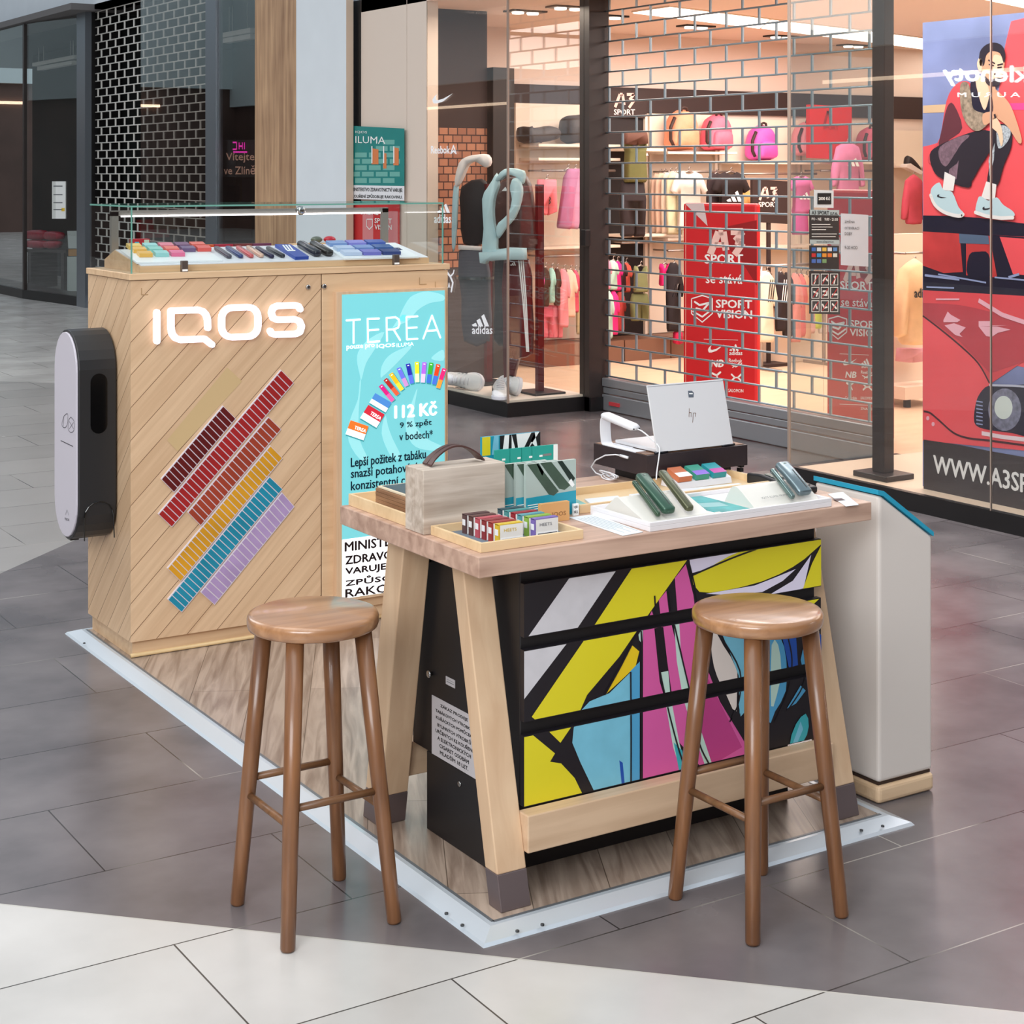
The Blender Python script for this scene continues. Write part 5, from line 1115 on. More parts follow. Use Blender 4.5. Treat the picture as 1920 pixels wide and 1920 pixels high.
for cx, cy, ang, c1, c2 in [(624, 1195, -38, (206, 30, 120), (226, 90, 160)), (676, 1128, -38, (170, 40, 36), (230, 90, 60)), (730, 1072, -34, (244, 180, 30), (246, 210, 60)), (798, 1020, -24, (104, 110, 214), (196, 140, 196)), (876, 985, -12, (40, 44, 160), (90, 110, 220)), (954, 970, -1, (226, 214, 40), (220, 236, 190)), (1024, 975, 5, (170, 100, 220), (226, 190, 236)), (1092, 982, 8, (60, 170, 50), (60, 110, 200)), (1160, 1000, 12, (230, 66, 30), (70, 110, 206)), (1215, 1045, 18, (236, 40, 110), (246, 150, 60))]:
    pk(cx, cy, 23, 112, ang, c1, c2)
q.use(em('white', (250, 250, 250), 0.8)).poly(QL, [(643, 1009), (829, 985), (829, 1091), (643, 1119)], .0004)
q.use(em('ink2', (34, 20, 22), 0.0))
for s_, bl, br, tl in [('MINISTERSTVO', (648, 1031), (800, 1012), (648, 1014)), ('ZDRAVOTNICTVÍ', (649, 1055), (812, 1034), (649, 1036)), ('VARUJE: KOUŘENÍ', (649, 1077), (826, 1054), (649, 1058)), ('ZPŮSOBUJE', (649, 1098), (790, 1080), (649, 1081)), ('RAKOVINU.', (649, 1116), (800, 1096), (649, 1101))]:
    q.tpx(s_, QL, bl, br, tl, .03, .0016)
o = q.build('poster_panel', None, ct); o.parent = lbx; o.location = (0, 0, 0)

# ------------------------------------------------------------------ black wall-hung bin with a pale front on the counter's end
bn = thing('hanging_bin', 'black capsule shaped bin with a lilac white face hung on the counter end', 'bin', (0.0, 2.73, 0.40))
yc, rr_ = 2.731, 0.134; z0, z1 = 0.405, 1.148; xf = -0.072
prof = []
for k in range(13): a = math.pi*k/12; prof.append((yc+rr_*math.cos(a), z1-rr_+rr_*math.sin(a)))
for k in range(13): a = math.pi+math.pi*k/12; prof.append((yc+rr_*math.cos(a), z0+rr_+rr_*math.sin(a)))
def capsule(x0, x1, k, nm, m, bev=0.0):
    c = (yc, (z0+z1)/2); P_ = [(x0, c[0]+(y-c[0])*k, c[1]+(z-c[1])*(1-(1-k)*2*rr_/(z1-z0))) for y, z in prof]
    return MB().prism(P_, (x1-x0, 0, 0)).build(nm, m, bn, bevel=bev)
M_BB = mat('bin_black', (36, 36, 38), 0.42)
capsule(xf, 0.0635, 1.0, 'body', M_BB, 0.004); capsule(xf-.006, xf+.004, 0.93, 'front_cover', mat('lilac_white', (208, 202, 212), 0.4), 0.002)
S_ = MB(); yb_ = yc-rr_
c = []
for k in range(9): a = math.pi*k/8; c.append((0.0+0.030*math.cos(a), yb_-.0015, 1.0-.03+.03*math.sin(a)))
for k in range(9): a = math.pi+math.pi*k/8; c.append((0.0+0.030*math.cos(a), yb_-.0015, .79+.03+.03*math.sin(a)))
S_.prism(c, (0, .004, 0)).build('slot', mat('slot_black', (8, 8, 9), 0.15), bn)
MB().tube([(0.055, yb_-.001, .42)]+[(0.0+.052*math.cos(math.pi*k/8), yb_-.001, .50+.052*math.sin(math.pi*k/8)) for k in range(9)]+[(-.052, yb_-.001, .42)], .0022, 6).build('hatch_line', mat('slot_black', (8, 8, 9), 0.15), bn)
q = MB().use(mat('bin_print', (70, 66, 76), 0.5)); PX_ = XP(xf-.0062)
q.stroke(PX_, smoothline([(120, 780), (127, 776), (126, 796), (121, 802), (116, 796), (120, 780)], 3), .0022, .0006, cap=False); q.stroke(PX_, smoothline([(133, 782), (139, 790), (139, 806), (133, 811), (128, 804), (129, 788), (133, 782)], 3), .0022, .0006, cap=False)
q.stroke(PX_, [(120, 782), (119, 800)], .0018, .0006, cap=False); q.stroke(PX_, [(130, 790), (138, 804)], .0018, .0006, cap=False); q.stroke(PX_, [(138, 792), (130, 804)], .0018, .0006, cap=False)
q.stroke(PX_, [(114, 826), (137, 837)], .003, .0006, cap=False)
q.stroke(PX_, [(123, 965), (126, 956), (129, 966)], .0015, .0006, cap=False); q.tpx('IQOS', PX_, (122, 975), (130, 978), (122, 970), .02, .0006)
q.build('pictograms', None, bn)
B(xf+.02, xf+.05, yc+.02, yc+.05, z0-.012, z0+.004).build('foot', M_BLACK, bn)

# ------------------------------------------------------------------ glass case on the counter
GX0, GX1, GY0, GY1, GZ = 0.075, 1.322, 2.482, 2.925, 1.588
gc = thing('glass_case', 'low glass display case with greenish edges on top of the tall counter', 'display case', ((GX0+GX1)/2, (GY0+GY1)/2, KZ))
MG = glass('case_glass', (0.97, 0.99, 0.985), 0.8, 1.5); MGE = mat('green_glass_edge', (112, 166, 152), 0.2, spec=0.8)
B(GX0+.008, GX1-.008, GY0, GY0+.006, KZ, GZ-.008).build('front_pane', MG, gc)
B(GX0, GX0+.006, GY0, GY1, KZ, GZ-.008).build('side_pane', MG, gc); B(GX1-.006, GX1, GY0, GY1, KZ, GZ-.008).build('side_pane', MG, gc)
B(GX0+.004, GX1-.004, GY0+.004, GY1-.004, GZ-.006, GZ).build('top_pane', MG, gc)
B(GX0, GX1, GY0-.0005, GY0+.003, GZ-.006, GZ).build('glass_edge', MGE, gc); B(GX0, GX0+.003, GY0+.003, GY1, GZ-.006, GZ).build('glass_edge', MGE, gc); B(GX0+.003, GX1, GY1-.003, GY1, GZ-.006, GZ).build('glass_edge', MGE, gc)
B(GX1-.003, GX1, GY0+.003, GY1-.003, GZ-.006, GZ).build('glass_edge', MGE, gc)
B(GX0+.0005, GX0+.005, GY0-.001, GY0+.004, KZ, GZ-.007).build('glass_edge', MGE, gc); B(GX1-.005, GX1-.0005, GY0-.001, GY0+.004, KZ, GZ-.007).build('glass_edge', MGE, gc)
MST = mat('satin_frame', (176, 172, 166), 0.35, 0.6)
fy = 2.90
B(.145, .172, fy-.01, fy+.01, KZ, GZ-.03).build('frame_post', MST, gc); B(1.272, 1.299, fy-.01, fy+.01, KZ, GZ-.03).build('frame_post', MST, gc)
B(.145, 1.299, fy-.01, fy+.01, GZ-.046, GZ-.026).build('frame_rail', MST, gc)
B(.18, 1.26, fy-.016, fy-.011, GZ-.050, GZ-.045).build('light_strip', mat('strip_led', (255, 246, 250), 0.5, emis=5.0), gc)
MB().lathe((.905, fy-.035, GZ-.034), [(.010, 0), (.016, .004), (.018, .012), (.018, .024)], 18, 1).build('lock', mat('chrome', (190, 190, 190), 0.15, 1.0), gc, smooth=True)
for u in (346, 743):
    x = YP(GY0)(u, 500).x; B(x-.012, x+.012, GY0-.005, GY0+.012, KZ, KZ+.040).build('clip', mat('bronze_clip', (104, 92, 86), 0.35, 0.5), gc, bevel=0.002); B(x-.010, x+.010, GY0-.0055, GY0-.005, KZ+.003, KZ+.010).build('clip_pad', WHITE, gc)

# sloped board inside
WX0, WX1 = 0.125, 1.285; zf, zb_ = KZ+.022, KZ+.068; yf, yb2 = 2.53, 2.80
wd = thing('display_board', 'sloped timber board with a white top inside the glass case', 'display board', ((WX0+WX1)/2, 2.68, KZ))
MB().prism([(WX0, yf, KZ+.0005), (WX0, yf, zf), (WX0, yb2, zb_), (WX0, yb2+.11, KZ+.03), (WX0, yb2+.11, KZ+.0005)], (WX1-WX0, 0, 0)).build('wedge', M_OAKC, wd)
SU = Vector((0, yb2-yf, zb_-zf)); SN = Vector((1, 0, 0)).cross(SU).normalized()
MB().prism([Vector((WX0+.004, yf, zf))+SN*.003, Vector((WX1-.004, yf, zf))+SN*.003, Vector((WX1-.004, yb2, zb_))+SN*.003, Vector((WX0+.004, yb2, zb_))+SN*.003], -SN*.0028).build('white_sheet', mat('acrylic_white', (226, 226, 232), 0.35), wd)
QS = Quad([(262, 494), (812, 491), (768, 469), (224, 468)], Vector((WX0, yf, zf))+SN*.0035, (WX1-WX0, 0, 0), SU)
def flat_box(name, px, th, m, label, cat, group=None, lift=0.0, par=None, bev=0.001, extra=None):
    q = MB().use(m); q.prism([QS(u, v, lift+th) for u, v in px], -SN*th)
    if extra: extra(q)
    o = q.build(name, None, par, bevel=0)
    return tag(o, label, cat, group) if par is None else o
f5 = tf(140, 380, .1875); f6 = tf(480, 380, .1979)
flat_box('sample_tray', f5([(500, 486), (1400, 490), (1540, 592), (620, 596)]), .006, mat('tray_white', (236, 238, 240), 0.35), 'white sample tray at the left of the glass case', 'tray')
pc = {'yellow': (232, 196, 110), 'aqua': (150, 204, 202), 'pink': (222, 128, 146), 'plum': (122, 84, 118), 'coral': (226, 112, 100), 'amber': (228, 176, 84), 'mint': (140, 200, 190), 'magenta pink': (226, 110, 150), 'slate violet': (108, 86, 124), 'red': (220, 90, 84)}
rows_ = [[('yellow', 575), ('aqua', 750), ('pink', 920), ('plum', 1090), ('coral', 1255)], [('amber', 612), ('mint', 785), ('coral', 960), ('slate violet', 1135), ('red', 1300)], [('amber', 655), ('aqua', 830), ('magenta pink', 1000)]]
for r, row in enumerate(rows_):
    y = (466, 497, 532)[r]
    for cn, x in row:
        flat_box('sample_pack', f5([(x, y), (x+145, y+2), (x+160, y+26), (x+18, y+24)]), .014, mat('pack_'+cn.replace(' ', '_'), pc[cn], 0.4), '%s sample pack in the %s row of the white tray in the glass case' % (cn, ('back', 'middle', 'front')[r]), 'pack', 'sample packs in the glass case', .0065)
for k, (x, c, cn) in enumerate([(815, (226, 160, 30), 'amber'), (1010, (222, 150, 30), 'ochre'), (1205, (206, 90, 44), 'orange'), (1400, (168, 40, 60), 'crimson'), (1590, (120, 50, 50), 'brown'), (1780, (112, 50, 80), 'plum')]):
    x0, y0 = f5([(x, 0)])[0][0], 0; p0 = YP(2.815)(x0, 466); p1 = YP(2.815)(x0+33, 466)
    tag(MB().box(p0.x, p1.x, 2.805, 2.835, KZ+.0605, KZ+.080).build('slim_pack', mat('slim_%d' % k, c, 0.4)), '%s slim pack along the back of the display board' % cn, 'pack', 'slim packs behind the display board')
# the slim packs stand on a little ledge of the board
B(WX0+.004, WX1-.004, 2.802, 2.84, KZ+.0305, KZ+.060).build('ledge', M_OAKC, wd)
def device(P1, P2, w_, h_, m, label, group=None, name='heating_device', cat='device', lift=.0, n=12, cap=None):
    A_, B_ = QS(*P1, lift+h_), QS(*P2, lift+h_); d = (B_-A_); Ln = d.length; d.normalize(); s = SN.cross(d).normalized()
    rings = []
    for t_, k in ((0, .5), (.02, .8), (.06, 1), (.94, 1), (.98, .8), (1, .5)):
        c_ = A_+d*(Ln*t_); rings.append([c_+s*(w_/2*k*abs(math.cos(a))**.6*math.copysign(1, math.cos(a)))+SN*(h_*k*abs(math.sin(a))**.6*math.copysign(1, math.sin(a))) for a in [2*math.pi*i/n+.13 for i in range(n)]])
    t = thing(name, label, cat, tuple((A_+B_)/2-SN*h_), group)
    MB().loft(rings).build('body', m, t, smooth=True)
    MB().prism([A_+d*(Ln*.1)+s*w_*.1+SN*(h_+.0004), A_+d*(Ln*.5)+s*w_*.1+SN*(h_+.0004), A_+d*(Ln*.5)-s*w_*.1+SN*(h_+.0004), A_+d*(Ln*.1)-s*w_*.1+SN*(h_+.0004)], -SN*.0008).build('trim', cap or mat('device_trim', (150, 150, 158), 0.25, 0.6), t)
    return t
dv = [(f5, (1525, 492), (1625, 572), (84, 80, 92), 'grey'), (f5, (1645, 492), (1745, 572), (60, 72, 120), 'blue'), (f5, (1755, 492), (1852, 572), (206, 96, 98), 'coral'), (f5, (1860, 492), (1955, 572), (216, 176, 156), 'champagne'), (f6, (125, 476), (232, 548), (40, 38, 70), 'navy'), (f6, (228, 478), (338, 546), (44, 48, 56), 'graphite')]
for ff, a, b, c, cn in dv: device(ff([a])[0], ff([b])[0], .020, .0075, mat('dev_'+cn, c, 0.3, 0.3), '%s slim heating device on the display board in the glass case' % cn, 'slim devices in the glass case')
def ex_(q):
    q.use(WHITE)
    for k in range(3): q.poly(QS, f6([(372+k*28, 470), (388+k*28, 470), (402+k*28, 510), (386+k*28, 510)]), .0124)
    q.poly(QS, f6([(390, 510), (470, 510), (473, 517), (394, 517)]), .0124)
flat_box('device_box', f6([(310, 462), (460, 466), (570, 560), (440, 562)]), .012, mat('royal_blue', (34, 70, 160), 0.4), 'royal blue box with white lettering in the glass case', 'box', extra=ex_)
device(f6([(550, 462)])[0], f6([(668, 545)])[0], .034, .013, mat('dev_black', (30, 34, 46), 0.25), 'dark blue pocket charger beside the royal blue box', 'pocket chargers in the glass case', 'pocket_charger', 'charger')
device(f6([(668, 464)])[0], f6([(782, 545)])[0], .034, .013, mat('dev_black2', (34, 34, 34), 0.25), 'black pocket charger right of the dark blue one', 'pocket chargers in the glass case', 'pocket_charger', 'charger')
p = YP(2.86)
for (u0, u1, c, lb) in ((584, 605, (92, 100, 88), 'sage green pocket charger at the back of the glass case'), (608, 630, (186, 30, 50), 'red pocket charger at the back of the glass case')):
    a, b = p(u0, 466), p(u1, 466); tag(MB().ell(((a.x+b.x)/2, 2.865, KZ+.087), (b.x-a.x)/2, .02, .013).build('pocket_charger', mat('charger_%d' % u0, c, 0.3), smooth=True), lb, 'charger', 'back row of the glass case')
B(.86, 1.02, 2.845, 2.895, KZ+.0305, KZ+.0735).build('ledge', M_OAKC, wd)
flat_box('sample_tray', f6([(770, 468), (1440, 470), (1580, 570), (900, 572)]), .006, mat('tray_white', (236, 238, 240), 0.35), 'white sample tray at the right of the glass case', 'tray')
bl = [('sky blue', (120, 150, 200)), ('periwinkle', (130, 130, 206)), ('cobalt', (60, 90, 170)), ('pale blue', (170, 190, 220)), ('steel blue', (110, 140, 196)), ('denim', (50, 90, 150)), ('ice blue', (186, 200, 226)), ('violet blue', (110, 110, 190)), ('ink blue', (40, 60, 120))]
for k, (cn, c) in enumerate(bl):
    r, cc = divmod(k, 3); x = 795+r*45+cc*178; y = 462+r*34-(4 if r == 0 else 0)
    flat_box('sample_pack', f6([(x, y), (x+160, y+1), (x+186, y+24), (x+26, y+23)]), .013, mat('pack_'+cn.replace(' ', '_'), c, 0.4), '%s sample pack in the right hand tray of the glass case' % cn, 'pack', 'blue sample packs in the glass case', .0065)
q = MB().use(mat('ink_blue', (30, 40, 90), 0.5)); q.tpx('TEREA', QS, f6([(1400, 520)])[0], f6([(1465, 520)])[0], f6([(1385, 502)])[0], .02, .0075)
q.build('tray_lettering', None, wd)
# the little white stand packs seen left of the case through the glass: red carton behind the counter
rc = ZP(0)(0, 0)
P = YP(2.862); a, b = P(247, 470), P(278, 470)
q = MB().use(mat('carton_red', (176, 34, 48), 0.5)).box(a.x, b.x, 2.845, 2.885, KZ+.0305, KZ+.105).use(mat('cyan_label', (70, 180, 214), 0.5)).box(a.x+.006, a.x+.022, 2.8445, 2.845, KZ+.085, KZ+.095).use(mat('pale_label', (200, 220, 200), 0.5)).box(b.x-.022, b.x-.003, 2.8445, 2.845, KZ+.087, KZ+.102)
tag(q.build('carton'), 'small red carton with a cyan label at the back left of the glass case', 'box')
# ------------------------------------------------------------------ consultation table on splayed legs
TX0, TX1, TY0, TY1, TZ0, TZ = 0.035, 1.238, 0.079, 0.777, 0.790, 0.838
tb = thing('consultation_table', 'oak table on splayed legs with dark metal feet, standing over a black drawer unit', 'table', (0.64, 0.43, 0.02))
M_TOP = wood('table_oak', (206, 172, 152), (164, 130, 112), 'x', 1.0, 0.42); M_LEG = wood('leg_oak', (220, 188, 154), (204, 168, 134), 'z', 0.8, 0.55); M_RAIL = wood('rail_oak', (218, 186, 154), (196, 162, 130), 'x', 0.9, 0.55)
B(TX0, TX1, TY0, TY1, TZ0, TZ).build('tabletop', M_TOP, tb, bevel=0.0025)
M_FOOT = mat('foot_metal', (120, 106, 106), 0.4, 0.5)
def yf_(z): return .088+.2325*(z-.02)
def yr_(z): return .690-.184*(z-.02)
for (x0, x1) in ((.101, .180), (1.124, 1.203)):
    for f_, dep in ((yf_, .054), (yr_, .085)):
        def pz(a, b): return [(x0, f_(a), a), (x0, f_(a)+dep, a), (x0, f_(b)+dep, b), (x0, f_(b), b)]
        lg = MB().prism(pz(.10, .7895), (x1-x0, 0, 0)).build('leg', M_LEG, tb, bevel=0.003)
        e = MB().prism([Vector(p)+Vector((-.0006, 0, 0)) for p in pz(.0205, .10)], (x1-x0+.0012, 0, 0)).build('foot_cap', M_FOOT, tb, bevel=0.002); e.parent = lg
B(.180, 1.124, .100, .146, .134, .2205).build('lower_rail', M_RAIL, tb, bevel=0.003); B(.180, 1.124, .69, .74, .132, .2205).build('lower_rail', M_RAIL, tb, bevel=0.003)
B(.15, 1.15, .30, .60, .77, .7895).build('apron', M_BLACK, tb)

# black drawer unit with the printed drawer fronts
du = thing('drawer_unit', 'black drawer unit with three brightly printed fronts below the table', 'drawer unit', (0.66, 0.45, 0.02))
M_UB = mat('unit_black', (24, 21, 23), 0.45)
B(.2, 1.118, .166, .686, .2215, .768).build('carcass', M_UB, du, bevel=0.003); B(.2, 1.118, .27, .612, .0205, .2205).build('base_box', M_UB, du, bevel=0.002)
DY = .148
QD = Quad([(982, 1513), (1538, 1384), (1538, 1021), (981, 1096)], (.2, DY, .222), (.9235, 0, 0), (0, 0, .520))
def clip(pts, lo, hi):
    for ax, val, s in ((0, 0.0, 1), (0, 1.0, -1), (1, lo, 1), (1, hi, -1)):
        out = []
        for i_ in range(len(pts)):
            a, b = pts[i_], pts[(i_+1) % len(pts)]; da, db = s*(a[ax]-val), s*(b[ax]-val)
            if da >= 0: out.append(a)
            if (da >= 0) != (db >= 0): t_ = da/(da-db); out.append((a[0]+(b[0]-a[0])*t_, a[1]+(b[1]-a[1])*t_))
        pts = out
        if len(pts) < 3: return []
    return pts
def qst(u, v):
    q_ = QD.h @ np.array([u, v, 1.0]); return (float(q_[0]/q_[2]), float(q_[1]/q_[2]))
fd = tf(900, 980, .46875)
DC = dict(y=(222, 208, 40), o=(232, 196, 30), g=(206, 202, 206), k=(24, 20, 26), p=(214, 92, 160), p2=(190, 64, 132), b=(120, 190, 214), b2=(80, 160, 204), bd=(30, 80, 170), m=(190, 218, 206), l=(224, 216, 236), t=(60, 170, 180), c=(226, 214, 206))
def blob(px, k=2): return smoothline(px, k, True)
ART = [
 ('g', [(358, 224), (548, 196), (388, 428), (186, 462)]), ('g', [(172, 514), (350, 482), (172, 708)]),
 ('y', [(612, 188), (840, 150), (640, 425), (560, 540), (430, 690), (385, 790), (322, 880), (268, 828), (205, 776), (300, 640), (455, 420)]),
 ('y', [(172, 850), (206, 846), (300, 922), (280, 955), (325, 962), (380, 1020), (412, 1084), (172, 1142)]),
 ('o', [(506, 688), (560, 585), (612, 496), (640, 520), (625, 580), (560, 640)]),
 ('b', [(408, 750), (440, 716), (520, 684), (640, 568), (642, 1032), (460, 1074), (404, 960), (370, 880), (376, 820)]),
 ('b2', [(602, 600), (642, 560), (642, 1032), (606, 1040)]),
 ('bd', [(560, 950), (574, 960), (582, 1042), (570, 1046)]),
 ('m', [(636, 450), (654, 430), (652, 490), (640, 476)]),
 ('p', [(655, 436), (690, 360), (712, 425), (716, 560), (748, 720), (792, 890), (826, 990), (655, 1026)]),
 ('p', [(718, 318), (748, 282), (760, 380), (800, 540), (842, 720), (868, 880), (910, 968), (884, 974), (800, 880), (764, 700), (742, 540)]),
 ('k', [(700, 430), (736, 424), (752, 560), (772, 700), (740, 700), (722, 640)]),
 ('p', [(782, 232), (826, 178), (856, 300), (872, 420), (900, 560), (962, 720), (1060, 880), (1075, 940), (925, 972), (880, 850), (836, 650), (804, 500), (792, 360)]),
 ('p2', [(845, 640), (900, 600), (990, 780), (1050, 900), (930, 970), (880, 850)]),
 ('m', [(779, 410), (800, 407), (806, 520), (836, 640), (862, 760), (930, 962), (902, 968), (850, 820), (814, 700), (790, 560)]),
 ('m', [(724, 604), (756, 598), (764, 690), (800, 880), (822, 960), (806, 990), (776, 900), (748, 740)]),
 ('t', [(778, 880), (812, 912), (826, 985), (800, 994)]),
 ('l', [(840, 158), (1060, 126), (940, 190), (848, 214)]),
 ('y', blob([(850, 226), (900, 205), (1000, 148), (1120, 112), (1362, 84), (1330, 136), (1250, 196), (1130, 250), (980, 284), (880, 288)])),
 ('l', [(905, 296), (1100, 266), (1180, 236), (1262, 204), (1210, 250), (1130, 292), (1000, 302)]),
 ('l', [(1160, 302), (1250, 250), (1322, 150), (1292, 280), (1240, 294)]),
 ('y', [(1288, 286), (1325, 184), (1366, 104), (1366, 276)]),
 ('y', [(1262, 332), (1362, 314), (1326, 348)]),
 ('c', blob([(925, 420), (975, 500), (1030, 600), (1024, 720), (990, 700), (950, 620), (930, 540)])),
 ('c', [(985, 690), (1030, 640), (1028, 760), (1012, 750)]),
 ('b', [(968, 450), (1062, 440), (1062, 700), (1040, 770), (1036, 620), (1006, 540)]), ('b', [(1034, 720), (1062, 690), (1062, 760), (1044, 780)]),
 ('b2', blob([(1146, 470), (1200, 470), (1224, 560), (1222, 680), (1180, 760), (1150, 800)])), ('m', blob([(1166, 500), (1192, 500), (1204, 600), (1186, 700), (1164, 740)])),
 ('bd', [(1208, 470), (1262, 466), (1270, 580), (1234, 590)]), ('b2', [(1280, 560), (1300, 470), (1330, 560), (1300, 640)]), ('bd', [(1322, 420), (1366, 470), (1366, 572), (1340, 566)]),
 ('b2', [(1226, 750), (1280, 660), (1300, 680), (1262, 730)]), ('t', blob([(1238, 890), (1262, 810), (1300, 770), (1312, 820), (1290, 880)])), ('b', [(1250, 884), (1280, 800), (1290, 830), (1268, 882)]), ('bd', [(1330, 640), (1366, 620), (1366, 720), (1344, 760)]),
]
LINES = [[(646, 430), (650, 560), (648, 700), (648, 1032)], [(604, 600), (606, 820), (606, 1040)], [(700, 300), (708, 425), (716, 560), (748, 720), (792, 890), (826, 990)], [(760, 286), (772, 380), (808, 540), (850, 720), (878, 880), (920, 968)], [(840, 180), (868, 300), (884, 420), (910, 560), (968, 720), (1066, 880)],
         [(975, 480), (1040, 600), (1036, 720), (1000, 800)], [(1096, 460), (1110, 600), (1100, 740), (1060, 860)], [(1230, 470), (1246, 560), (1232, 680), (1180, 800)], [(1290, 470), (1310, 560), (1290, 660), (1226, 760)], [(850, 222), (1000, 160), (1120, 118)], [(700, 400), (640, 440), (560, 585), (500, 690)]]
for lo, hi, nm in ((.760, 1.0, 'top'), (.381, .703, 'middle'), (0.0, .319, 'bottom')):
    z0, z1 = .222+.520*lo, .222+.520*hi
    q = MB().use(mat('print_ink', (28, 24, 30), 0.4)); q.box(.2, 1.1235, DY, DY+.017, z0, z1)
    for k, (cn, px) in enumerate(ART):
        c_ = clip([qst(*p) for p in fd(px)], lo+.004, hi-.004)
        if c_: q.use(mat('print_'+cn, DC[cn], 0.38, noise=0.05 if cn in 'bg' else 0)); q.face([QD.uv(a, b, .0003+.00004*k) for a, b in c_])
    q.use(mat('print_ink', (28, 24, 30), 0.4))
    for L_ in LINES:
        P_ = fd(smoothline(L_, 4))
        for a, b in zip(P_[:-1], P_[1:]):
            pa, pb = qst(*a), qst(*b)
            dx, dz = pb[0]-pa[0], pb[1]-pa[1]; n_ = math.hypot(dx*.92, dz*.52)+1e-9; ox, oz = -dz*.52/n_*.0022/.92, dx*.92/n_*.0022/.52
            c_ = clip([(pa[0]+ox, pa[1]+oz), (pb[0]+ox, pb[1]+oz), (pb[0]-ox, pb[1]-oz), (pa[0]-ox, pa[1]-oz)], lo+.004, hi-.004)
            if c_: q.face([QD.uv(a_, b_, .002) for a_, b_ in c_])
    q.build('drawer', None, du)['label'] = '%s drawer with its part of the bold yellow, pink and blue print' % nm
for (y_, z_) in ((.583, .425), (.592, .712)):
    MB().lathe((.188, y_, z_), [(.009, 0), (.009, .004), (.005, .005), (.005, .012)], 16, 0).build('knob', mat('chrome', (190, 190, 190), 0.15, 1.0), du, smooth=True)
p = XP(.2)(862, 1470); MB().lathe((.197, p.y, p.z), [(.006, 0), (.0075, .003)], 16, 0).build('lock', mat('chrome', (190, 190, 190), 0.15, 1.0), du, smooth=True)
XS = XP(.1992)
q = MB().use(mat('sign_grey_white', (196, 190, 192), 0.6)); A0 = XS(810, 1303); q.box(.1985, .1998, .33, A0.y, .222, .371)
q.use(BLACK)
T_ = ['ZÁKAZ PRODEJE', 'TABÁKOVÝCH VÝROBKŮ,', 'KUŘÁCKÝCH POMŮCEK,', 'BYLINNÝCH VÝROBKŮ', 'URČENÝCH KE KOUŘENÍ', 'A ELEKTRONICKÝCH', 'CIGARET OSOBÁM', 'MLADŠÍM 18 LET.']
W_ = [.135, .185, .180, .165, .185, .165, .145, .140]
for k, s_ in enumerate(T_):
    yc_ = .470; z_ = .350-.0168*k; q.text(s_, (.1982, yc_+W_[k]/2, z_), (0, -W_[k], 0), (0, 0, .0115), .03)
q.build('warning_sign', None, du)
q = MB().use(mat('sign_grey_white', (196, 190, 192), 0.6)); a = XS(836, 1268); q.box(.1988, .1998, a.y-.045, a.y, .417, .437).use(mat('pale_grey_print', (120, 122, 126), 0.5)).box(.1985, .1988, a.y-.040, a.y-.005, .424, .426).box(.1985, .1988, a.y-.040, a.y-.005, .430, .431)
q.build('small_label', None, du)

# ------------------------------------------------------------------ bar stools
M_ST = wood('stool_teak', (140, 94, 60), (94, 58, 34), 'z', 1.2, 0.38, coat=0.25); M_STS = wood('stool_seat', (184, 136, 96), (138, 94, 62), 'x', 1.0, 0.3, coat=0.6); M_RG = wood('stool_rung', (136, 94, 60), (94, 62, 38), 'x', 1.2, 0.4)
st = thing('bar_stool', 'round wooden bar stool in front of the tall display counter, on the left', 'stool', (-.237, .357, 0), 'wooden bar stools')
MB().lathe((-.010, -.012, .662), [(.140, 0), (.148, .004), (.1505, .012), (.1505, .026), (.147, .033), (.138, .0365), (.02, .0365)], 48).build('seat', M_STS, st, smooth=True, local=True)
FX, FY, K_ = .132, .140, .084
def legp(sx, sy, z): t_ = z/.662; return Vector((sx*(FX+(K_-FX)*t_)-.010*t_, sy*(FY+(K_-FY)*t_)-.012*t_, z))
for sx in (-1, 1):
    for sy in (-1, 1):
        MB().tube([legp(sx, sy, .001), legp(sx, sy, .006), legp(sx, sy, .3), legp(sx, sy, .664)], .0150, 16, .0205).build('leg', M_ST, st, smooth=True, local=True)
for s_ in (-1, 1):
    MB().tube([legp(-1, s_, .300), legp(1, s_, .300)], .0085, 12).build('rung', M_RG, st, smooth=True, local=True)
    MB().tube([legp(s_, -1, .262), legp(s_, 1, .262)], .0085, 12).build('rung', M_RG, st, smooth=True, local=True)
dup(st, (.644, -.160, 0), 'round wooden bar stool in front of the printed drawer fronts, on the right', 'wooden bar stools')

# ------------------------------------------------------------------ white pedestal with turquoise top
te = thing('pedestal', 'off-white pedestal with a sloping turquoise top and oak plinth, right of the table', 'pedestal', (1.44, .27, 0))
M_PED = mat('pedestal_white', (222, 212, 204), 0.5)
X0, X1, Y0, Y1 = 1.335, 1.538, .152, .405
B(X0-.004, X1+.004, Y0-.004, Y1, 0.001, .050).build('plinth', wood('plinth_oak', (226, 194, 158), (204, 168, 130), 'x', 1.0, 0.5), te, bevel=0.012, seg=3)
B(X0+.004, X1-.004, Y0+.006, Y1-.004, .050, .058).build('shadow_gap', mat('gap_dark', (60, 40, 28), 0.7), te)
MB().prism([(X0, Y0, .058), (X1, Y0, .058), (X1, Y0, .700), (X0+.015, Y0, .828), (X0, Y0, .833)], (0, Y1-Y0, 0)).build('body', M_PED, te, bevel=0.010, seg=3)
TQ = mat('turquoise_edge', (40, 158, 190), 0.4)
MB().prism([(X0-.003, Y0-.002, .835), (X0+.016, Y0-.002, .830), (X1+.003, Y0-.002, .700), (X1+.003, Y0-.002, .712), (X0+.018, Y0-.002, .843), (X0-.003, Y0-.002, .848)], (0, Y1-Y0+.002, 0)).build('top_plate', TQ, te)

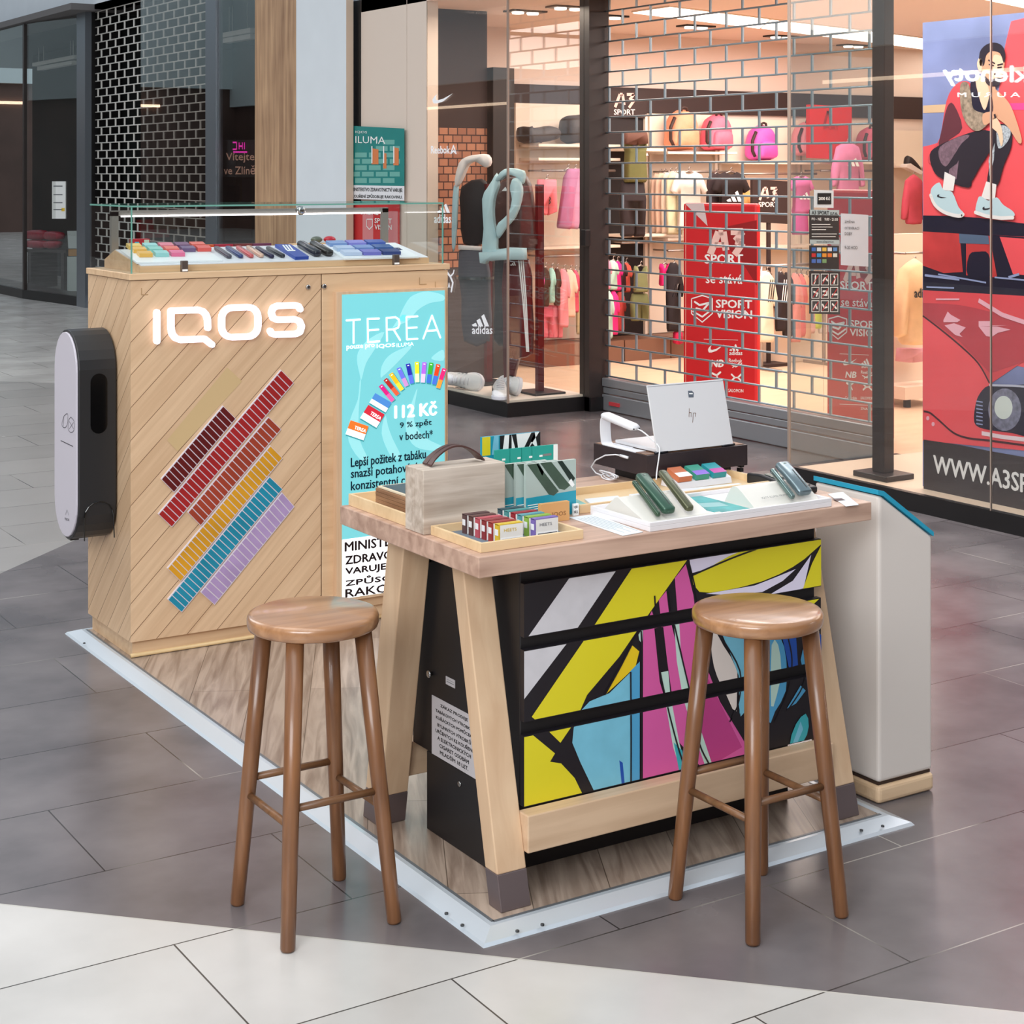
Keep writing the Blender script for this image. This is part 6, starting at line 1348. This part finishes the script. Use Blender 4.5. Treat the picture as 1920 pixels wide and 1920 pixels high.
# ------------------------------------------------------------------ things on the table
Z0 = TZ+.0004
M_TRAY = wood('tray_maple', (232, 202, 160), (214, 180, 136), 'x', 1.0, 0.5)
def tray(name, x0, x1, y0, y1, h, t_, m, label, inner, base=.003):
    t = thing(name, label, 'tray', ((x0+x1)/2, (y0+y1)/2, Z0))
    B(x0+t_, x1-t_, y0+t_, y1-t_, Z0, Z0+base).build('bottom', inner, t)
    for (a, b, c, d) in ((x0, x1, y0, y0+t_), (x0, x1, y1-t_, y1), (x0, x0+t_, y0+t_, y1-t_), (x1-t_, x1, y0+t_, y1-t_)): B(a, b, c, d, Z0, Z0+h).build('rim', m, t, bevel=0.0008)
    return t
# small tray with cigarette-pack sized boxes
tray('pack_tray', .060, .343, .112, .343, .022, .008, M_TRAY, 'small maple tray with a grey blue bottom at the front corner of the table', mat('grey_blue_felt', (112, 124, 136), 0.9))
def pack(x, y, c, cn, side, label):
    q = MB().use(mat('pack_white', (232, 228, 224), 0.4)); w_, d_, h_ = .066, .0170, .046; z = Z0+.0034
    q.box(x, x+w_, y, y+d_, z, z+h_)
    q.use(mat('pack_edge_'+cn.replace(' ', '_'), c, 0.4)); q.box(x-.0006, x+.0004, y+.0002, y+d_-.0002, z+.0005, z+h_-.0005).box(x-.0006, x+w_, y-.0003, y+d_+.0003, z+h_-.0018, z+h_+.0004).box(x-.0002, x+.003, y-.0005, y, z+.0005, z+h_)
    q.use(mat('warn_white', (238, 238, 240), 0.5)).box(x+.006, x+w_-.0004, y-.0006, y, z+.001, z+.014).box(x-.0012, x-.0006, y+.002, y+d_-.002, z+.020, z+.034)
    P_ = lambda u, v, l=0: None
    q.use(BLACK).box(x+.0085, x+w_-.003, y-.0009, y-.0006, z+.0095, z+.0112).box(x+.0075, x+w_-.006, y-.0009, y-.0006, z+.006, z+.0072).box(x+.0075, x+w_-.012, y-.0009, y-.0006, z+.003, z+.0042)
    q.use(mat('pack_ink_'+cn.replace(' ', '_'), c if side else (120, 120, 124), 0.5)); q.text('HEETS', (x+.014, y-.0007, z+.028), (.034, 0, 0), (0, 0, .007), .01)
    tag(q.build('cigarette_pack', None, origin=(x+w_/2, y+d_/2, z)), label, 'pack', 'packs in the small tray')
Lc = [((214, 180, 50), 'yellow'), ((158, 56, 50), 'brick red'), ((140, 46, 50), 'dark red'), ((186, 80, 92), 'rose'), ((92, 58, 56), 'brown'), ((86, 60, 62), 'dark brown')]
Rc = [((126, 106, 176), 'purple'), ((140, 176, 70), 'green'), ((90, 150, 160), 'teal'), ((150, 30, 44), 'crimson'), ((70, 140, 140), 'dark teal'), ((50, 80, 90), 'slate')]
nm6 = ['front', 'second', 'third', 'fourth', 'fifth', 'rearmost']
for k in range(6):
    pack(.132-.0012*k, .150+.0278*k, Lc[k][0], Lc[k][1], k == 0, '%s edged white pack, %s in the left row of the small tray' % (Lc[k][1], nm6[k]))
    pack(.236-.0012*k, .158+.0278*k, Rc[k][0], Rc[k][1], False, '%s edged white pack, %s in the right row of the small tray' % (Rc[k][1], nm6[k]))
# wooden case with leather handle
cs = thing('wooden_case', 'pale grained wooden case with a brown leather handle', 'case', (.157, .39, Z0))
M_CASE = wood('case_ash', (212, 198, 184), (168, 150, 134), 'x', 1.5, 0.6)
B(.043, .272, .347, .392, Z0, .992).build('front_half', M_CASE, cs, bevel=0.0015); B(.043, .272, .394, .438, Z0, .992).build('rear_half', M_CASE, cs, bevel=0.0015)
B(.045, .270, .391, .395, Z0+.001, .990).build('gap', mat('gap_dark', (60, 40, 28), 0.7), cs)
M_LEA = mat('brown_leather', (78, 50, 46), 0.5, noise=0.15, nscale=40)
for dy in (-.012, .012):
    R_ = []
    for k in range(13):
        t_ = k/12; x = .078+.150*t_; z = .9945+.040*math.sin(math.pi*t_)**.8; s_ = .010*(1-abs(2*t_-1)**4)
        yy = .393+dy*(1-.55*math.sin(math.pi*t_)); R_.append([Vector((x, yy-.010, z)), Vector((x, yy+.010, z)), Vector((x, yy+.010, z+.0045)), Vector((x, yy-.010, z+.0045))])
    MB().loft(R_).build('handle_strap', M_LEA, cs)
for x in (.084, .222): MB().lathe((x, .381, .9975), [(.004, 0), (.004, .001)], 12).build('rivet', mat('chrome', (190, 190, 190), 0.15, 1.0), cs)
# long tray at the left with stacked boards
tray('leaflet_tray', .055, .30, .452, .768, .030, .008, M_TRAY, 'long maple tray along the left edge of the table', mat('tray_inside', (222, 192, 150), 0.6))
t = thing('board_stack', 'stack of thin brown boards with a dark framed picture on top in the left tray', 'boards', (.17, .6, Z0+.0034))
for k in range(6): B(.084+.0004*(k % 2), .272, .500, .672, Z0+.0034+.0092*k, Z0+.0034+.0092*k+.0084).build('board', wood('board_walnut', (172, 130, 96), (120, 84, 58), 'y', 1.5, 0.5), t)
zt_ = Z0+.0034+.0555; B(.088, .268, .504, .668, zt_, zt_+.004).build('picture_frame', mat('frame_pale', (222, 206, 178), 0.5), t); q = MB().use(mat('picture_dark', (40, 56, 70), 0.3)).box(.096, .260, .512, .660, zt_+.004, zt_+.0045).use(mat('picture_ring', (206, 160, 120), 0.4))
q.lathe((.15, .57, zt_+.0045), [(.022, 0), (.022, .0003)], 20).use(mat('picture_dark', (40, 56, 70), 0.3)).lathe((.15, .57, zt_+.0048), [(.012, 0), (.012, .0003)], 20); q.build('picture', None, t)
# standing cards with green devices
CG = mat('card_grey', (176, 190, 184), 0.4); CT = mat('card_teal', (34, 152, 176), 0.4); DG = mat('card_green', (64, 84, 70), 0.4, noise=0.2, nscale=18); DG2 = mat('card_dark_green', (30, 46, 40), 0.4)
for k, (xl, xr, y) in enumerate([(.338, .488, .3555), (.318, .440, .3705), (.290, .420, .3855)]):
    cx0, cz0, cz1 = xl, Z0, .978
    Qc = Quad([(990, 990), (1079, 966), (1083, 860), (990, 868)], (xl, y, cz0), (xr-xl, 0, 0), (0, 0, cz1-cz0))
    q = MB().use(CG).box(xl, xr, y, y+.010, cz0, cz1)
    q.use(CT).face([Qc.uv(0, .02, .0003), Qc.uv(1, .02, .0003), Qc.uv(1, .44, .0003), Qc.uv(0, .40, .0003)])
    for a, b, w2, c_ in (((.02, 1.0), (.45, .42), .20, DG), ((.28, 1.0), (.66, .50), .22, DG), ((.62, 1.0), (.88, .62), .10, DG2), ((.20, 1.0), (.30, .80), .05, DG2)):
        A_ = Vector((a[0], a[1])); B_ = Vector((b[0], b[1])); q.use(c_); q.face([Qc.uv(A_.x, A_.y, .0006), Qc.uv(B_.x, B_.y, .0006), Qc.uv(B_.x+w2*.5, B_.y-.03, .0006), Qc.uv(B_.x+w2, B_.y+.04, .0006), Qc.uv(min(1, A_.x+w2), A_.y, .0006)])
    q.use(WHITE).face([Qc.uv(.84, .60, .0009), Qc.uv(.92, .50, .0009), Qc.uv(.97, .54, .0009), Qc.uv(.90, .66, .0009)])
    for z_ in (.26, .22, .18): q.face([Qc.uv(.03, z_, .0009), Qc.uv(.30, z_+.01, .0009), Qc.uv(.30, z_+.025, .0009), Qc.uv(.03, z_+.015, .0009)])
    tag(q.build('display_card', None, origin=((xl+xr)/2, y+.005, Z0)), ('frontmost', 'middle', 'rearmost')[k]+' grey and teal card printed with green devices, beside the wooden case', 'card', 'device cards beside the case')
q = MB().use(mat('kraft_card', (214, 162, 104), 0.6)).box(.352, .436, .308, .322, Z0, Z0+.047).use(mat('kraft_ink', (150, 104, 62), 0.6))
q.text('IQOS', (.385, .3076, Z0+.012), (.040, 0, 0), (0, 0, .012), .02)
tag(q.build('kraft_box', None, origin=(.394, .315, Z0)), 'kraft coloured box standing in front of the green device cards', 'box')
q = MB().use(WHITE).box(.472, .488, .343, .349, Z0, Z0+.030).use(BLACK); q.text('UJE:', (.4735, .3426, Z0+.018), (.012, 0, 0), (0, 0, .007), .02); q.text('NUL', (.4735, .3426, Z0+.006), (.012, 0, 0), (0, 0, .007), .02)
tag(q.build('warning_card', None, origin=(.48, .346, Z0)), 'small white warning card with black letters beside the kraft box', 'card')
# teal leaflets behind
q = MB().use(mat('leaflet_blue', (24, 146, 172), 0.4)).box(.383, .566, .640, .650, Z0, 1.004)
Qz = Quad([(0, 0), (1, 0), (1, 1), (0, 1)], (.383, .640, .955), (.183, 0, 0), (0, 0, .049))
for px, m in (([(0, 0), (.14, 0), (.14, 1), (0, 1)], 'y'), ([(.16, 0), (.28, 0), (.28, 1), (.2, 1)], 'b')): q.use(mat('print_'+m, DC[m], 0.38)).face([Qz.uv(a, b, .0004) for a, b in px])
q.use(BLACK).face([Qz.uv(.30, 0, .0004), Qz.uv(1, 0, .0004), Qz.uv(1, 1, .0004), Qz.uv(.30, 1, .0004)]); q.use(WHITE)
for px in ([(.34, 0), (.44, 0), (.46, 1), (.38, 1)], [(.50, 0), (.58, 0), (.50, 1)], [(.62, 0), (.68, 0), (.84, 1), (.58, 1)], [(.76, 0), (.84, .5), (.96, 0), (.90, 1), (.98, 1)]): q.face([Qz.uv(a, b, .0007) for a, b in px])
tag(q.build('leaflet_holder', None, origin=(.47, .645, Z0)), 'blue leaflet with a zebra striped top at the back of the table', 'leaflet')
x = .398
for k, w_ in enumerate((.047, .036, .032, .082)):
    q = MB().use(mat('leaflet_teal', (36, 158, 146), 0.4)).box(x, x+w_-.0015, .600-.001*k, .606-.001*k, Z0, .974).use(WHITE).box(x+.022, x+.032, .5994-.001*k, .5999-.001*k, .945, .950)
    if k == 3: q.box(x+w_-.0150, x+w_-.0015, .5963, .5969, .90, .974).use(mat('leaflet_grey', (130, 130, 130), 0.4)).box(x+.034, x+.060, .5963, .5969, .946, .952)
    tag(q.build('leaflet', None, origin=(x+w_/2, .603, Z0)), ('leftmost', 'second', 'third', 'widest, rightmost')[k]+' of the four teal leaflets standing behind the wooden case', 'leaflet', 'teal leaflets'); x += w_
# loose printed sheets
def sheet(name, px, z, label, ink=True):
    P_ = ZP(z); q = MB().use(mat('sheet_paper', (226, 230, 234), 0.6)).prism([P_(u, v) for u, v in px], (0, 0, -.0012)); q.use(mat('faint_print', (168, 178, 186), 0.6))
    if ink:
        a, b, c, d = [P_(u, v) for u, v in px]
        for k in range(6):
            s_ = .12+.13*k; p1, p2 = a+(d-a)*s_+(b-a)*.1, a+(d-a)*s_+(b-a)*(.9 if k % 2 else .7); w_ = (d-a)*.03; q.face([p+Vector((0, 0, .0003)) for p in (p1, p2, p2+w_, p1+w_)])
    return tag(q.build(name, None), label, 'paper')
sheet('paper_sheet', [(1067, 970), (1168, 1004), (1206, 997), (1114, 964)], Z0+.0014, 'white printed sheet lying left of the white display tray')
o = sheet('paper_sheet', [(1552, 926), (1586, 949), (1610, 946), (1580, 922)], Z0+.0014, 'small white leaflet with a dark spot at the right end of the table', False)
q = MB().use(mat('dark_spot', (60, 30, 40), 0.5)); P_ = ZP(Z0+.0018); q.face([P_(u, v) for u, v in [(1560, 935), (1568, 939), (1586, 938), (1578, 934)]]); q.build('print', None, o)
# maple tray behind with leaflets and packs
tray('maple_tray', .500, 1.150, .356, .560, .022, .008, M_TRAY, 'wide maple tray behind the white display tray', mat('tray_inside', (222, 192, 150), 0.6))
q = MB().use(mat('leaflet_white', (226, 228, 232), 0.5)).prism([(.56, .375, Z0+.0036), (.66, .365, Z0+.0036), (.70, .47, Z0+.0036), (.60, .48, Z0+.0036)], (0, 0, .004)).use(mat('leaflet_red', (196, 50, 70), 0.5)).prism([(.62, .37, Z0+.0078), (.66, .367, Z0+.0078), (.67, .40, Z0+.0078), (.63, .41, Z0+.0078)], (0, 0, .0004))
tag(q.build('leaflet', None), 'white folded leaflet with a red corner in the wide maple tray', 'leaflet')
q = MB().use(mat('leaflet_aqua', (120, 178, 172), 0.5, noise=0.25, nscale=30)).prism([(.515, .40, Z0+.0036), (.56, .38, Z0+.0036), (.585, .50, Z0+.0036), (.54, .52, Z0+.0036)], (0, 0, .003)); tag(q.build('leaflet', None), 'aqua patterned leaflet at the left end of the wide maple tray', 'leaflet')
q = MB().use(mat('plum_lid', (150, 60, 120), 0.3)).lathe((.528, .378, Z0+.004), [(.008, 0), (.008, .012), (.006, .013)], 14); tag(q.build('plum_cap', None), 'tiny plum coloured cap at the left end of the wide maple tray', 'cap')
q = MB().use(mat('leaflet_white', (226, 228, 232), 0.5)).prism([(.73, .37, Z0+.0036), (1.08, .365, Z0+.0036), (1.08, .43, Z0+.0036), (.73, .46, Z0+.0036)], (0, 0, .006)).use(mat('print_teal_grey', (70, 150, 144), 0.4)).prism([(.78, .385, Z0+.0098), (.87, .38, Z0+.0098), (.88, .44, Z0+.0098), (.79, .445, Z0+.0098)], (0, 0, .0004))
tag(q.build('leaflet_board', None), 'white board with a teal picture in the wide maple tray', 'leaflet')
rk = thing('pack_rack', 'small white stepped rack holding three coloured packs', 'rack', (1.0, .33+.14, Z0+.0036))
MB().prism([(.90, .470, Z0+.0036), (.90, .475, Z0+.020), (.90, .535, Z0+.040), (.90, .545, Z0+.0036)], (.19, 0, 0)).build('wedge', mat('acrylic_white', (226, 226, 232), 0.35), rk)
for k, (c, c2, lb) in enumerate([((196, 112, 76), (236, 232, 228), 'orange brown pack with white front leaning on the white rack'), ((60, 150, 130), (140, 110, 210), 'green and violet pack leaning on the white rack, middle'), ((40, 150, 160), (190, 70, 160), 'teal and magenta pack leaning on the white rack, rightmost')]):
    x = .905+.060*k; o_ = Vector((x, .474, Z0+.0215)); su_ = Vector((0, .060, .020)).normalized(); sn_ = Vector((1, 0, 0)).cross(su_).normalized(); q = MB()
    q.use(mat('lean_%d' % k, c, 0.4)).prism([o_, o_+Vector((.046, 0, 0)), o_+Vector((.046, 0, 0))+su_*.056, o_+su_*.056], sn_*.016)
    q.use(mat('leanw_%d' % k, c2, 0.4)).face([o_+sn_*.0164, o_+Vector((.046, 0, 0))+sn_*.0164, o_+Vector((.046, 0, 0))+su_*.024+sn_*.0164, o_+su_*.024+sn_*.0164])
    tag(q.build('cigarette_pack', None), lb, 'pack', 'packs on the white rack')
# white display tray with device stands
M_WT = mat('display_white', (230, 226, 228), 0.35)
wt = thing('display_tray', 'long white display tray at the front right of the table', 'tray', (.81, .21, Z0))
wx0, wx1, wy0, wy1 = .520, 1.106, .088, .338
B(wx0, wx1, wy0, wy1, Z0, Z0+.012).build('base', M_WT, wt, bevel=0.001)
for (a, b, c, d) in ((wx0, wx1, wy0, wy0+.008), (wx0, wx1, wy1-.008, wy1), (wx0, wx0+.008, wy0+.008, wy1-.008), (wx1-.008, wx1, wy0+.008, wy1-.008)): B(a, b, c, d, Z0+.012, Z0+.022).build('rim', M_WT, wt, bevel=0.001)
def ramp(x0, x1, y0, ym, y1, h, nm='device_stand', m=None):
    z = Z0+.0122; pr_ = smoothline([(y0, z), (y0+.012, z+.006), (ym-.02, z+h-.008), (ym, z+h), (ym+.018, z+h-.006), (y1, z)], 4)
    return MB().prism([(x0, y, zz) for y, zz in pr_], (x1-x0, 0, 0)).build(nm, m or mat('stand_ivory', (220, 216, 208), 0.45), wt)
ramp(.535, .735, .122, .240, .305, .044)
ramp(.870, 1.088, .108, .190, .235, .046)
B(.535, .76, .100, .121, Z0+.0122, Z0+.018).build('stand_lip', mat('stand_ivory', (220, 216, 208), 0.45), wt); B(.88, 1.09, .099, .107, Z0+.0122, Z0+.018).build('stand_lip', mat('stand_ivory', (220, 216, 208), 0.45), wt)
q = MB().use(mat('teal_photo', (70, 164, 164), 0.35, noise=0.3, nscale=14)).box(.762, .866, .100, .326, Z0+.0122, Z0+.0136).use(mat('teal_photo_light', (150, 196, 196), 0.35)).prism([(.775, .20, Z0+.0137), (.84, .18, Z0+.0137), (.85, .23, Z0+.0137), (.79, .25, Z0+.0137)], (0, 0, .0003)); q.build('teal_insert', None, wt)
sl = Vector((0, .062, .038)).normalized(); sn_ = Vector((1, 0, 0)).cross(sl).normalized(); o_ = Vector((.905, .128, Z0+.0122+.0160))+sn_*.006
q = MB().use(mat('stand_print', (130, 128, 126), 0.5)); q.text('IQOS ILUMA PRIME', o_, (.085, 0, 0), sl*.008, .01); q.build('stand_lettering', None, wt)
def dev2(A_, B_, w_, h_, m, label, name='heating_device', cat='device', trim=None, seam=True):
    A_, B_ = Vector(A_), Vector(B_); d = B_-A_; Ln = d.length; d.normalize(); s = d.cross(Vector((0, 0, 1))).normalized(); n_ = s.cross(d)
    if n_.z < 0: n_ = -n_
    rings = []; n = 20
    for t_, k in ((0, .55), (.01, .8), (.04, 1), (.96, 1), (.99, .8), (1, .55)):
        c_ = A_+d*(Ln*t_)
        rings.append([c_+s*(w_/2*k*abs(math.cos(a))**.55*math.copysign(1, math.cos(a)))+n_*(h_/2*k*abs(math.sin(a))**.55*math.copysign(1, math.sin(a))) for a in [2*math.pi*i/n+.08 for i in range(n)]])
    lo = A_ if A_.z < B_.z else B_
    t = thing(name, label, cat, tuple(lo)); MB().loft(rings).build('body', m, t, smooth=True)
    MB().loft([[A_+d*(Ln*tt)+s*((w_/2+.0003)*math.cos(a))+n_*((h_/2+.0003)*math.sin(a)) for a in [2*math.pi*i/n for i in range(n)]] for tt in (.90, .93)]).build('band', trim or mat('band_silver', (150, 160, 150), 0.2, 0.9), t, smooth=True)
    if seam: MB().prism([A_+d*(Ln*.1)+s*w_*.22+n_*(h_/2+.0002), A_+d*(Ln*.7)+s*w_*.22+n_*(h_/2+.0002), A_+d*(Ln*.7)+s*w_*.14+n_*(h_/2+.0002), A_+d*(Ln*.1)+s*w_*.14+n_*(h_/2+.0002)], -n_*.0008).build('seam', mat('seam_dark', (20, 30, 26), 0.3), t)
    return t
GM = mat('moss_metal', (70, 92, 74), 0.3, 0.6); GL = mat('jade_body', (60, 92, 76), 0.28, 0.35); OL = mat('olive_metal', (96, 98, 74), 0.32, 0.6); SG = mat('steel_green', (116, 136, 134), 0.22, 0.8)
dev2((.571, .120, .868), (.600, .262, .925), .0125, .0125, GM, 'thin moss green stick device at the left of the white tray', trim=mat('band_silver', (150, 160, 150), 0.2, 0.9))
dev2((.606, .122, .873), (.628, .270, .937), .036, .020, GL, 'rounded dark green pocket charger beside the thin stick device', 'pocket_charger', 'charger')
dev2((.668, .120, .872), (.700, .278, .938), .023, .016, OL, 'olive green stick device standing alone in the middle of the white tray')
dev2((.990, .106, .870), (1.006, .206, .925), .0140, .0140, SG, 'thin steel green stick device at the right of the white tray')
dev2((1.034, .107, .876), (1.040, .208, .938), .044, .020, mat('steel_blue_green', (120, 136, 142), 0.25, 0.6), 'wide steel grey green charger at the right of the white tray', 'pocket_charger', 'charger')

# riser with laptop and scanner
rz = thing('laptop_riser', 'dark brown riser box at the back of the table carrying the laptop', 'riser', (1.03, .67, Z0))
M_RS = mat('riser_dark', (44, 33, 36), 0.4, noise=0.1, nscale=30)
RX0, RX1, RY0, RY1, RZ0, RZ1 = .850, 1.205, .540, .796, .870, .928
B(RX0, RX1, RY0, RY1, RZ0, RZ1).build('box', M_RS, rz, bevel=0.001); B(RX0+.004, RX1-.004, RY0+.012, RY1-.004, RZ1, RZ1+.0015).build('top_board', wood('riser_top', (150, 112, 88), (110, 78, 60), 'x', 1.0, 0.45), rz); B(.90, 1.17, .572, .760, Z0, RZ0).build('foot', M_BLACK, rz)
lt = thing('laptop', 'silver laptop with its lid raised, standing on the dark riser', 'laptop', (1.02, .64, RZ1+.0018))
M_LAP = mat('laptop_silver', (222, 220, 222), 0.4, 0.12)
lz = RZ1+.0018; B(.889, 1.157, .552, .745, lz+.002, lz+.012).build('base', M_LAP, lt, bevel=0.002)
for x in (.90, 1.14): 
    for y in (.565, .73): MB().lathe((x, y, lz), [(.005, 0), (.005, .002)], 10).build('rubber_foot', M_BLACK, lt)
Ql = Quad([(1234, 850), (1383, 837), (1358, 717), (1215, 728)], (.887, .545, lz+.003), (.270, 0, 0), (0, .046, .180))
lid = MB().prism([Ql.uv(0, 0), Ql.uv(1, 0), Ql.uv(1, 1), Ql.uv(0, 1)], -Ql.n*.005).build('lid', M_LAP, lt, bevel=0.0015)
MB().prism([Ql.uv(.02, .04, -.0052), Ql.uv(.98, .04, -.0052), Ql.uv(.98, .97, -.0052), Ql.uv(.02, .97, -.0052)], -Ql.n*.0006).build('screen', mat('screen_dark', (16, 18, 22), 0.2), lt)
e = MB().prism([Ql.uv(0, .972, .0003), Ql.uv(1, .972, .0003), Ql.uv(1, .978, .0003), Ql.uv(0, .978, .0003)], -Ql.n*.0004).build('edge_line', mat('edge_grey', (140, 142, 150), 0.3, 0.5), lt)
fl_ = tf(1060, 700, .3388)
q = MB().use(mat('copper_logo', (150, 104, 84), 0.3, 0.7))
for L_ in ([(692, 205), (692, 252)], [(692, 228), (704, 228), (704, 252)], [(716, 230), (713, 282)], [(716, 230), (730, 230), (728, 250)]): q.stroke(Ql, fl_(L_), .0016, .0006, cap=False)
q.build('logo', None, lt)
q = MB().use(mat('sticker_slate', (90, 98, 110), 0.5)).poly(Ql, fl_([(683, 112), (706, 112), (716, 122), (716, 147), (688, 147)]), .0005).use(WHITE).poly(Ql, fl_([(690, 124), (710, 124), (710, 130), (690, 130)]), .0008); q.build('sticker', None, lt)
for a in (.06, .94):
    c_ = Ql.uv(a, 0, -.003); MB().tube([c_-Vector((.022, 0, 0)), c_+Vector((.022, 0, 0))], .0035, 10).build('hinge', mat('hinge_dark', (60, 60, 66), 0.3, 0.6), lt, smooth=True)
sc_ = thing('barcode_scanner', 'white handheld scanner lying on its bent white stand beside the laptop', 'scanner', (.875, .66, lz))
M_SC = mat('scanner_white', (230, 230, 234), 0.35)
def ribbon(pts, x0, x1, th, nm):
    pts = [Vector((0, a, b)) for a, b in pts]; R_ = []
    for i_, p in enumerate(pts):
        d = (pts[min(i_+1, len(pts)-1)]-pts[max(0, i_-1)]).normalized(); n_ = Vector((1, 0, 0)).cross(d)*th
        R_.append([Vector((x0, p.y, p.z)), Vector((x1, p.y, p.z)), Vector((x1, p.y, p.z))+n_, Vector((x0, p.y, p.z))+n_])
    return MB().loft(R_).build(nm, M_SC, sc_)
ribbon(smoothline([(.598, lz+.0005), (.70, lz+.0005), (.752, lz+.001), (.762, lz+.012), (.766, lz+.05), (.762, lz+.072), (.745, lz+.078)], 4), .853, .888, -.003, 'stand')
MB().box(.882, .8868, .655, .745, lz+.0005, lz+.0025).build('foot_plate', M_SC, sc_)
R_ = []
for t_, w_, h_ in ((0, .015, .006), (.04, .0175, .010), (.9, .0175, .0095), (1, .013, .006)):
    c_ = Vector((.8705, .768, lz+.080))+(Vector((.8705, .618, lz+.062))-Vector((.8705, .768, lz+.080)))*t_
    R_.append([c_+Vector((w_*abs(math.cos(a))**.6*math.copysign(1, math.cos(a)), 0, h_*abs(math.sin(a))**.6*math.copysign(1, math.sin(a)))) for a in [2*math.pi*k/16 for k in range(16)]])
MB().loft(R_).build('scanner_body', M_SC, sc_, smooth=True)
for x in (.861, .880): MB().lathe((x, .6165, lz+.060), [(.0022, 0), (.0022, .001)], 10, 1).build('port', BLACK, sc_)
M_CB = mat('cable_white', (226, 226, 230), 0.4)
P1 = [(.8705, .616, lz+.060), (.875, .600, lz+.058), (.882, .580, lz+.045), (.89, .560, lz+.030), (.893, .538, lz+.018), (.890, .5375, lz+.006), (.886, .5365, .915), (.882, .5365, .895), (.878, .535, .880), (.872, .528, .868), (.865, .520, .863)]
q = MB(); q.tube([tuple(p) for p in smoothline([(a, b) for a, b in zip(range(len(P1)), range(len(P1)))], 1)] if False else P1, .0022, 8)
tag(q.build('scanner_cable', M_CB, smooth=True, sub=1), 'white cable running from the scanner down the front of the riser', 'cable')
x = RX0-.0025; P2 = [(x, .66, .912), (x-.004, .68, .912), (x-.010, .72, .905), (x-.012, .765, .885), (x-.010, .79, .862), (x-.004, .775, .846), (x-.003, .75, .844)]
q = MB().tube(P2, .002, 8).tube([(x-.001, .625, .911), (x-.001, .662, .912)], .004, 10)
for k in range(4):
    r_ = .034+.004*k; q.tube([(x-.012+.010*math.sin(2*math.pi*i_/24+k), .700+r_*math.cos(2*math.pi*i_/24), Z0+.003+.0025*k+.014*(1+math.sin(2*math.pi*i_/24))*.5) for i_ in range(25)], .0018, 6)
tag(q.build('charging_cable', M_CB, smooth=True), 'coiled white charging cable at the left side of the riser', 'cable')
q = MB()
for k, (y_, z_) in enumerate([(.60, .905), (.592, .892), (.585, .878), (.583, .863), (.586, .849)]): q.box(RX1+.004, RX1+.018, y_-.008, y_+.008, z_-.006, z_+.006)
tag(q.build('linked_strap', mat('strap_black', (26, 26, 30), 0.5), bevel=0.002), 'black linked strap hanging at the right side of the riser', 'strap')
# payment terminal
py = thing('card_terminal', 'black card terminal at the right end of the table', 'card terminal', (1.17, .34, Z0))
MB().prism([(1.128, .245, Z0), (1.128, .245, Z0+.018), (1.128, .40, Z0+.034), (1.128, .455, Z0+.030), (1.128, .455, Z0)], (.075, 0, 0)).build('housing', mat('terminal_black', (30, 28, 30), 0.4), py, bevel=0.006, seg=3)
for r in range(4):
    for c in range(3): y_ = .262+.019*r; z_ = Z0+.0185+.0019*r; B(1.142+c*.018, 1.154+c*.018, y_, y_+.012, z_, z_+.0032).build('key', mat('key_grey', (70, 70, 74), 0.4), py)
MB().prism([(1.140, .345, Z0+.0292), (1.190, .345, Z0+.0292), (1.190, .392, Z0+.0340), (1.140, .392, Z0+.0340)], (0, 0, .0012)).build('display', mat('lcd', (90, 104, 100), 0.2), py)
